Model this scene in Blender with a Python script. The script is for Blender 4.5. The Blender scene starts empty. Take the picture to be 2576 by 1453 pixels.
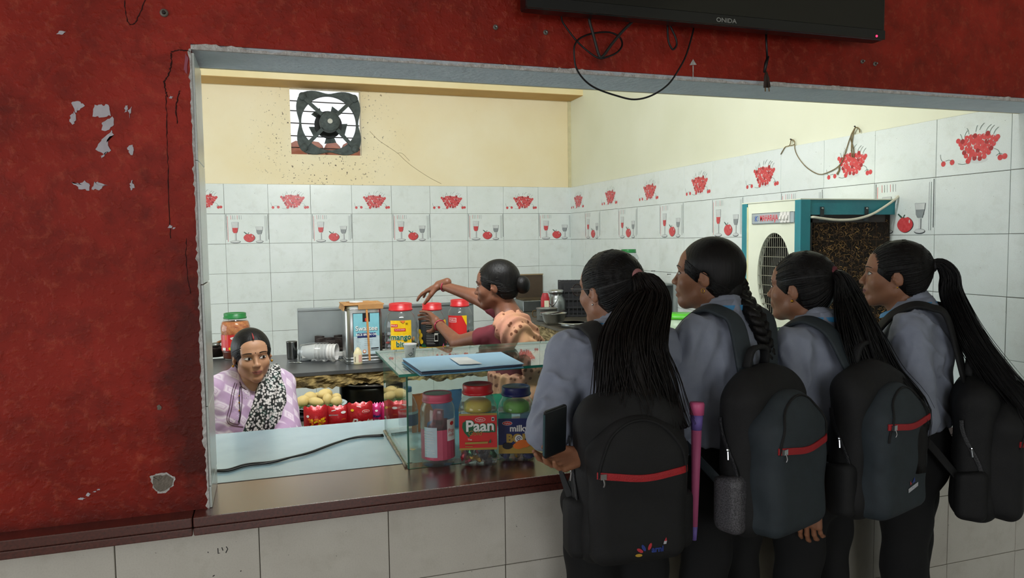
import bpy, math, random
import numpy as np
from mathutils import Vector, Matrix, Euler

SC = bpy.context.scene
COL = SC.collection
random.seed(7)
RNG = np.random.default_rng(7)
PI = math.pi

# ------------------------------------------------------------------ camera
EYE = 1.60
FPX = 1852.3
YAW, PITCH, ROLL = math.radians(18.1556), math.radians(-3.7962), math.radians(-0.7436)
_f = Vector((math.sin(YAW)*math.cos(PITCH), math.cos(YAW)*math.cos(PITCH), math.sin(PITCH)))
_r0 = Vector((math.cos(YAW), -math.sin(YAW), 0)); _u0 = _r0.cross(_f)
CR = _r0*math.cos(ROLL) + _u0*math.sin(ROLL)
CU = -_r0*math.sin(ROLL) + _u0*math.cos(ROLL)
cam_d = bpy.data.cameras.new('camera'); cam = bpy.data.objects.new('camera', cam_d); COL.objects.link(cam)
cam_d.sensor_width = 36.0; cam_d.lens = FPX/2576*36.0; cam_d.clip_start = 0.02
M = Matrix((CR, CU, -_f)).transposed().to_4x4(); M.translation = Vector((0, 0, EYE)); cam.matrix_world = M
SC.camera = cam

def at(u, v, X=None, Y=None, Z=None, D=None):
    """the point of the room that the photograph shows at pixel (u, v), on a plane X=, Y=, Z= or at depth D"""
    d = CR*((u-1288)/FPX) - CU*((v-726.5)/FPX) + _f
    t = D if D is not None else X/d.x if X is not None else Y/d.y if Y is not None else (Z-EYE)/d.z
    return Vector((0, 0, EYE)) + d*t

# ------------------------------------------------------------------ world and light
vs = SC.view_settings
SC.display_settings.display_device = 'sRGB'
vs.view_transform = 'Standard'; vs.look = 'None'; vs.gamma = 1.0; vs.use_curve_mapping = False
vs.exposure = 0.0
SC.cycles.max_bounces = 7; SC.cycles.diffuse_bounces = 4; SC.cycles.glossy_bounces = 4; SC.cycles.transparent_max_bounces = 24; SC.cycles.adaptive_threshold = 0.025
SKY = 1.15
w = bpy.data.worlds.new('overcast_sky'); SC.world = w; w.use_nodes = True
bg = w.node_tree.nodes['Background']; bg.inputs[0].default_value = (0.93, 0.97, 1.0, 1); bg.inputs[1].default_value = SKY

def area_light(name, loc, target, sx, sy, watts, col):
    l = bpy.data.lights.new(name, 'AREA'); l.shape = 'RECTANGLE'; l.size = sx; l.size_y = sy; l.energy = watts; l.color = col
    o = bpy.data.objects.new(name, l); COL.objects.link(o); o.location = loc
    o.rotation_euler = (Vector(target)-Vector(loc)).to_track_quat('-Z', 'Y').to_euler()
    return o
# daylight through the kitchen's window in its left wall, and through the hall's doorway behind the photographer
area_light('kitchen_window_light', (-2.94, 4.6, 1.38), (1.0, 4.4, 1.45), 2.5, 1.25, 46, (0.84, 0.94, 1.0))
area_light('hall_doorway_light', (-3.9, -0.9, 1.45), (0.0, 0.4, 1.3), 2.4, 2.2, 50, (0.97, 0.98, 1.0))
area_light('hall_back_window_light', (0.2, -4.9, 1.75), (0.9, 1.5, 1.3), 2.6, 1.7, 42, (0.97, 0.98, 1.0))

# ------------------------------------------------------------------ helpers
def lin(h, a=1.0):
    if isinstance(h, (tuple, list)):
        c = [x/255 for x in h[:3]]
    else:
        h = h.lstrip('#'); c = [int(h[i:i+2], 16)/255 for i in (0, 2, 4)]
    return tuple(x/12.92 if x <= .04045 else ((x+.055)/1.055)**2.4 for x in c) + (a,)

MATS = {}
def mat(name, col, rough=.5, metal=0.0, col2=None, scale=20.0, contrast=.5, bump=0.0, bscale=None, stretch=(1, 1, 1),
        spec=.5, coat=0.0, detail=6.0, coords='Object', sheen=0.0):
    """procedural surface: a noise blends two colours and a second noise gives fine relief"""
    if name in MATS: return MATS[name]
    m = bpy.data.materials.new(name); MATS[name] = m; m.use_nodes = True
    nt = m.node_tree; N = nt.nodes; L = nt.links; b = N['Principled BSDF']
    c1 = lin(col); c2 = lin(col2) if col2 else tuple(min(1, x*.82) for x in c1[:3])+(1,)
    b.inputs['Roughness'].default_value = rough; b.inputs['Metallic'].default_value = metal
    b.inputs['Specular IOR Level'].default_value = spec
    if coat: b.inputs['Coat Weight'].default_value = coat; b.inputs['Coat Roughness'].default_value = rough; b.inputs['Coat IOR'].default_value = 1.65
    if sheen: b.inputs['Sheen Weight'].default_value = sheen
    tc = N.new('ShaderNodeTexCoord'); mp = N.new('ShaderNodeMapping'); mp.inputs['Scale'].default_value = stretch
    L.new(tc.outputs[coords], mp.inputs[0])
    nz = N.new('ShaderNodeTexNoise'); nz.inputs['Scale'].default_value = scale; nz.inputs['Detail'].default_value = detail
    L.new(mp.outputs[0], nz.inputs['Vector'])
    rp = N.new('ShaderNodeValToRGB'); rp.color_ramp.elements[0].position = .5-contrast*.5; rp.color_ramp.elements[1].position = .5+contrast*.5
    rp.color_ramp.elements[0].color = c1; rp.color_ramp.elements[1].color = c2
    L.new(nz.outputs[0], rp.inputs[0]); L.new(rp.outputs[0], b.inputs['Base Color'])
    if bump:
        n2 = N.new('ShaderNodeTexNoise'); n2.inputs['Scale'].default_value = bscale or scale*3; n2.inputs['Detail'].default_value = 8
        L.new(mp.outputs[0], n2.inputs['Vector'])
        bp = N.new('ShaderNodeBump'); bp.inputs['Strength'].default_value = bump; bp.inputs['Distance'].default_value = .01
        L.new(n2.outputs[0], bp.inputs['Height']); L.new(bp.outputs[0], b.inputs['Normal'])
    return m

def clear_mat(name, tint, refl=1.0, rough=.02, haze=0.0, hazecol=(1, 1, 1, 1), ior=1.45):
    """clear glass or plastic sheet: lets light straight through with a tint, mirrors by Fresnel, some film of dirt"""
    if name in MATS: return MATS[name]
    m = bpy.data.materials.new(name); MATS[name] = m; m.use_nodes = True
    nt = m.node_tree; N = nt.nodes; L = nt.links
    for n in list(N): N.remove(n)
    out = N.new('ShaderNodeOutputMaterial'); tr = N.new('ShaderNodeBsdfTransparent'); tr.inputs[0].default_value = lin(tint)
    gl = N.new('ShaderNodeBsdfGlossy'); gl.inputs['Roughness'].default_value = rough; gl.inputs[0].default_value = (refl, refl, refl, 1)
    lw = N.new('ShaderNodeLayerWeight'); pw = N.new('ShaderNodeMath'); pw.operation = 'POWER'; pw.inputs[1].default_value = 5; L.new(lw.outputs['Facing'], pw.inputs[0])
    f0 = ((ior-1)/(ior+1))**2; fr = N.new('ShaderNodeMath'); fr.operation = 'MULTIPLY_ADD'; fr.inputs[1].default_value = 1-f0; fr.inputs[2].default_value = f0; L.new(pw.outputs[0], fr.inputs[0])
    mx = N.new('ShaderNodeMixShader'); L.new(fr.outputs[0], mx.inputs[0])
    src = tr
    if haze:
        df = N.new('ShaderNodeBsdfDiffuse'); df.inputs[0].default_value = hazecol
        m2 = N.new('ShaderNodeMixShader'); nz = N.new('ShaderNodeTexNoise'); nz.inputs['Scale'].default_value = 14; nz.inputs['Detail'].default_value = 8
        ma = N.new('ShaderNodeMath'); ma.operation = 'MULTIPLY'; ma.inputs[1].default_value = haze*2
        L.new(nz.outputs[0], ma.inputs[0]); L.new(ma.outputs[0], m2.inputs[0]); L.new(tr.outputs[0], m2.inputs[1]); L.new(df.outputs[0], m2.inputs[2]); src = m2
    L.new(src.outputs[0], mx.inputs[1]); L.new(gl.outputs[0], mx.inputs[2]); L.new(mx.outputs[0], out.inputs[0])
    return m

def emit_mat(name, col, s):
    if name in MATS: return MATS[name]
    m = bpy.data.materials.new(name); MATS[name] = m; m.use_nodes = True
    b = m.node_tree.nodes['Principled BSDF']; b.inputs['Emission Color'].default_value = lin(col); b.inputs['Emission Strength'].default_value = s
    b.inputs['Base Color'].default_value = lin(col)
    return m

def spline(pts, n=8, closed=False):
    P = [Vector(p) for p in pts]; out = []
    k = len(P); rng = k if closed else k-1
    for i in range(rng):
        p0 = P[(i-1) % k] if closed or i > 0 else P[0]*2-P[1]
        p1 = P[i]; p2 = P[(i+1) % k]; p3 = P[(i+2) % k] if closed or i+2 < k else P[-1]*2-P[-2]
        for j in range(n):
            t = j/n
            out.append(.5*((2*p1)+(p2-p0)*t+(2*p0-5*p1+4*p2-p3)*t*t+(3*p1-p0-3*p2+p3)*t**3))
    if not closed: out.append(P[-1].copy())
    return out

def fit(o):
    return o

class MB:
    """collects shapes, then links them as one mesh object"""
    def __init__(s): s.v = []; s.f = []; s.m = []; s.sm = []; s.mi = 0; s.smooth = False
    def add(s, vs_, fs):
        o = len(s.v); s.v += [tuple(x) for x in vs_]
        for f in fs: s.f.append(tuple(i+o for i in f)); s.m.append(s.mi); s.sm.append(s.smooth)
        return s
    def box(s, c, size, rot=None, taper=1.0):
        hx, hy, hz = [x/2 for x in size]; vs_ = []
        for z in (-1, 1):
            k = taper if z > 0 else 1
            for x, y in ((-1, -1), (1, -1), (1, 1), (-1, 1)): vs_.append(Vector((x*hx*k, y*hy*k, z*hz)))
        if rot is not None: vs_ = [rot @ v for v in vs_]
        c = Vector(c)
        return s.add([v+c for v in vs_], [(3, 2, 1, 0), (4, 5, 6, 7), (0, 1, 5, 4), (1, 2, 6, 5), (2, 3, 7, 6), (3, 0, 4, 7)])
    def lo(s, a, b): 
        a = Vector(a); b = Vector(b); return s.box((a+b)/2, b-a)
    def rbox(s, c, size, r=.01, rot=None):
        """box with chamfered edges"""
        hx, hy, hz = [x/2 for x in size]; r = min(r, hx*.9, hy*.9, hz*.9); c = Vector(c); vs_ = []; 
        ring = []
        prof = [(-hz, r), (-hz+r*.3, r*.3), (-hz+r, 0), (hz-r, 0), (hz-r*.3, r*.3), (hz, r)]
        for z, ins in prof:
            rr = r+ins*.0
            ax, ay = hx-ins, hy-ins
            q = max(r*.99, .0001)
            pts = []
            for cx, cy, a0 in ((ax-q, ay-q, 0), (-ax+q, ay-q, 90), (-ax+q, -ay+q, 180), (ax-q, -ay+q, 270)):
                for k in range(4):
                    a = math.radians(a0+30*k); pts.append(Vector((cx+q*math.cos(a), cy+q*math.sin(a), z)))
            ring.append(pts)
        n = len(ring[0]); vs_ = [p for r_ in ring for p in r_]
        if rot is not None: vs_ = [rot @ v for v in vs_]
        fs = [tuple(reversed(range(n))), tuple(range((len(prof)-1)*n, len(prof)*n))]
        for i in range(len(prof)-1):
            for k in range(n): fs.append((i*n+k, i*n+(k+1) % n, (i+1)*n+(k+1) % n, (i+1)*n+k))
        return s.add([v+c for v in vs_], fs)
    def lathe(s, prof, c=(0, 0, 0), seg=28, rot=None, sx=1.0, sy=1.0, wob=None, square=0):
        """profile of (radius, height) spun about the upright axis; square>0 gives a rounded square plan"""
        c = Vector(c); vs_ = []
        for r, z in prof:
            for k in range(seg):
                a = 2*PI*k/seg; rr = r
                if square: rr = r*(1/ (abs(math.cos(a))**square+abs(math.sin(a))**square)**(1/square))
                if wob: rr *= 1+wob(a, z)
                v = Vector((rr*math.cos(a)*sx, rr*math.sin(a)*sy, z))
                vs_.append((rot @ v if rot is not None else v)+c)
        fs = []
        for i in range(len(prof)-1):
            for k in range(seg): fs.append((i*seg+k, i*seg+(k+1) % seg, (i+1)*seg+(k+1) % seg, (i+1)*seg+k))
        if prof[0][0] > 1e-5: fs.append(tuple(reversed(range(seg))))
        if prof[-1][0] > 1e-5: fs.append(tuple(range((len(prof)-1)*seg, len(prof)*seg)))
        return s.add(vs_, fs)
    def tube(s, pts, r, seg=8, up=None, flat=None, caps=True):
        """sweep along points; r number or list; flat=(half width, half thickness) with an 'up' normal gives a strap"""
        P = [Vector(p) for p in pts]; n = len(P); vs_ = []
        prev = None
        for i, p in enumerate(P):
            t = (P[min(i+1, n-1)]-P[max(i-1, 0)])
            if t.length < 1e-9: t = Vector((0, 0, 1))
            t.normalize()
            if up is not None:
                u = up[i] if isinstance(up, list) else up
                a = Vector(u); a = a-t*a.dot(t); a.normalize()
            else:
                if prev is None: a = t.orthogonal().normalized()
                else: a = prev-t*prev.dot(t); a.normalize() if a.length > 1e-6 else None
            prev = a; b = t.cross(a)
            rr = r[i] if isinstance(r, (list, tuple)) else r
            for k in range(seg):
                an = 2*PI*k/seg+PI/seg
                if flat:
                    w_, h_ = flat if not isinstance(flat, list) else flat[i]
                    cs, sn = math.cos(an), math.sin(an)
                    cs = math.copysign(abs(cs)**.4, cs); sn = math.copysign(abs(sn)**.4, sn)
                    vs_.append(p+b*(w_*cs)+a*(h_*sn))
                else: vs_.append(p+a*(rr*math.cos(an))+b*(rr*math.sin(an)))
        fs = []
        for i in range(n-1):
            for k in range(seg): fs.append((i*seg+k, i*seg+(k+1) % seg, (i+1)*seg+(k+1) % seg, (i+1)*seg+k))
        if caps: fs += [tuple(reversed(range(seg))), tuple(range((n-1)*seg, n*seg))]
        return s.add(vs_, fs)
    def poly(s, pts2, fr, off=0.0, thick=0.0):
        """flat outline pts2 mapped by fr(x, y, z)"""
        n = len(pts2); top = [fr(x, y, off+thick) for x, y in pts2]
        if not thick: return s.add(top, [tuple(range(n))])
        bot = [fr(x, y, off) for x, y in pts2]
        return s.add(top+bot, [tuple(range(n))]+[tuple(reversed(range(n, 2*n)))]+[(i, i+n, (i+1) % n+n, (i+1) % n) for i in range(n)])
    def disc(s, cx, cy, rx, ry, fr, off=0.0, seg=14, thick=0.0):
        return s.poly([(cx+rx*math.cos(2*PI*k/seg), cy+ry*math.sin(2*PI*k/seg)) for k in range(seg)], fr, off, thick)
    def line(s, pts2, wd, fr, off=0.0):
        """flat stroke along 2-D points"""
        P = [Vector(p) for p in pts2]; n = len(P); L_ = []; R_ = []
        for i in range(n):
            t = P[min(i+1, n-1)]-P[max(i-1, 0)]; t.normalize(); nr = Vector((-t.y, t.x))*wd/2
            L_.append(P[i]+nr); R_.append(P[i]-nr)
        return s.add([fr(p.x, p.y, off) for p in L_]+[fr(p.x, p.y, off) for p in R_], [(i, i+n, i+1+n, i+1) for i in range(n-1)])
    def ball(s, c, r, seg=12, rings=8, rot=None):
        rx, ry, rz = r if isinstance(r, (tuple, list)) else (r, r, r); c = Vector(c)
        vs_ = [Vector((0, 0, -rz))]
        for i in range(1, rings):
            p = -PI/2+PI*i/rings
            for k in range(seg):
                a = 2*PI*k/seg; vs_.append(Vector((rx*math.cos(p)*math.cos(a), ry*math.cos(p)*math.sin(a), rz*math.sin(p))))
        vs_.append(Vector((0, 0, rz)))
        if rot is not None: vs_ = [rot @ v for v in vs_]
        fs = [(0, 1+(k+1) % seg, 1+k) for k in range(seg)]
        for i in range(rings-2):
            for k in range(seg): a = 1+i*seg; fs.append((a+k, a+(k+1) % seg, a+seg+(k+1) % seg, a+seg+k))
        a = 1+(rings-2)*seg; top = len(vs_)-1
        fs += [(a+k, a+(k+1) % seg, top) for k in range(seg)]
        return s.add([v+c for v in vs_], fs)
    def text(s, txt, size, fr, off=0.0, cx=0, cy=0, sx=1.0, bold=0.0, shear=0.0):
        vs_, fs = text_mesh(txt, size, bold, shear)
        return s.add([fr(cx+x*sx, cy+y, off) for x, y in vs_], fs)
    def mesh(s, name):
        me = bpy.data.meshes.new(name); me.from_pydata(s.v, [], s.f)
        me.polygons.foreach_set('material_index', s.m); me.polygons.foreach_set('use_smooth', s.sm); me.update()
        return me
    def build(s, name, mats, parent=None, loc=None, rot=None):
        me = s.mesh(name); 
        for m in (mats if isinstance(mats, (list, tuple)) else [mats]): me.materials.append(m)
        return link(name, me, parent, loc, rot)

def link(name, me, parent=None, loc=None, rot=None):
    o = bpy.data.objects.new(name, me); COL.objects.link(o)
    if parent is not None: o.parent = parent
    if loc is not None: o.location = loc
    if rot is not None: o.rotation_euler = rot
    return o
_tc = {}
def text_mesh(txt, size, bold=0.0, shear=0.0):
    key = (txt, size, bold, shear)
    if key in _tc: return _tc[key]
    cu = bpy.data.curves.new('lettering', 'FONT'); cu.body = txt; cu.size = size; cu.align_x = 'CENTER'; cu.align_y = 'CENTER'
    cu.resolution_u = 3; cu.offset = bold; cu.shear = shear
    o = bpy.data.objects.new('lettering', cu); COL.objects.link(o)
    dg = bpy.context.evaluated_depsgraph_get(); ev = o.evaluated_get(dg); me = ev.to_mesh()
    r = ([(v.co.x, v.co.y) for v in me.vertices], [tuple(p.vertices) for p in me.polygons])
    ev.to_mesh_clear(); bpy.data.objects.remove(o); bpy.data.curves.remove(cu)
    _tc[key] = r; return r

def tag(o, label, cat, group=None, kind=None):
    o['label'] = label; o['category'] = cat
    if group: o['group'] = group
    if kind: o['kind'] = kind
    return o
def thing(name, label, cat, loc=(0, 0, 0), rz=0.0, group=None):
    o = bpy.data.objects.new(name, None); COL.objects.link(o); o.location = loc; o.rotation_euler = (0, 0, rz); o.empty_display_size = .05
    return tag(o, label, cat, group)
def struct(o, label=None):
    o['kind'] = 'structure'
    if label: o['label'] = label
    return o
FLAT = lambda x, y, z: (x, y, z)
def frame(o, ex, ey):
    """maps flat (x, y, height) to a plane with origin o and axes ex, ey"""
    o = Vector(o); ex = Vector(ex).normalized(); ey = Vector(ey).normalized(); ez = ex.cross(ey)
    return lambda x, y, z: o+ex*x+ey*y+ez*z
def wrap(r, c=(0, 0, 0), a0=0.0, sx=1.0, sy=1.0):
    """maps flat (x, y, height) onto an upright cylinder of radius r, centred on angle a0"""
    c = Vector(c)
    return lambda x, y, z: c+Vector(((r+z)*math.cos(a0+x/r), (r+z)*math.sin(a0+x/r), y))
# ------------------------------------------------------------------ the setting
YB, XR, TT, TH, TW = 6.645, 2.794, 2.1016, .2511, .35
XB0, TWR = -.349, .3446
YF, YI, XL, ZS, ZL = 1.9346, 2.1286, -.1628, 2.064, .9464
NOSE = YF-.0556
XF0, TWF, ZF = -.378, .3285, .681
CEIL = 3.3

def nodes_mat(name):
    m = bpy.data.materials.new(name); MATS[name] = m; m.use_nodes = True
    nt = m.node_tree; return m, nt.nodes, nt.links, nt.nodes['Principled BSDF']
def noise(N, L, vec, scale, detail=6, rough=.55, dist=0.0):
    n = N.new('ShaderNodeTexNoise'); n.inputs['Scale'].default_value = scale; n.inputs['Detail'].default_value = detail
    n.inputs['Roughness'].default_value = rough; n.inputs['Distortion'].default_value = dist
    if vec is not None: L.new(vec, n.inputs['Vector'])
    return n.outputs[0]
def ramp(N, L, src, stops):
    r = N.new('ShaderNodeValToRGB'); e = r.color_ramp.elements
    while len(e) < len(stops): e.new(.5)
    for k, (p, c) in enumerate(stops): e[k].position = p; e[k].color = c if len(c) == 4 else tuple(c)+(1,)
    L.new(src, r.inputs[0]); return r.outputs[0]
def mixc(N, L, fac, a, b):
    x = N.new('ShaderNodeMix'); x.data_type = 'RGBA'
    if isinstance(fac, float): x.inputs[0].default_value = fac
    else: L.new(fac, x.inputs[0])
    for s_, k in ((a, 6), (b, 7)):
        if isinstance(s_, tuple): x.inputs[k].default_value = s_
        else: L.new(s_, x.inputs[k])
    return x.outputs[2]
def math_(N, L, op, a, b=None):
    x = N.new('ShaderNodeMath'); x.operation = op
    for k, s_ in enumerate((a, b)):
        if s_ is None: continue
        if isinstance(s_, (int, float)): x.inputs[k].default_value = s_
        else: L.new(s_, x.inputs[k])
    return x.outputs[0]
def blob(N, L, tc, loc, rad):
    """1 in the middle of an ellipsoid patch falling to 0 at its rim, in object space"""
    mp = N.new('ShaderNodeMapping'); mp.vector_type = 'POINT'
    mp.inputs['Location'].default_value = [-l/r for l, r in zip(loc, rad)]; mp.inputs['Scale'].default_value = [1/r for r in rad]
    L.new(tc, mp.inputs[0]); g = N.new('ShaderNodeTexGradient'); g.gradient_type = 'SPHERICAL'; L.new(mp.outputs[0], g.inputs[0]); return g.outputs[0]
def bump(N, L, b, h, st, dist=.01):
    bp = N.new('ShaderNodeBump'); bp.inputs['Strength'].default_value = st; bp.inputs['Distance'].default_value = dist
    L.new(h, bp.inputs['Height']); L.new(bp.outputs[0], b.inputs['Normal'])

# weathered red oil paint on plaster, with grime where hands and smoke have reached the pier's edge
red, N, L, b = nodes_mat('red_oil_paint')
tc = N.new('ShaderNodeTexCoord').outputs['Object']
c = ramp(N, L, noise(N, L, tc, 2.2, 8, .6), [(.28, lin('#7d1b0d')), (.5, lin('#992516')), (.72, lin('#b03225'))])
c = mixc(N, L, ramp(N, L, noise(N, L, tc, 9, 10, .7, .4), [(.45, (0, 0, 0)), (.72, (.75, .75, .75))]), c, lin('#611a10'))
c = mixc(N, L, ramp(N, L, noise(N, L, tc, 30, 6, .7), [(.52, (0, 0, 0)), (.78, (.6, .6, .6))]), c, lin('#c05a40'))
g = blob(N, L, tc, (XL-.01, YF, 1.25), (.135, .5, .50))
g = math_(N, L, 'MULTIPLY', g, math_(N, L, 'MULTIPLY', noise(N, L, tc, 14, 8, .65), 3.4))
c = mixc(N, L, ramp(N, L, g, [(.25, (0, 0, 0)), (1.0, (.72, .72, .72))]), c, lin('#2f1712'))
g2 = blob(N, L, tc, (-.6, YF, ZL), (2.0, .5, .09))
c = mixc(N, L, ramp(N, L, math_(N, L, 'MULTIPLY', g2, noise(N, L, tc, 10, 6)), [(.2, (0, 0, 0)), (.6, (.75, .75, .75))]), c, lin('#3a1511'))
L.new(c, b.inputs['Base Color']); b.inputs['Roughness'].default_value = .5; b.inputs['Specular IOR Level'].default_value = .25
h = math_(N, L, 'ADD', noise(N, L, tc, 7, 8, .6), math_(N, L, 'MULTIPLY', ramp(N, L, noise(N, L, tc, 60, 3, .5), [(.5, (0, 0, 0)), (.75, (1, 1, 1))]), .25))
bump(N, L, b, h, .45, .012)

# yellow distemper, fly specks and soot round the fan
yel, N, L, b = nodes_mat('yellow_wall_paint')
tc = N.new('ShaderNodeTexCoord').outputs['Object']
c = ramp(N, L, noise(N, L, tc, 1.3, 6), [(.35, lin('#efe4c2')), (.65, lin('#e9d9ae'))])
sp = ramp(N, L, noise(N, L, tc, 55, 2, .5), [(.66, (0, 0, 0)), (.70, (1, 1, 1))])
near = ramp(N, L, blob(N, L, tc, (.5, YB, 2.5), (.75, 1, .75)), [(.05, (0, 0, 0)), (.55, (1, 1, 1))])
c = mixc(N, L, math_(N, L, 'MULTIPLY', sp, near), c, lin('#4a3a28'))
sp2 = ramp(N, L, noise(N, L, tc, 22, 2, .5), [(.77, (0, 0, 0)), (.785, (.7, .7, .7))])
c = mixc(N, L, sp2, c, lin('#6b5636'))
soot = ramp(N, L, math_(N, L, 'MULTIPLY', blob(N, L, tc, (.5, YB-.1, 2.93), (.55, .6, .16)), noise(N, L, tc, 30, 6)), [(.2, (0, 0, 0)), (.5, (.7, .7, .7))])
c = mixc(N, L, soot, c, lin('#6e4a36'))
L.new(c, b.inputs['Base Color']); b.inputs['Roughness'].default_value = .6
bump(N, L, b, noise(N, L, tc, 6, 8), .25, .01)
M_beam = mat('beam_paint', '#efe0b4', .6, col2='#e6d29c', scale=3, bump=.2)

# glazed tiles: fine woven grain, faint grime
def tile_mat(name, c1, c2, grime, seed):
    m, N, L, b = nodes_mat(name)
    tcn = N.new('ShaderNodeTexCoord'); tc = tcn.outputs['Object']
    oi = N.new('ShaderNodeObjectInfo'); add = N.new('ShaderNodeVectorMath'); L.new(tc, add.inputs[0]); 
    cx = N.new('ShaderNodeCombineXYZ'); L.new(math_(N, L, 'MULTIPLY', oi.outputs['Random'], 40), cx.inputs[0]); L.new(cx.outputs[0], add.inputs[1])
    v = add.outputs[0]
    c = ramp(N, L, noise(N, L, v, 5, 6), [(.35, lin(c1)), (.7, lin(c2))])
    c = mixc(N, L, ramp(N, L, noise(N, L, v, 9, 9, .7), [(.52, (0, 0, 0)), (.85, (grime,)*3)]), c, lin('#8f8a72'))
    c = mixc(N, L, ramp(N, L, noise(N, L, v, 95, 1), [(.80, (0, 0, 0)), (.82, (.6, .6, .6))]), c, lin('#5c564a'))
    mp = N.new('ShaderNodeMapping'); mp.inputs['Scale'].default_value = (260, 260, 8); L.new(tc, mp.inputs[0])
    gr = noise(N, L, mp.outputs[0], 1.0, 3)
    c = mixc(N, L, ramp(N, L, gr, [(.45, (0, 0, 0)), (.75, (.14, .14, .14))]), c, lin('#9a968a'))
    L.new(c, b.inputs['Base Color']); b.inputs['Roughness'].default_value = .22
    bump(N, L, b, gr, .10, .002)
    return m
M_tile = tile_mat('white_glazed_tile', '#e1e8e5', '#dae2dd', .28, 1)
M_dado = tile_mat('grey_white_glazed_tile', '#d9d5ca', '#cfcabf', .35, 2)
M_grout = mat('dark_grout', '#7c776a', .9, col2='#4e4a40', scale=12)
M_white = mat('blue_white_limewash', '#dde6ec', .7, col2='#cfd9e0', scale=14, bump=.5, bscale=60)
M_edge = mat('chipped_white_paint', '#e2e0dd', .8, col2='#b9b3ae', scale=60, contrast=.3, bump=.6)
M_floor = mat('hall_floor_stone', '#96918a', .45, col2='#807b74', scale=8)
M_plain = mat('hall_plaster', '#dcd8ce', .8, scale=3)
M_ceil = mat('ceiling_limewash', '#dcdad0', .8, scale=4)

# floor, ceilings, walls
mb = MB(); mb.lo((-4, -5, -.08), (XR+.1, YB+.1, 0)); struct(mb.build('floor', M_floor))
mb = MB(); mb.lo((-4, -5, CEIL), (XR+.1, YB+.12, CEIL+.1)); struct(mb.build('ceiling', M_ceil))
# front wall: pier and lintel
mb = MB()
mb.lo((-4, YF, ZL), (XL, YI, CEIL)); mb.lo((XL, YF, ZS+.012), (XR, YI, CEIL))
mb.mi = 1; mb.lo((XL, YF+.006, ZS), (XR, YI, ZS+.014))
mb.mi = 2; mb.lo((-3.0, YI, ZS), (XR, YI+.012, CEIL)); mb.lo((-3.0, YI, 0), (XL, YI+.012, ZS))
front = struct(mb.build('wall_front', [red, M_white, mat('kitchen_inner_wall', '#d9cfa8', .6, scale=3)]), 'weathered red painted wall with a wide serving opening')
# the dado under the counter
mb = MB(); mb.lo((-4, YF+.012, 0), (XR, YI-.04, ZL-.045)); dado = struct(mb.build('wall_dado', M_grout))
# hall left wall with its doorway
mb = MB(); mb.lo((-4.1, -5, 0), (-4, -2.4, CEIL)); mb.lo((-4.1, 0, 0), (-4, YI, CEIL)); mb.lo((-4.1, -2.4, 2.7), (-4, 0, CEIL)); struct(mb.build('wall_hall_left', M_plain))
mb = MB(); mb.lo((-4.1, -5.1, 0), (-1.1, -5.0, CEIL)); mb.lo((1.5, -5.1, 0), (XR+.1, -5.0, CEIL)); mb.lo((-1.1, -5.1, 0), (1.5, -5.0, .9)); mb.lo((-1.1, -5.1, 2.6), (1.5, -5.0, CEIL)); struct(mb.build('wall_hall_back', M_plain))
mb = MB()
for x in (-1.08, -.2, .68, 1.48): mb.box((x, -5.05, 1.75), (.05, .06, 1.7))
struct(mb.build('window_2', mat('window_steel', '#6d7377', .5, scale=10)))
# kitchen left wall with a window
mb = MB(); mb.lo((-3.1, YI, 0), (-3.0, YB, .72)); mb.lo((-3.1, YI, 2.05), (-3.0, YB, CEIL)); mb.lo((-3.1, YI, .72), (-3.0, 3.3, 2.05)); mb.lo((-3.1, 5.9, .72), (-3.0, YB, 2.05))
struct(mb.build('wall_left', yel))
mb = MB()
for y in (3.32, 4.17, 5.03, 5.88): mb.box((-3.05, y, 1.385), (.06, .05, 1.33))
for z in (.74, 2.03): mb.box((-3.05, 4.6, z), (.06, 2.6, .05))
struct(mb.build('window_1', mat('window_steel', '#6d7377', .5, scale=10)))
# back wall with the fan hole
FX0, FX1, FZ0, FZ1 = .205, .80, 2.36, 2.93
mb = MB()
mb.lo((-3.1, YB, 0), (FX0, YB+.12, CEIL)); mb.lo((FX1, YB, 0), (XR+.1, YB+.12, CEIL)); mb.lo((FX0, YB, 0), (FX1, YB+.12, FZ0)); mb.lo((FX0, YB, FZ1), (FX1, YB+.12, CEIL))
back = struct(mb.build('wall_back', yel), 'kitchen back wall, yellow paint above white tiles')
mb = MB(); mb.lo((-3.0, YB-.30, 2.925), (XR, YB, CEIL)); mb.mi = 1; mb.lo((-3.0, YB-.298, 2.921), (XR, YB, 2.9255)); struct(mb.build('trim_1', [M_beam, mat('shaded_ochre_underside', '#cba566', .7, col2='#bd9452', scale=4)]), 'yellow ceiling beam along the back wall')  # ochre underside, darker than the face: its shade is put into the colour
mb = MB(); mb.lo((XR, -5, 0), (XR+.1, YB, CEIL)); right = struct(mb.build('wall_right', mat('pale_cream_paint', '#e6e7d0', .6, col2='#dcddc2', scale=1.5, bump=.2)), 'kitchen right wall, pale yellow above white tiles')
mb = MB(); mb.lo((XR-.0035, -1.2, 0), (XR, YB, TT)); mb.build('grout_bed', M_grout, right)
mb = MB(); mb.lo((-3.0, YB-.0035, 0), (XR, YB, TT)); mb.build('grout_bed', M_grout, back)
mb = MB(); mb.lo((XR-.03, YB-.012, TT), (XR, YB, CEIL)); mb.build('corner_plaster', mat('corner_plaster', '#d8cfa6', .7, scale=20, bump=.5), back)

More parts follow.
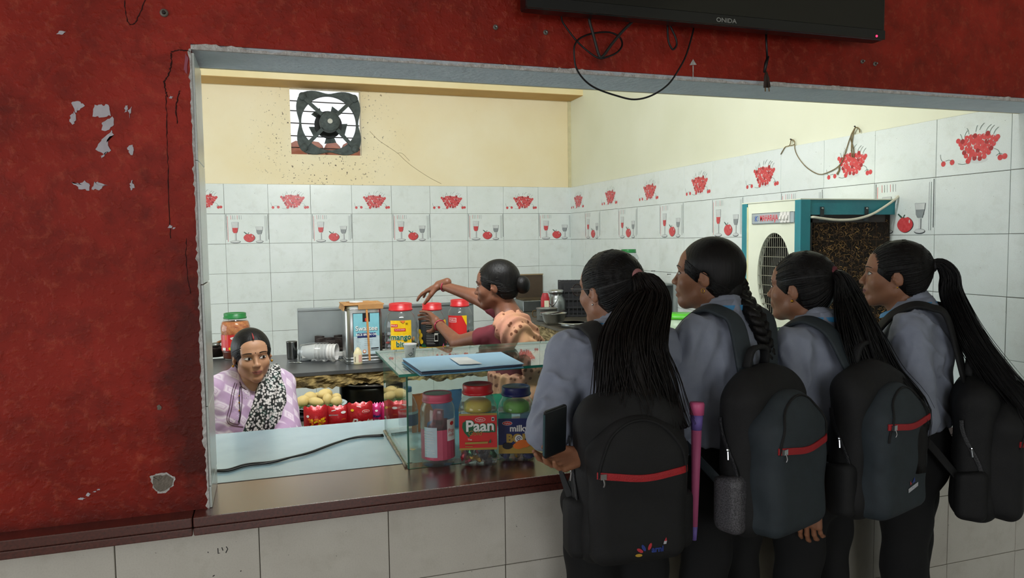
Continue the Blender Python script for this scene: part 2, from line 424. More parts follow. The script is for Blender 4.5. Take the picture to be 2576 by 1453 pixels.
# prints fired on the tiles (flat colour)
P_red = mat('print_cherry_red', '#c33a3c', .25, col2='#d4575a', scale=60); P_grn = mat('print_green', '#3e5a4c', .3); P_blk = mat('print_charcoal', '#3c4244', .3)
P_gry = mat('print_grey', '#8f9596', .3); P_pal = mat('print_pale', '#d6dad8', .25); P_dk = mat('print_dark_red', '#a8353a', .25)
def cherry_print(w_, h_):
    mb = MB(); rr = random.Random(3)
    U = lambda x: (x-.5)*w_; V = lambda y: (y-.5)*h_
    mb.mi = 4; mb.disc(U(.60), V(.205), .115*w_, .045*h_, FLAT, .0000)
    mb.mi = 3
    for x0 in (.34, .81): mb.line([(U(x0), V(.60)), (U(x0+(.575-x0)*.25), V(.38)), (U(x0+(.575-x0)*.62), V(.22))], .0014, FLAT, .0001)
    mb.mi = 0
    cand = []
    for row in range(6):
        y = .25+row*.062; hw = .10+.155*(row/5)**.75
        n = int(hw*2/.052)+1
        for k in range(n): cand.append((.575-hw+2*hw*k/(n-1)+rr.uniform(-.008, .008), y+rr.uniform(-.014, .014)))
    for k in range(6): cand.append((.43+.055*k, .60+rr.uniform(-.01, .03)))
    for q, (x, y) in enumerate(cand):
        mb.mi = 0 if rr.random() < .72 else 5
        mb.disc(U(x), V(y), .031*w_, .043*h_, FLAT, .0002+.00001*q, 9)
    mb.mi = 4
    for k in range(16):
        x, y = rr.choice(cand[4:]); mb.disc(U(x+.01), V(y+.02), .005*w_, .014*h_, FLAT, .0009, 6)
    for x, y in ((.11, .215), (.235, .225), (.455, .215), (.87, .215), (.925, .225)):
        mb.mi = 0; mb.disc(U(x), V(y), .034*w_, .048*h_, FLAT, .0004, 10)
    mb.mi = 1
    st = [[(.11, .24), (.075, .30), (.065, .38)], [(.14, .26), (.19, .27), (.23, .25)], [(.45, .18), (.39, .17), (.32, .19)], [(.87, .25), (.845, .33), (.79, .37)], [(.90, .26), (.86, .28), (.82, .25)]]
    for x, y, dx in ((.40, .62, .04), (.46, .66, -.03), (.55, .68, .02), (.60, .70, .06), (.68, .66, .07), (.73, .64, .06), (.78, .60, .06), (.37, .58, -.03)):
        st.append([(x, y), (x+dx*.4, y+.06), (x+dx, y+.10)])
    for p in st: mb.line([(U(a), V(b_)) for a, b_ in spline2(p)], .0017, FLAT, .0012)
    return mb.mesh('cherry_bowl_print')
def spline2(p): return [(q.x, q.y) for q in spline([(a, b_, 0) for a, b_ in p], 4)]
def glass_print(w_, h_):
    mb = MB(); U = lambda x: (x-.5)*w_; V = lambda y: (y-.5)*h_
    def ln(x, y0, y1, mi, wd=.003): mb.mi = mi; mb.line([(U(x), V(y0)), (U(x+.004), V(y1))], wd, FLAT, .0002)
    ln(.03, .98, .13, 2, .004); ln(.06, .92, .07, 0, .003); ln(.91, .93, .08, 3, .0025); ln(.94, .93, .08, 1, .0025); ln(.978, .98, .13, 2, .004)
    for k, x in enumerate((.135, .18, .225, .28, .325, .37)): ln(x, .95, .81, (0, 1, 3)[k % 3], .0025)
    def goblet(cx, rim, ytop, ywine, ybot, base, wmi):
        mb.mi = 4; mb.poly([(U(cx-rim), V(ytop)), (U(cx-rim*.85), V(ywine)), (U(cx-rim*.55), V(ybot+.03)), (U(cx), V(ybot)), (U(cx+rim*.55), V(ybot+.03)), (U(cx+rim*.85), V(ywine)), (U(cx+rim), V(ytop))][::-1], FLAT, .0002)
        mb.mi = wmi; mb.poly([(U(cx-rim*.85), V(ywine)), (U(cx-rim*.8), V(ybot+.08)), (U(cx-rim*.42), V(ybot+.02)), (U(cx+rim*.42), V(ybot+.02)), (U(cx+rim*.8), V(ybot+.08)), (U(cx+rim*.85), V(ywine))], FLAT, .0004)
        mb.mi = 3; mb.line([(U(cx-rim), V(ytop)), (U(cx+rim), V(ytop))], .0014, FLAT, .0005)
        mb.line([(U(cx-rim), V(ytop)), (U(cx-rim*.85), V(ywine)), (U(cx-rim*.55), V(ybot+.03))], .0014, FLAT, .0005)
        mb.mi = 2; mb.line([(U(cx+rim*1.02), V(ytop)), (U(cx+rim*.9), V(ywine)), (U(cx+rim*.5), V(ybot+.02))], .003, FLAT, .0005)
        mb.mi = 4; mb.line([(U(cx), V(ybot)), (U(cx), V(.1))], .012, FLAT, .0001)
        mb.mi = 2; mb.line([(U(cx+.018), V(ybot+.01)), (U(cx+.018), V(.1))], .0035, FLAT, .0003)
        mb.mi = 2; mb.disc(U(cx), V(.065), base*w_*1.04, .048*h_, FLAT, .0002, 18); mb.mi = 4; mb.disc(U(cx-.004), V(.072), base*w_*.95, .036*h_, FLAT, .0004, 18)
    goblet(.225, .078, .72, .53, .335, .115, 0); goblet(.775, .082, .565, .455, .285, .085, 3)
    ap = [(math.cos(a)*(.122+.012*math.cos(2*a)), math.sin(a)*.150-.022*abs(math.cos(a))*0+(-.02 if abs(math.cos(a)) < .3 and math.sin(a) > 0 else 0)) for a in [2*PI*k/26 for k in range(26)]]
    mb.mi = 2; mb.poly([(U(.545+x), V(.19+y)) for x, y in ap], FLAT, .0002); mb.mi = 0; mb.poly([(U(.538+x*.96), V(.195+y*.96)) for x, y in ap], FLAT, .0004)
    mb.mi = 4; mb.disc(U(.61), V(.25), .009*w_, .035*h_, FLAT, .0006, 8)
    mb.mi = 1; mb.poly([(U(.50), V(.33)), (U(.43), V(.40)), (U(.415), V(.385)), (U(.47), V(.315))], FLAT, .0006); mb.line([(U(.51), V(.31)), (U(.525), V(.36)), (U(.54), V(.37))], .005, FLAT, .0007)
    return mb.mesh('glasses_and_apple_print')
PM = [P_red, P_grn, P_blk, P_gry, P_pal, P_dk]
def with_mats(me, ms):
    for m in ms: me.materials.append(m)
    return me
ME_ch = {}; ME_gl = {}
for w_ in (TW, TWR):
    ME_ch[w_] = with_mats(cherry_print(w_, TH), PM); ME_gl[w_] = with_mats(glass_print(w_, TH), PM)
_tiles = {}
def tile(parent, w_, h_, m, M4, gap=.0011, th=.006):
    """one tile in the plane: M4 maps (x right, y up, z out of the wall)"""
    key = (round(w_, 4), round(h_, 4), m.name)
    if key not in _tiles:
        mb = MB(); a, b_ = w_/2-gap, h_/2-gap; e = .0012
        mb.add([(-a, -b_, 0), (a, -b_, 0), (a, b_, 0), (-a, b_, 0), (-a, -b_, th-e), (a, -b_, th-e), (a, b_, th-e), (-a, b_, th-e), (-a+e, -b_+e, th), (a-e, -b_+e, th), (a-e, b_-e, th), (-a+e, b_-e, th)],
               [(0, 1, 5, 4), (1, 2, 6, 5), (2, 3, 7, 6), (3, 0, 4, 7), (4, 5, 9, 8), (5, 6, 10, 9), (6, 7, 11, 10), (7, 4, 8, 11), (8, 9, 10, 11)])
        _tiles[key] = with_mats(mb.mesh('tile'), [m])
    o = link('tile', _tiles[key], parent)
    j = Matrix.Rotation(random.uniform(-.0016, .0016), 4, 'X') @ Matrix.Rotation(random.uniform(-.0016, .0016), 4, 'Y')
    o.matrix_local = M4 @ Matrix.Translation((random.uniform(-.0005, .0005), random.uniform(-.0005, .0005), random.uniform(0, .0010))) @ j
    return o
def mat4(ex, ey, ez, o):
    m_ = Matrix((ex, ey, ez)).transposed().to_4x4(); m_.translation = Vector(o); return m_
for i in range(-7, 9):
    for r_ in range(0, 8):
        x = XB0+TW*(i+.5); z = TT-TH*(r_+.5); ww = TW if i < 8 else XR-(XB0+8*TW)
        if i == 8: x = XB0+8*TW+ww/2
        t_ = tile(back, ww, TH, M_tile, mat4((1, 0, 0), (0, 0, 1), (0, -1, 0), (x, YB-.0034, z)))
        if r_ == 0 and i % 2 == 1: link('cherry_print', ME_ch[TW], t_, (0, 0, .0063))
        if r_ == 1 and i % 2 == 0: link('glass_print', ME_gl[TW], t_, (0, 0, .0063))
for i in range(0, 20):
    for r_ in range(0, 9):
        y = YB-TWR*(i+.5); z = TT-TH*(r_+.5)
        if z < 0: continue
        if i >= 13: y -= .0; 
        t_ = tile(right, TWR, TH, M_tile if i < 13 else M_tile, mat4((0, -1, 0), (0, 0, 1), (-1, 0, 0), (XR-.0034, y+(.09 if r_ >= 5 and i >= 10 else 0), z)))
        if r_ == 0 and i % 2 == 0 and i < 13: link('cherry_print', ME_ch[TWR], t_, (0, 0, .0063))
        if r_ == 1 and i % 2 == 1 and i < 13: link('glass_print', ME_gl[TWR], t_, (0, 0, .0063))
for i in range(-8, 10):
    for r_ in range(0, 3):
        x = XF0+TWF*(i+.5); hh = .25 if r_ else ZL-.045-ZF-.002
        z = ZF-.25*(r_-.5) if r_ else ZF+hh/2
        wf = TWF
        if x+TWF/2 > XR-.006:
            wf = XR-.006-(x-TWF/2); x = x-TWF/2+wf/2
            if wf < .02: continue
        tile(dado, wf, hh, M_dado, mat4((1, 0, 0), (0, 0, 1), (0, -1, 0), (x, YF+.0126, z)))
zj = ZL
for hh in (.055, .20, .30, .30, .255):
    tile(front, YI-YF-.002, hh, M_tile, mat4((0, -1, 0), (0, 0, 1), (1, 0, 0), (XL+.0005, (YF+YI)/2, zj+hh/2))); zj += hh

# chipped white paint along the soffit's arris
rr = random.Random(5); mb = MB(); n = 260; up_ = []; x0 = XL
for k in range(n+1):
    x = XL+(XR-XL)*k/n; big = .5+.5*math.sin(k*.31)+.5*math.sin(k*.083+1)
    up_.append((x, .003+.005*max(0, big)+rr.uniform(-.003, .004)))
vsx = []; fsx = []
for k, (x, t_) in enumerate(up_): vsx += [(x, YF-.0008, ZS-.001), (x, YF-.0008, ZS+max(.001, t_)), (x, YF+.008, ZS-.001)]
for k in range(n): a = 3*k; fsx += [(a, a+3, a+4, a+1), (a+2, a+5, a+3, a)]
mb.add(vsx, fsx); mb.build('paint_edge', M_edge, front)
mb = MB(); vsx = []; fsx = []; n = 150
for k in range(n+1):
    z = ZL+(ZS-ZL)*k/n; t_ = .003+abs(rr.gauss(0, .0022))+(.003 if 20 < k < 60 else 0)
    vsx += [(XL+.0004, YF-.0006, z), (XL-t_, YF-.0006, z)]
for k in range(n): a = 2*k; fsx.append((a, a+2, a+3, a+1))
mb.add(vsx, fsx); mb.build('paint_edge', M_edge, front)

# paint torn off by old posters, knocks that bared the plaster, cracks, rub marks
FW = lambda u, v: at(u, v, Y=YF)
def wall_patch(name, uv, m, jag=2.0, off=.0012, seed=1, sub=4, parent=None):
    r2 = random.Random(seed); out = []
    for k in range(len(uv)):
        a, b_ = uv[k], uv[(k+1) % len(uv)]
        for j in range(sub):
            t_ = j/sub; out.append((a[0]+(b_[0]-a[0])*t_+r2.uniform(-jag, jag), a[1]+(b_[1]-a[1])*t_+r2.uniform(-jag, jag)))
    mb = MB(); P = [FW(*p) for p in out]
    c0 = sum(P, Vector())/len(P); n_ = len(P)
    vs_ = [Vector((p.x, YF-off, p.z)) for p in P]+[Vector((c0.x, YF-off, c0.z))]
    mb.add(vs_, [(k, (k+1) % n_, n_) for k in range(n_)]); return mb.build(name, m, parent or front)
M_torn = mat('bare_lilac_grey_undercoat', '#d2cdd4', .8, col2='#bcb7be', scale=30); M_plas = mat('bared_grey_plaster', '#8d8478', .9, col2='#6e665c', scale=60, bump=.6)
for k, uv in enumerate([[(178, 258), (198, 254), (212, 264), (195, 280), (190, 282)], [(177, 290), (187, 282), (193, 300), (184, 314), (176, 306)], [(236, 266), (252, 263), (262, 265), (274, 263), (279, 290), (256, 294), (233, 293)],
      [(258, 308), (284, 294), (286, 313), (270, 330), (256, 326)], [(282, 329), (286, 340), (268, 350), (278, 380), (262, 388), (240, 376), (258, 350)], [(250, 392), (272, 380), (258, 398)], [(314, 266), (322, 264), (320, 280), (315, 282)], [(322, 280), (334, 268), (326, 296)],
      [(321, 370), (333, 364), (338, 372), (335, 390), (326, 388)], [(180, 458), (200, 463), (214, 455), (226, 462), (226, 478), (200, 476)], [(230, 476), (238, 457), (250, 460), (270, 464), (250, 477)], [(326, 462), (334, 451), (337, 470), (332, 480), (327, 470)]]):
    wall_patch('torn_patch', uv, M_torn, 2.2, seed=k, sub=4)
wall_patch('chipped_rim', [(378, 1196), (392, 1192), (420, 1189), (440, 1200), (438, 1220), (420, 1236), (398, 1240), (384, 1226)], M_edge, 2.5, .0010, 21)
wall_patch('bared_plaster', [(384, 1198), (396, 1195), (418, 1193), (435, 1202), (434, 1218), (418, 1232), (400, 1236), (387, 1224)], M_plas, 1.5, .0016, 22)
wall_patch('bared_plaster', [(395, 1019), (402, 1017), (407, 1024), (404, 1030), (396, 1030)], M_plas, 1, .0016, 23)
for k, (u, v, a, b_) in enumerate([(205, 1253, 10, 3), (222, 1243, 6, 5), (238, 1236, 5, 2), (248, 1230, 5, 2), (428, 570, 7, 4), (437, 574, 4, 3), (154, 82, 12, 5), (430, 245, 6, 3), (468, 160, 6, 26)]):
    wall_patch('rub_mark', [(u-a, v+b_*.6), (u-a*.2, v-b_), (u+a, v-b_*.5), (u+a*.3, v+b_)], M_torn if k < 8 else mat('pink_smear', '#a9586a', .7, scale=40), 1, .0014, 30+k)
M_crk = mat('crack_shadow', '#3a110d', .9)
def crack(pts, r_=.0015, seed=0):
    r2 = random.Random(seed); P = []
    for p in spline([(a, b_, 0) for a, b_ in pts], 7): P.append((p.x+r2.uniform(-1.5, 1.5), p.y+r2.uniform(-1, 1)))
    mb = MB(); mb.tube([Vector((FW(*p).x, YF, FW(*p).z)) for p in P], [r_*r2.uniform(.4, 1.2) for _ in P], 5); mb.build('crack', M_crk, front)
crack([(430, 132), (431, 160), (424, 190), (413, 205), (417, 230), (422, 245)], .0018, 1); crack([(452, 228), (446, 250), (443, 280), (446, 310)], .0016, 2)
crack([(418, 240), (419, 300), (420, 360), (423, 430), (424, 520), (430, 600)], .0012, 3); crack([(470, 600), (468, 640), (472, 700), (480, 740)], .0012, 4); crack([(430, 130), (455, 126), (484, 131)], .0016, 5)
crack([(313, 0), (320, 50), (330, 62), (344, 50), (366, 0)], .0014, 6)
# the chalked arrow on the lintel
mb = MB(); fr = lambda x, y, z: (FW(x, y).x, YF-.0012, FW(x, y).z)
mb.line([(1743, 205), (1743, 165)], 2.2, fr); mb.poly([(1734, 164), (1752, 163), (1743, 149)], fr); mb.build('chalk_arrow', M_edge, front)

# hairline crack in the yellow wall, ink marks on the dado
BW = lambda u, v: at(u, v, Y=YB)
for pts in ([(930, 330), (952, 352), (972, 366), (1000, 385), (1018, 402), (1040, 420), (1078, 445), (1110, 462)], [(1000, 385), (1012, 386), (1030, 404)]):
    mb = MB(); mb.tube([Vector((BW(q.x, q.y).x, YB, BW(q.x, q.y).z)) for q in spline([(a, b_, 0) for a, b_ in pts], 4)], .0016, 5); mb.build('crack', mat('plaster_crack', '#8d7c52', .9), back)
fr = lambda x, y, z: (at(x, y, Y=YF+.0056).x, YF+.0056, at(x, y, Y=YF+.0056).z)
mb = MB()
for pts in ([(548, 1378), (549, 1392), (553, 1390)], [(558, 1376), (561, 1384)], [(569, 1374), (573, 1380), (568, 1390)], [(523, 1387), (524, 1390)], [(535, 1449), (540, 1446)], [(605, 1437), (607, 1434)]): mb.line(pts, 2.4, fr)
mb.build('ink_mark', mat('ink_black', '#1b1a1a', .6), dado)
# ------------------------------------------------------------------ counters and granite
M_gran = mat('red_brown_granite', '#66342c', .24, col2='#4a2822', scale=160, contrast=.5, bump=.01, spec=.8, coat=.75)
M_grey = mat('grey_counter_stone', '#9dbac8', .25, col2='#8eabb8', scale=6, bump=.02, spec=.7, coat=.35)
M_black = mat('black_counter_stone', '#4b4d4d', .30, col2='#3c3e3e', scale=8, bump=.03)
M_rough = mat('crumbling_mortar', '#a08a56', .95, col2='#4a3d22', scale=24, contrast=.35, bump=1.0, bscale=60)
M_dark = mat('grimy_wall_under_counter', '#4b443a', .9, col2='#332d27', scale=6)
JX = -.197
def granite(x0, x1, label):
    t_ = thing('granite_sill', label, 'sill', ((x0+x1)/2, NOSE, 0), group='red-brown granite sills')
    w_ = x1-x0
    mb = MB(); mb.rbox((0, (YI-NOSE)/2, ZL-.0125), (w_-.002, YI-NOSE, .025), .003); mb.build('slab', M_gran, t_)
    mb = MB(); mb.rbox((0, .05+.004, ZL-.037), (w_-.002, .10, .020), .003); mb.build('edge_strip', M_gran, t_)
    return t_
granite(JX, XR-.006, 'long red-brown granite sill under the serving opening'); granite(-3.98, JX, 'red-brown granite sill jutting from under the solid red wall')
t_ = thing('serving_counter', 'pale grey stone counter top behind the granite sill', 'counter', (1.2, 2.4, 0))
mb = MB(); mb.rbox((-.1, .0165, ZL-.021), (3.35, 2.705-YI-.004, .040), .004); mb.build('slab', M_grey, t_)
mb = MB(); mb.lo((-1.7, -.25, 0), (1.58, -.17, ZL-.042)); mb.lo((-1.7, .15, 0), (-1.6, -.17, ZL-.042)); mb.build('base', M_dark, t_)
mb = MB(); mb.lo((-1.36, -.273, ZL-.004), (-.82, -.2692, ZL+.0008)); mb.build('joint_sealant', mat('black_sealant', '#17191b', .5), t_)
# island counter with crumbling front edge
def rough_edge(mb, x0, x1, y, z0, z1, amp, nx, nz, axis='x', seed=3):
    r2 = np.random.default_rng(seed); vs_ = []; fs = []
    for i in range(nx+1):
        for j in range(nz+1):
            x = x0+(x1-x0)*i/nx; z = z0+(z1-z0)*j/nz
            d = amp*(r2.random()+.5*math.sin(i*.7+j)+.4*math.sin(i*.23))*(1 if j < nz else .25)
            if j == 0: z += amp*1.2*(r2.random()-.3+.5*math.sin(i*.4))
            vs_.append((x, y-d, z) if axis == 'x' else (y-d, x, z))
    for i in range(nx):
        for j in range(nz): a = i*(nz+1)+j; fs.append((a, a+nz+1, a+nz+2, a+1) if axis == 'x' else (a, a+1, a+nz+2, a+nz+1))
    mb.add(vs_, fs)
CZ = .95; IY0, IY1 = 3.80, 4.47
t_ = thing('kitchen_island', 'dark stone cooking counter with a crumbling mortar edge behind the seated person', 'counter', (.3, 4.1, 0))
o_ = (-.3, -4.1, 0)
mb = MB(); mb.lo((-2.0-.3, IY0-4.1, CZ-.018), (1.55-.3, IY1-4.1, CZ)); mb.build('slab', M_black, t_)
mb = MB(); rough_edge(mb, -2.3, 1.25, IY0-4.1+.012, CZ-.085, CZ-.016, .014, 190, 7); mb.lo((-2.3, IY0-4.1+.015, CZ-.075), (1.25, IY1-4.1-.01, CZ-.019)); mb.build('mortar_edge', M_rough, t_)
for x in (-2.2, -.28, 1.15):
    mb = MB(); mb.lo((x-.05, IY0-4.1+.06, 0), (x+.05, IY1-4.1-.03, CZ-.08)); mb.build('pier', M_dark, t_)
mb = MB(); mb.lo((-2.2, IY0-4.1+.08, .50), (1.1, IY1-4.1-.04, .53)); mb.build('shelf', M_black, t_)
# counter along the right wall and the corner
t_ = thing('wall_counter', 'grimy stone counter along the right kitchen wall', 'counter', (2.4, 5.3, 0))
CX = 1.98
mb = MB(); mb.lo((CX-2.4, 3.55-5.3, CZ-.018), (XR-2.4-.012, YB-5.3-.012, CZ)); mb.build('slab', mat('grimy_black_stone', '#3f3b35', .45, col2='#5d5646', scale=9, contrast=.4, bump=.15), t_)
mb = MB(); rough_edge(mb, 3.55-5.3, YB-5.3-.02, CX-2.4+.012, CZ-.12, CZ-.012, .016, 160, 8, 'y', 5); mb.lo((CX-2.4+.016, 3.56-5.3, CZ-.11), (XR-2.42, YB-5.33, CZ-.019)); mb.build('mortar_edge', mat('pale_crumbling_mortar', '#a8976c', .95, col2='#5c4e33', scale=22, contrast=.35, bump=1.0, bscale=60), t_)
for y in (3.65, 5.0, 6.4):
    mb = MB(); mb.lo((CX-2.4+.08, y-5.3-.06, 0), (XR-2.43, y-5.3+.06, CZ-.11)); mb.build('pier', M_dark, t_)
# ------------------------------------------------------------------ shared surfaces
M_steel = mat('brushed_steel', '#c9cccb', .28, 1.0, col2='#a9adac', scale=30, stretch=(1, 1, .1))
M_steel2 = mat('dull_steel', '#9ea3a2', .38, 1.0, col2='#8a8f8e', scale=14)
M_alu = mat('aluminium', '#b9bdbd', .4, 1.0, col2='#a1a5a5', scale=18)
M_iron = mat('cast_iron', '#2b2423', .7, .3, col2='#3b302d', scale=30, bump=.5)
M_blk = mat('black_plastic', '#121315', .35, scale=30); M_cable = mat('black_cable', '#0e0f11', .45, scale=40)
M_red = mat('red_plastic', '#c21f26', .35, scale=10); M_wht = mat('white_plastic', '#e6e4dd', .4, scale=10); M_grn = mat('green_plastic', '#1d7a3a', .4, scale=10)
M_pet = clear_mat('clear_pet', '#f1f4f3', .9, .06, .02)
M_petd = clear_mat('scuffed_pet', '#eceff0', .9, .12, .05)
M_glass = clear_mat('case_glass', '#eff7f3', 1.0, .008, .012, (.75, .85, .8, 1), 1.5)
M_gedge = mat('green_glass_edge', '#2c8f78', .12, col2='#1c6d5c', scale=18, spec=.8)
def face_cam(p): return math.atan2(-p[1], -p[0])
def ppm(p): 
    """metres per photograph pixel at a point"""
    return (Vector(p)-Vector((0, 0, EYE))).dot(_f)/FPX

# ------------------------------------------------------------------ television and its cables
TVY = 1.83; tx0, tx1, tz0 = .648, 1.815, 2.197; tz1 = tz0+.66
t_ = thing('television', 'large black flat television hung over the serving opening', 'television', ((tx0+tx1)/2, TVY+.05, tz0))
wx = tx1-tx0
M_tv = mat('television_case', '#0d0e10', .3, scale=30); M_scr = mat('television_screen', '#050607', .12, spec=.6)
mb = MB(); mb.rbox((0, -.025, .33), (wx, .05, .66), .006); mb.build('case', M_tv, t_)
mb = MB(); mb.lo((-wx/2+.012, -.0515, .03), (wx/2-.012, -.0495, .648)); mb.build('screen', M_scr, t_)
mb = MB(); mb.lo((-wx/2+.002, -.0525, .001), (wx/2-.002, -.049, .028)); mb.build('lower_bezel', mat('glossy_black_bezel', '#17191c', .15), t_)
mb = MB(); mb.rbox((.02, .005, .30), (wx*.72, .05, .40), .02); mb.build('rear_housing', M_tv, t_)
mb = MB(); mb.text('ONIDA', .017, frame((.015, -.0528, .013), (1, 0, 0), (0, 0, 1)), .0004, sx=1.2, bold=.0003); mb.build('maker_lettering', mat('silver_lettering', '#a9abad', .3, .6), t_)
mb = MB(); mb.ball((wx/2-.035, -.0525, .009), .0035, 8, 6); mb.build('standby_light', emit_mat('red_standby_led', '#ff2a55', 3.0), t_)
for x in (-.25, .25):
    mb = MB(); mb.box((x, .043, .35), (.03, .020, .42)); mb.build('wall_bracket', M_blk, t_)
def wire(name, label, uv, Y, r_, m=M_cable, cat='cable', n=6, parent=None, wob=None):
    P = [at(u, v, Y=Y+(wob(i, len(uv)) if wob else 0)) for i, (u, v) in enumerate(uv)]
    mb = MB(); mb.smooth = True; mb.tube(spline(P, n), r_, 7); o = mb.build(name, m, parent)
    return tag(o, label, cat) if label else o
CV = [(1413, 30), (1413, 48), (1420, 63), (1449, 101), (1479, 129), (1506, 146), (1525, 144), (1552, 132), (1565, 113), (1558, 93), (1532, 81), (1492, 84), (1463, 94), (1448, 109), (1444, 129), (1449, 169), (1469, 200), (1499, 222), (1549, 240), (1595, 250), (1639, 240), (1681, 212), (1709, 172), (1727, 136), (1743, 81), (1746, 60)]
wire('power_cable', 'thin black cable hanging in a wide loop below the television', CV, 1.895, .0026, wob=lambda i, n: .012*math.sin(i*.8))
wire('aerial_cable', 'thick doubled black cable folded in a V under the television', [(1482, 30), (1483, 53), (1492, 85), (1507, 139), (1516, 142), (1540, 110), (1565, 80), (1590, 55), (1600, 40)], 1.89, .0042, mat('worn_black_cable', '#2a2623', .5))
wire('video_cable', 'small black cable loop under the middle of the television', [(1678, 40), (1679, 60), (1681, 99), (1687, 117), (1694, 124), (1702, 113), (1700, 96), (1692, 78), (1684, 60), (1682, 44)], 1.893, .003)
t_ = thing('mains_lead', 'black mains lead with a dusty two-pin plug dangling from the television', 'cable', at(1929, 90, Y=1.895)); o_ = t_.location
def rel(p): return Vector(p)-Vector(o_)
mb = MB(); mb.smooth = True; mb.tube([rel(at(u, v, Y=1.895)) for u, v in [(1927, 82), (1928, 110), (1930, 145)]], .0032, 7); mb.build('lead', M_cable, t_)
mb = MB(); mb.smooth = True; mb.tube([rel(at(u, v, Y=1.895)) for u, v in [(1932, 142), (1927, 160), (1923, 182)]], [.004, .0055, .004], 8); mb.build('tie', M_cable, t_)
M_plug = mat('dusty_brown_rubber', '#3a2a22', .8)
for du in (-4, 5):
    mb = MB(); mb.smooth = True; mb.tube([rel(at(u, v, Y=1.893)) for u, v in [(1927, 180), (1928+du*.6, 196), (1929+du, 220)]], [.003, .0048, .0055], 8); mb.build('plug_half', M_plug, t_)
    mb = MB(); mb.tube([rel(at(1929+du, 219, Y=1.893)), rel(at(1929.5+du*1.1, 230, Y=1.893))], .0016, 6); mb.build('pin', mat('tarnished_brass', '#6b5436', .5, .8), t_)
for k, (u, v, s_, lab) in enumerate([(413, 33, 1.0, 'grey wall anchor in the red wall above the torn patches'), (1246, 69, .75, 'steel wall anchor left of the television cables'), (1372, 82, .75, 'small steel bolt just left of the cable loop under the television'), (2168, 155, .7, 'left one of two steel bolts below the right end of the television'), (2200, 161, .75, 'right one of two steel bolts below the right end of the television')]):
    p = at(u, v, Y=YF); t_ = thing('wall_anchor', lab, 'wall anchor', p, group='bolts and anchors in the red wall')
    mb = MB(); mb.smooth = True; R_ = Matrix.Rotation(PI/2, 3, 'X'); mb.lathe([(.0095*s_, 0), (.0095*s_, .003), (.0065*s_, .005), (.0055*s_, .0052), (.003*s_, .003), (0, .003)], (0, 0, 0), 14, R_); mb.build('collar', mat('grey_anchor', '#8d877e', .6, .5), t_)
    mb = MB(); mb.lathe([(.004*s_, 0), (.004*s_, .012), (0, .0125)], (0, 0, 0), 8, R_); mb.build('bolt', M_iron if k == 0 else M_steel2, t_)

# ------------------------------------------------------------------ exhaust fan in the back wall
t_ = thing('exhaust_fan', 'dusty dark exhaust fan set in a square wall opening', 'fan', (.525, YB, 2.63))
M_fan = mat('dusty_glare_fan_paint', '#59625f', .8, col2='#3d4443', scale=30, bump=.6)  # dusty paint; glare is put into the colour as a lighter grey
c0 = Vector((0, 0, -.005)); n = 64; ov = []; iv = []
for k in range(n):
    a = 2*PI*k/n; e = 1/(abs(math.cos(a))**6+abs(math.sin(a))**6)**(1/6)
    ro = .262*e*(1-.03*math.cos(4*a)-.025*math.cos(8*a)); ov.append((ro*math.cos(a), ro*math.sin(a))); iv.append((.232*math.cos(a), .232*math.sin(a)))
mb = MB(); mb.smooth = False
vs_ = []
for y in (-.03, .02):
    vs_ += [(x, y, z) for x, z in ov]; vs_ += [(x, y, z) for x, z in iv]
fs = []
for k in range(n):
    j = (k+1) % n
    fs += [(k, j, n+j, n+k), (2*n+j, 2*n+k, 3*n+k, 3*n+j), (j, k, 2*n+k, 2*n+j), (n+k, n+j, 3*n+j, 3*n+k)]
mb.add(vs_, fs); mb.build('frame', M_fan, t_)
for a in (45, 135, 225, 315):
    ca, sa = math.cos(math.radians(a)), math.sin(math.radians(a))
    mb = MB(); mb.tube(spline([(ca*.30, -.035, sa*.30), (ca*.2, -.05, sa*.2), (ca*.085, -.09, sa*.085)], 4), .014, 6, up=Vector((0, 1, 0)), flat=(.016, .009)); mb.build('arm', M_fan, t_)
    mb = MB(); mb.smooth = True; mb.ball((ca*.305, -.04, sa*.305), (.035, .02, .035), 9, 6); mb.build('mounting_lug', M_fan, t_)
R_ = Matrix.Rotation(PI/2, 3, 'X')
mb = MB(); mb.smooth = True; mb.lathe([(.084, 0), (.084, .10), (.078, .115), (0, .118)], (0, -.02, 0), 28, R_); mo = mb.build('motor', M_fan, t_)
mb = MB(); mb.lathe([(.021, .118), (.021, .1195), (0, .1196)], (0, -.02, 0), 16, R_); mb.build('badge', mat('dusty_white_badge', '#c9c8bb', .6), mo)
mb = MB(); mb.lathe([(.118, 0), (.118, .02), (0, .022)], (0, .085, 0), 28, R_); mb.build('rotor', mat('greasy_rotor', '#1c1f1f', .7), t_)
for k in range(5):
    a = 2*PI*k/5+.5; rot = Matrix.Rotation(a, 3, 'Y')
    mb = MB(); P = [(-.03, .08, .10), (.03, .11, .10), (.055, .115, .155), (-.045, .075, .16)]
    mb.add([rot @ Vector(p) for p in P]+[rot @ (Vector(p)+Vector((0, .003, 0))) for p in P], [(0, 1, 2, 3), (7, 6, 5, 4), (0, 4, 5, 1), (1, 5, 6, 2), (2, 6, 7, 3), (3, 7, 4, 0)]); mb.build('blade', M_fan, t_)
for z in (.20, .115, .01, -.10, -.20):
    mb = MB(); mb.tube([(-.318, .10, z), (0, .102, z-.004), (.272, .10, z-.006)], .005, 6); mb.build('grille_bar', mat('rusty_bar', '#3b2f29', .8), t_)
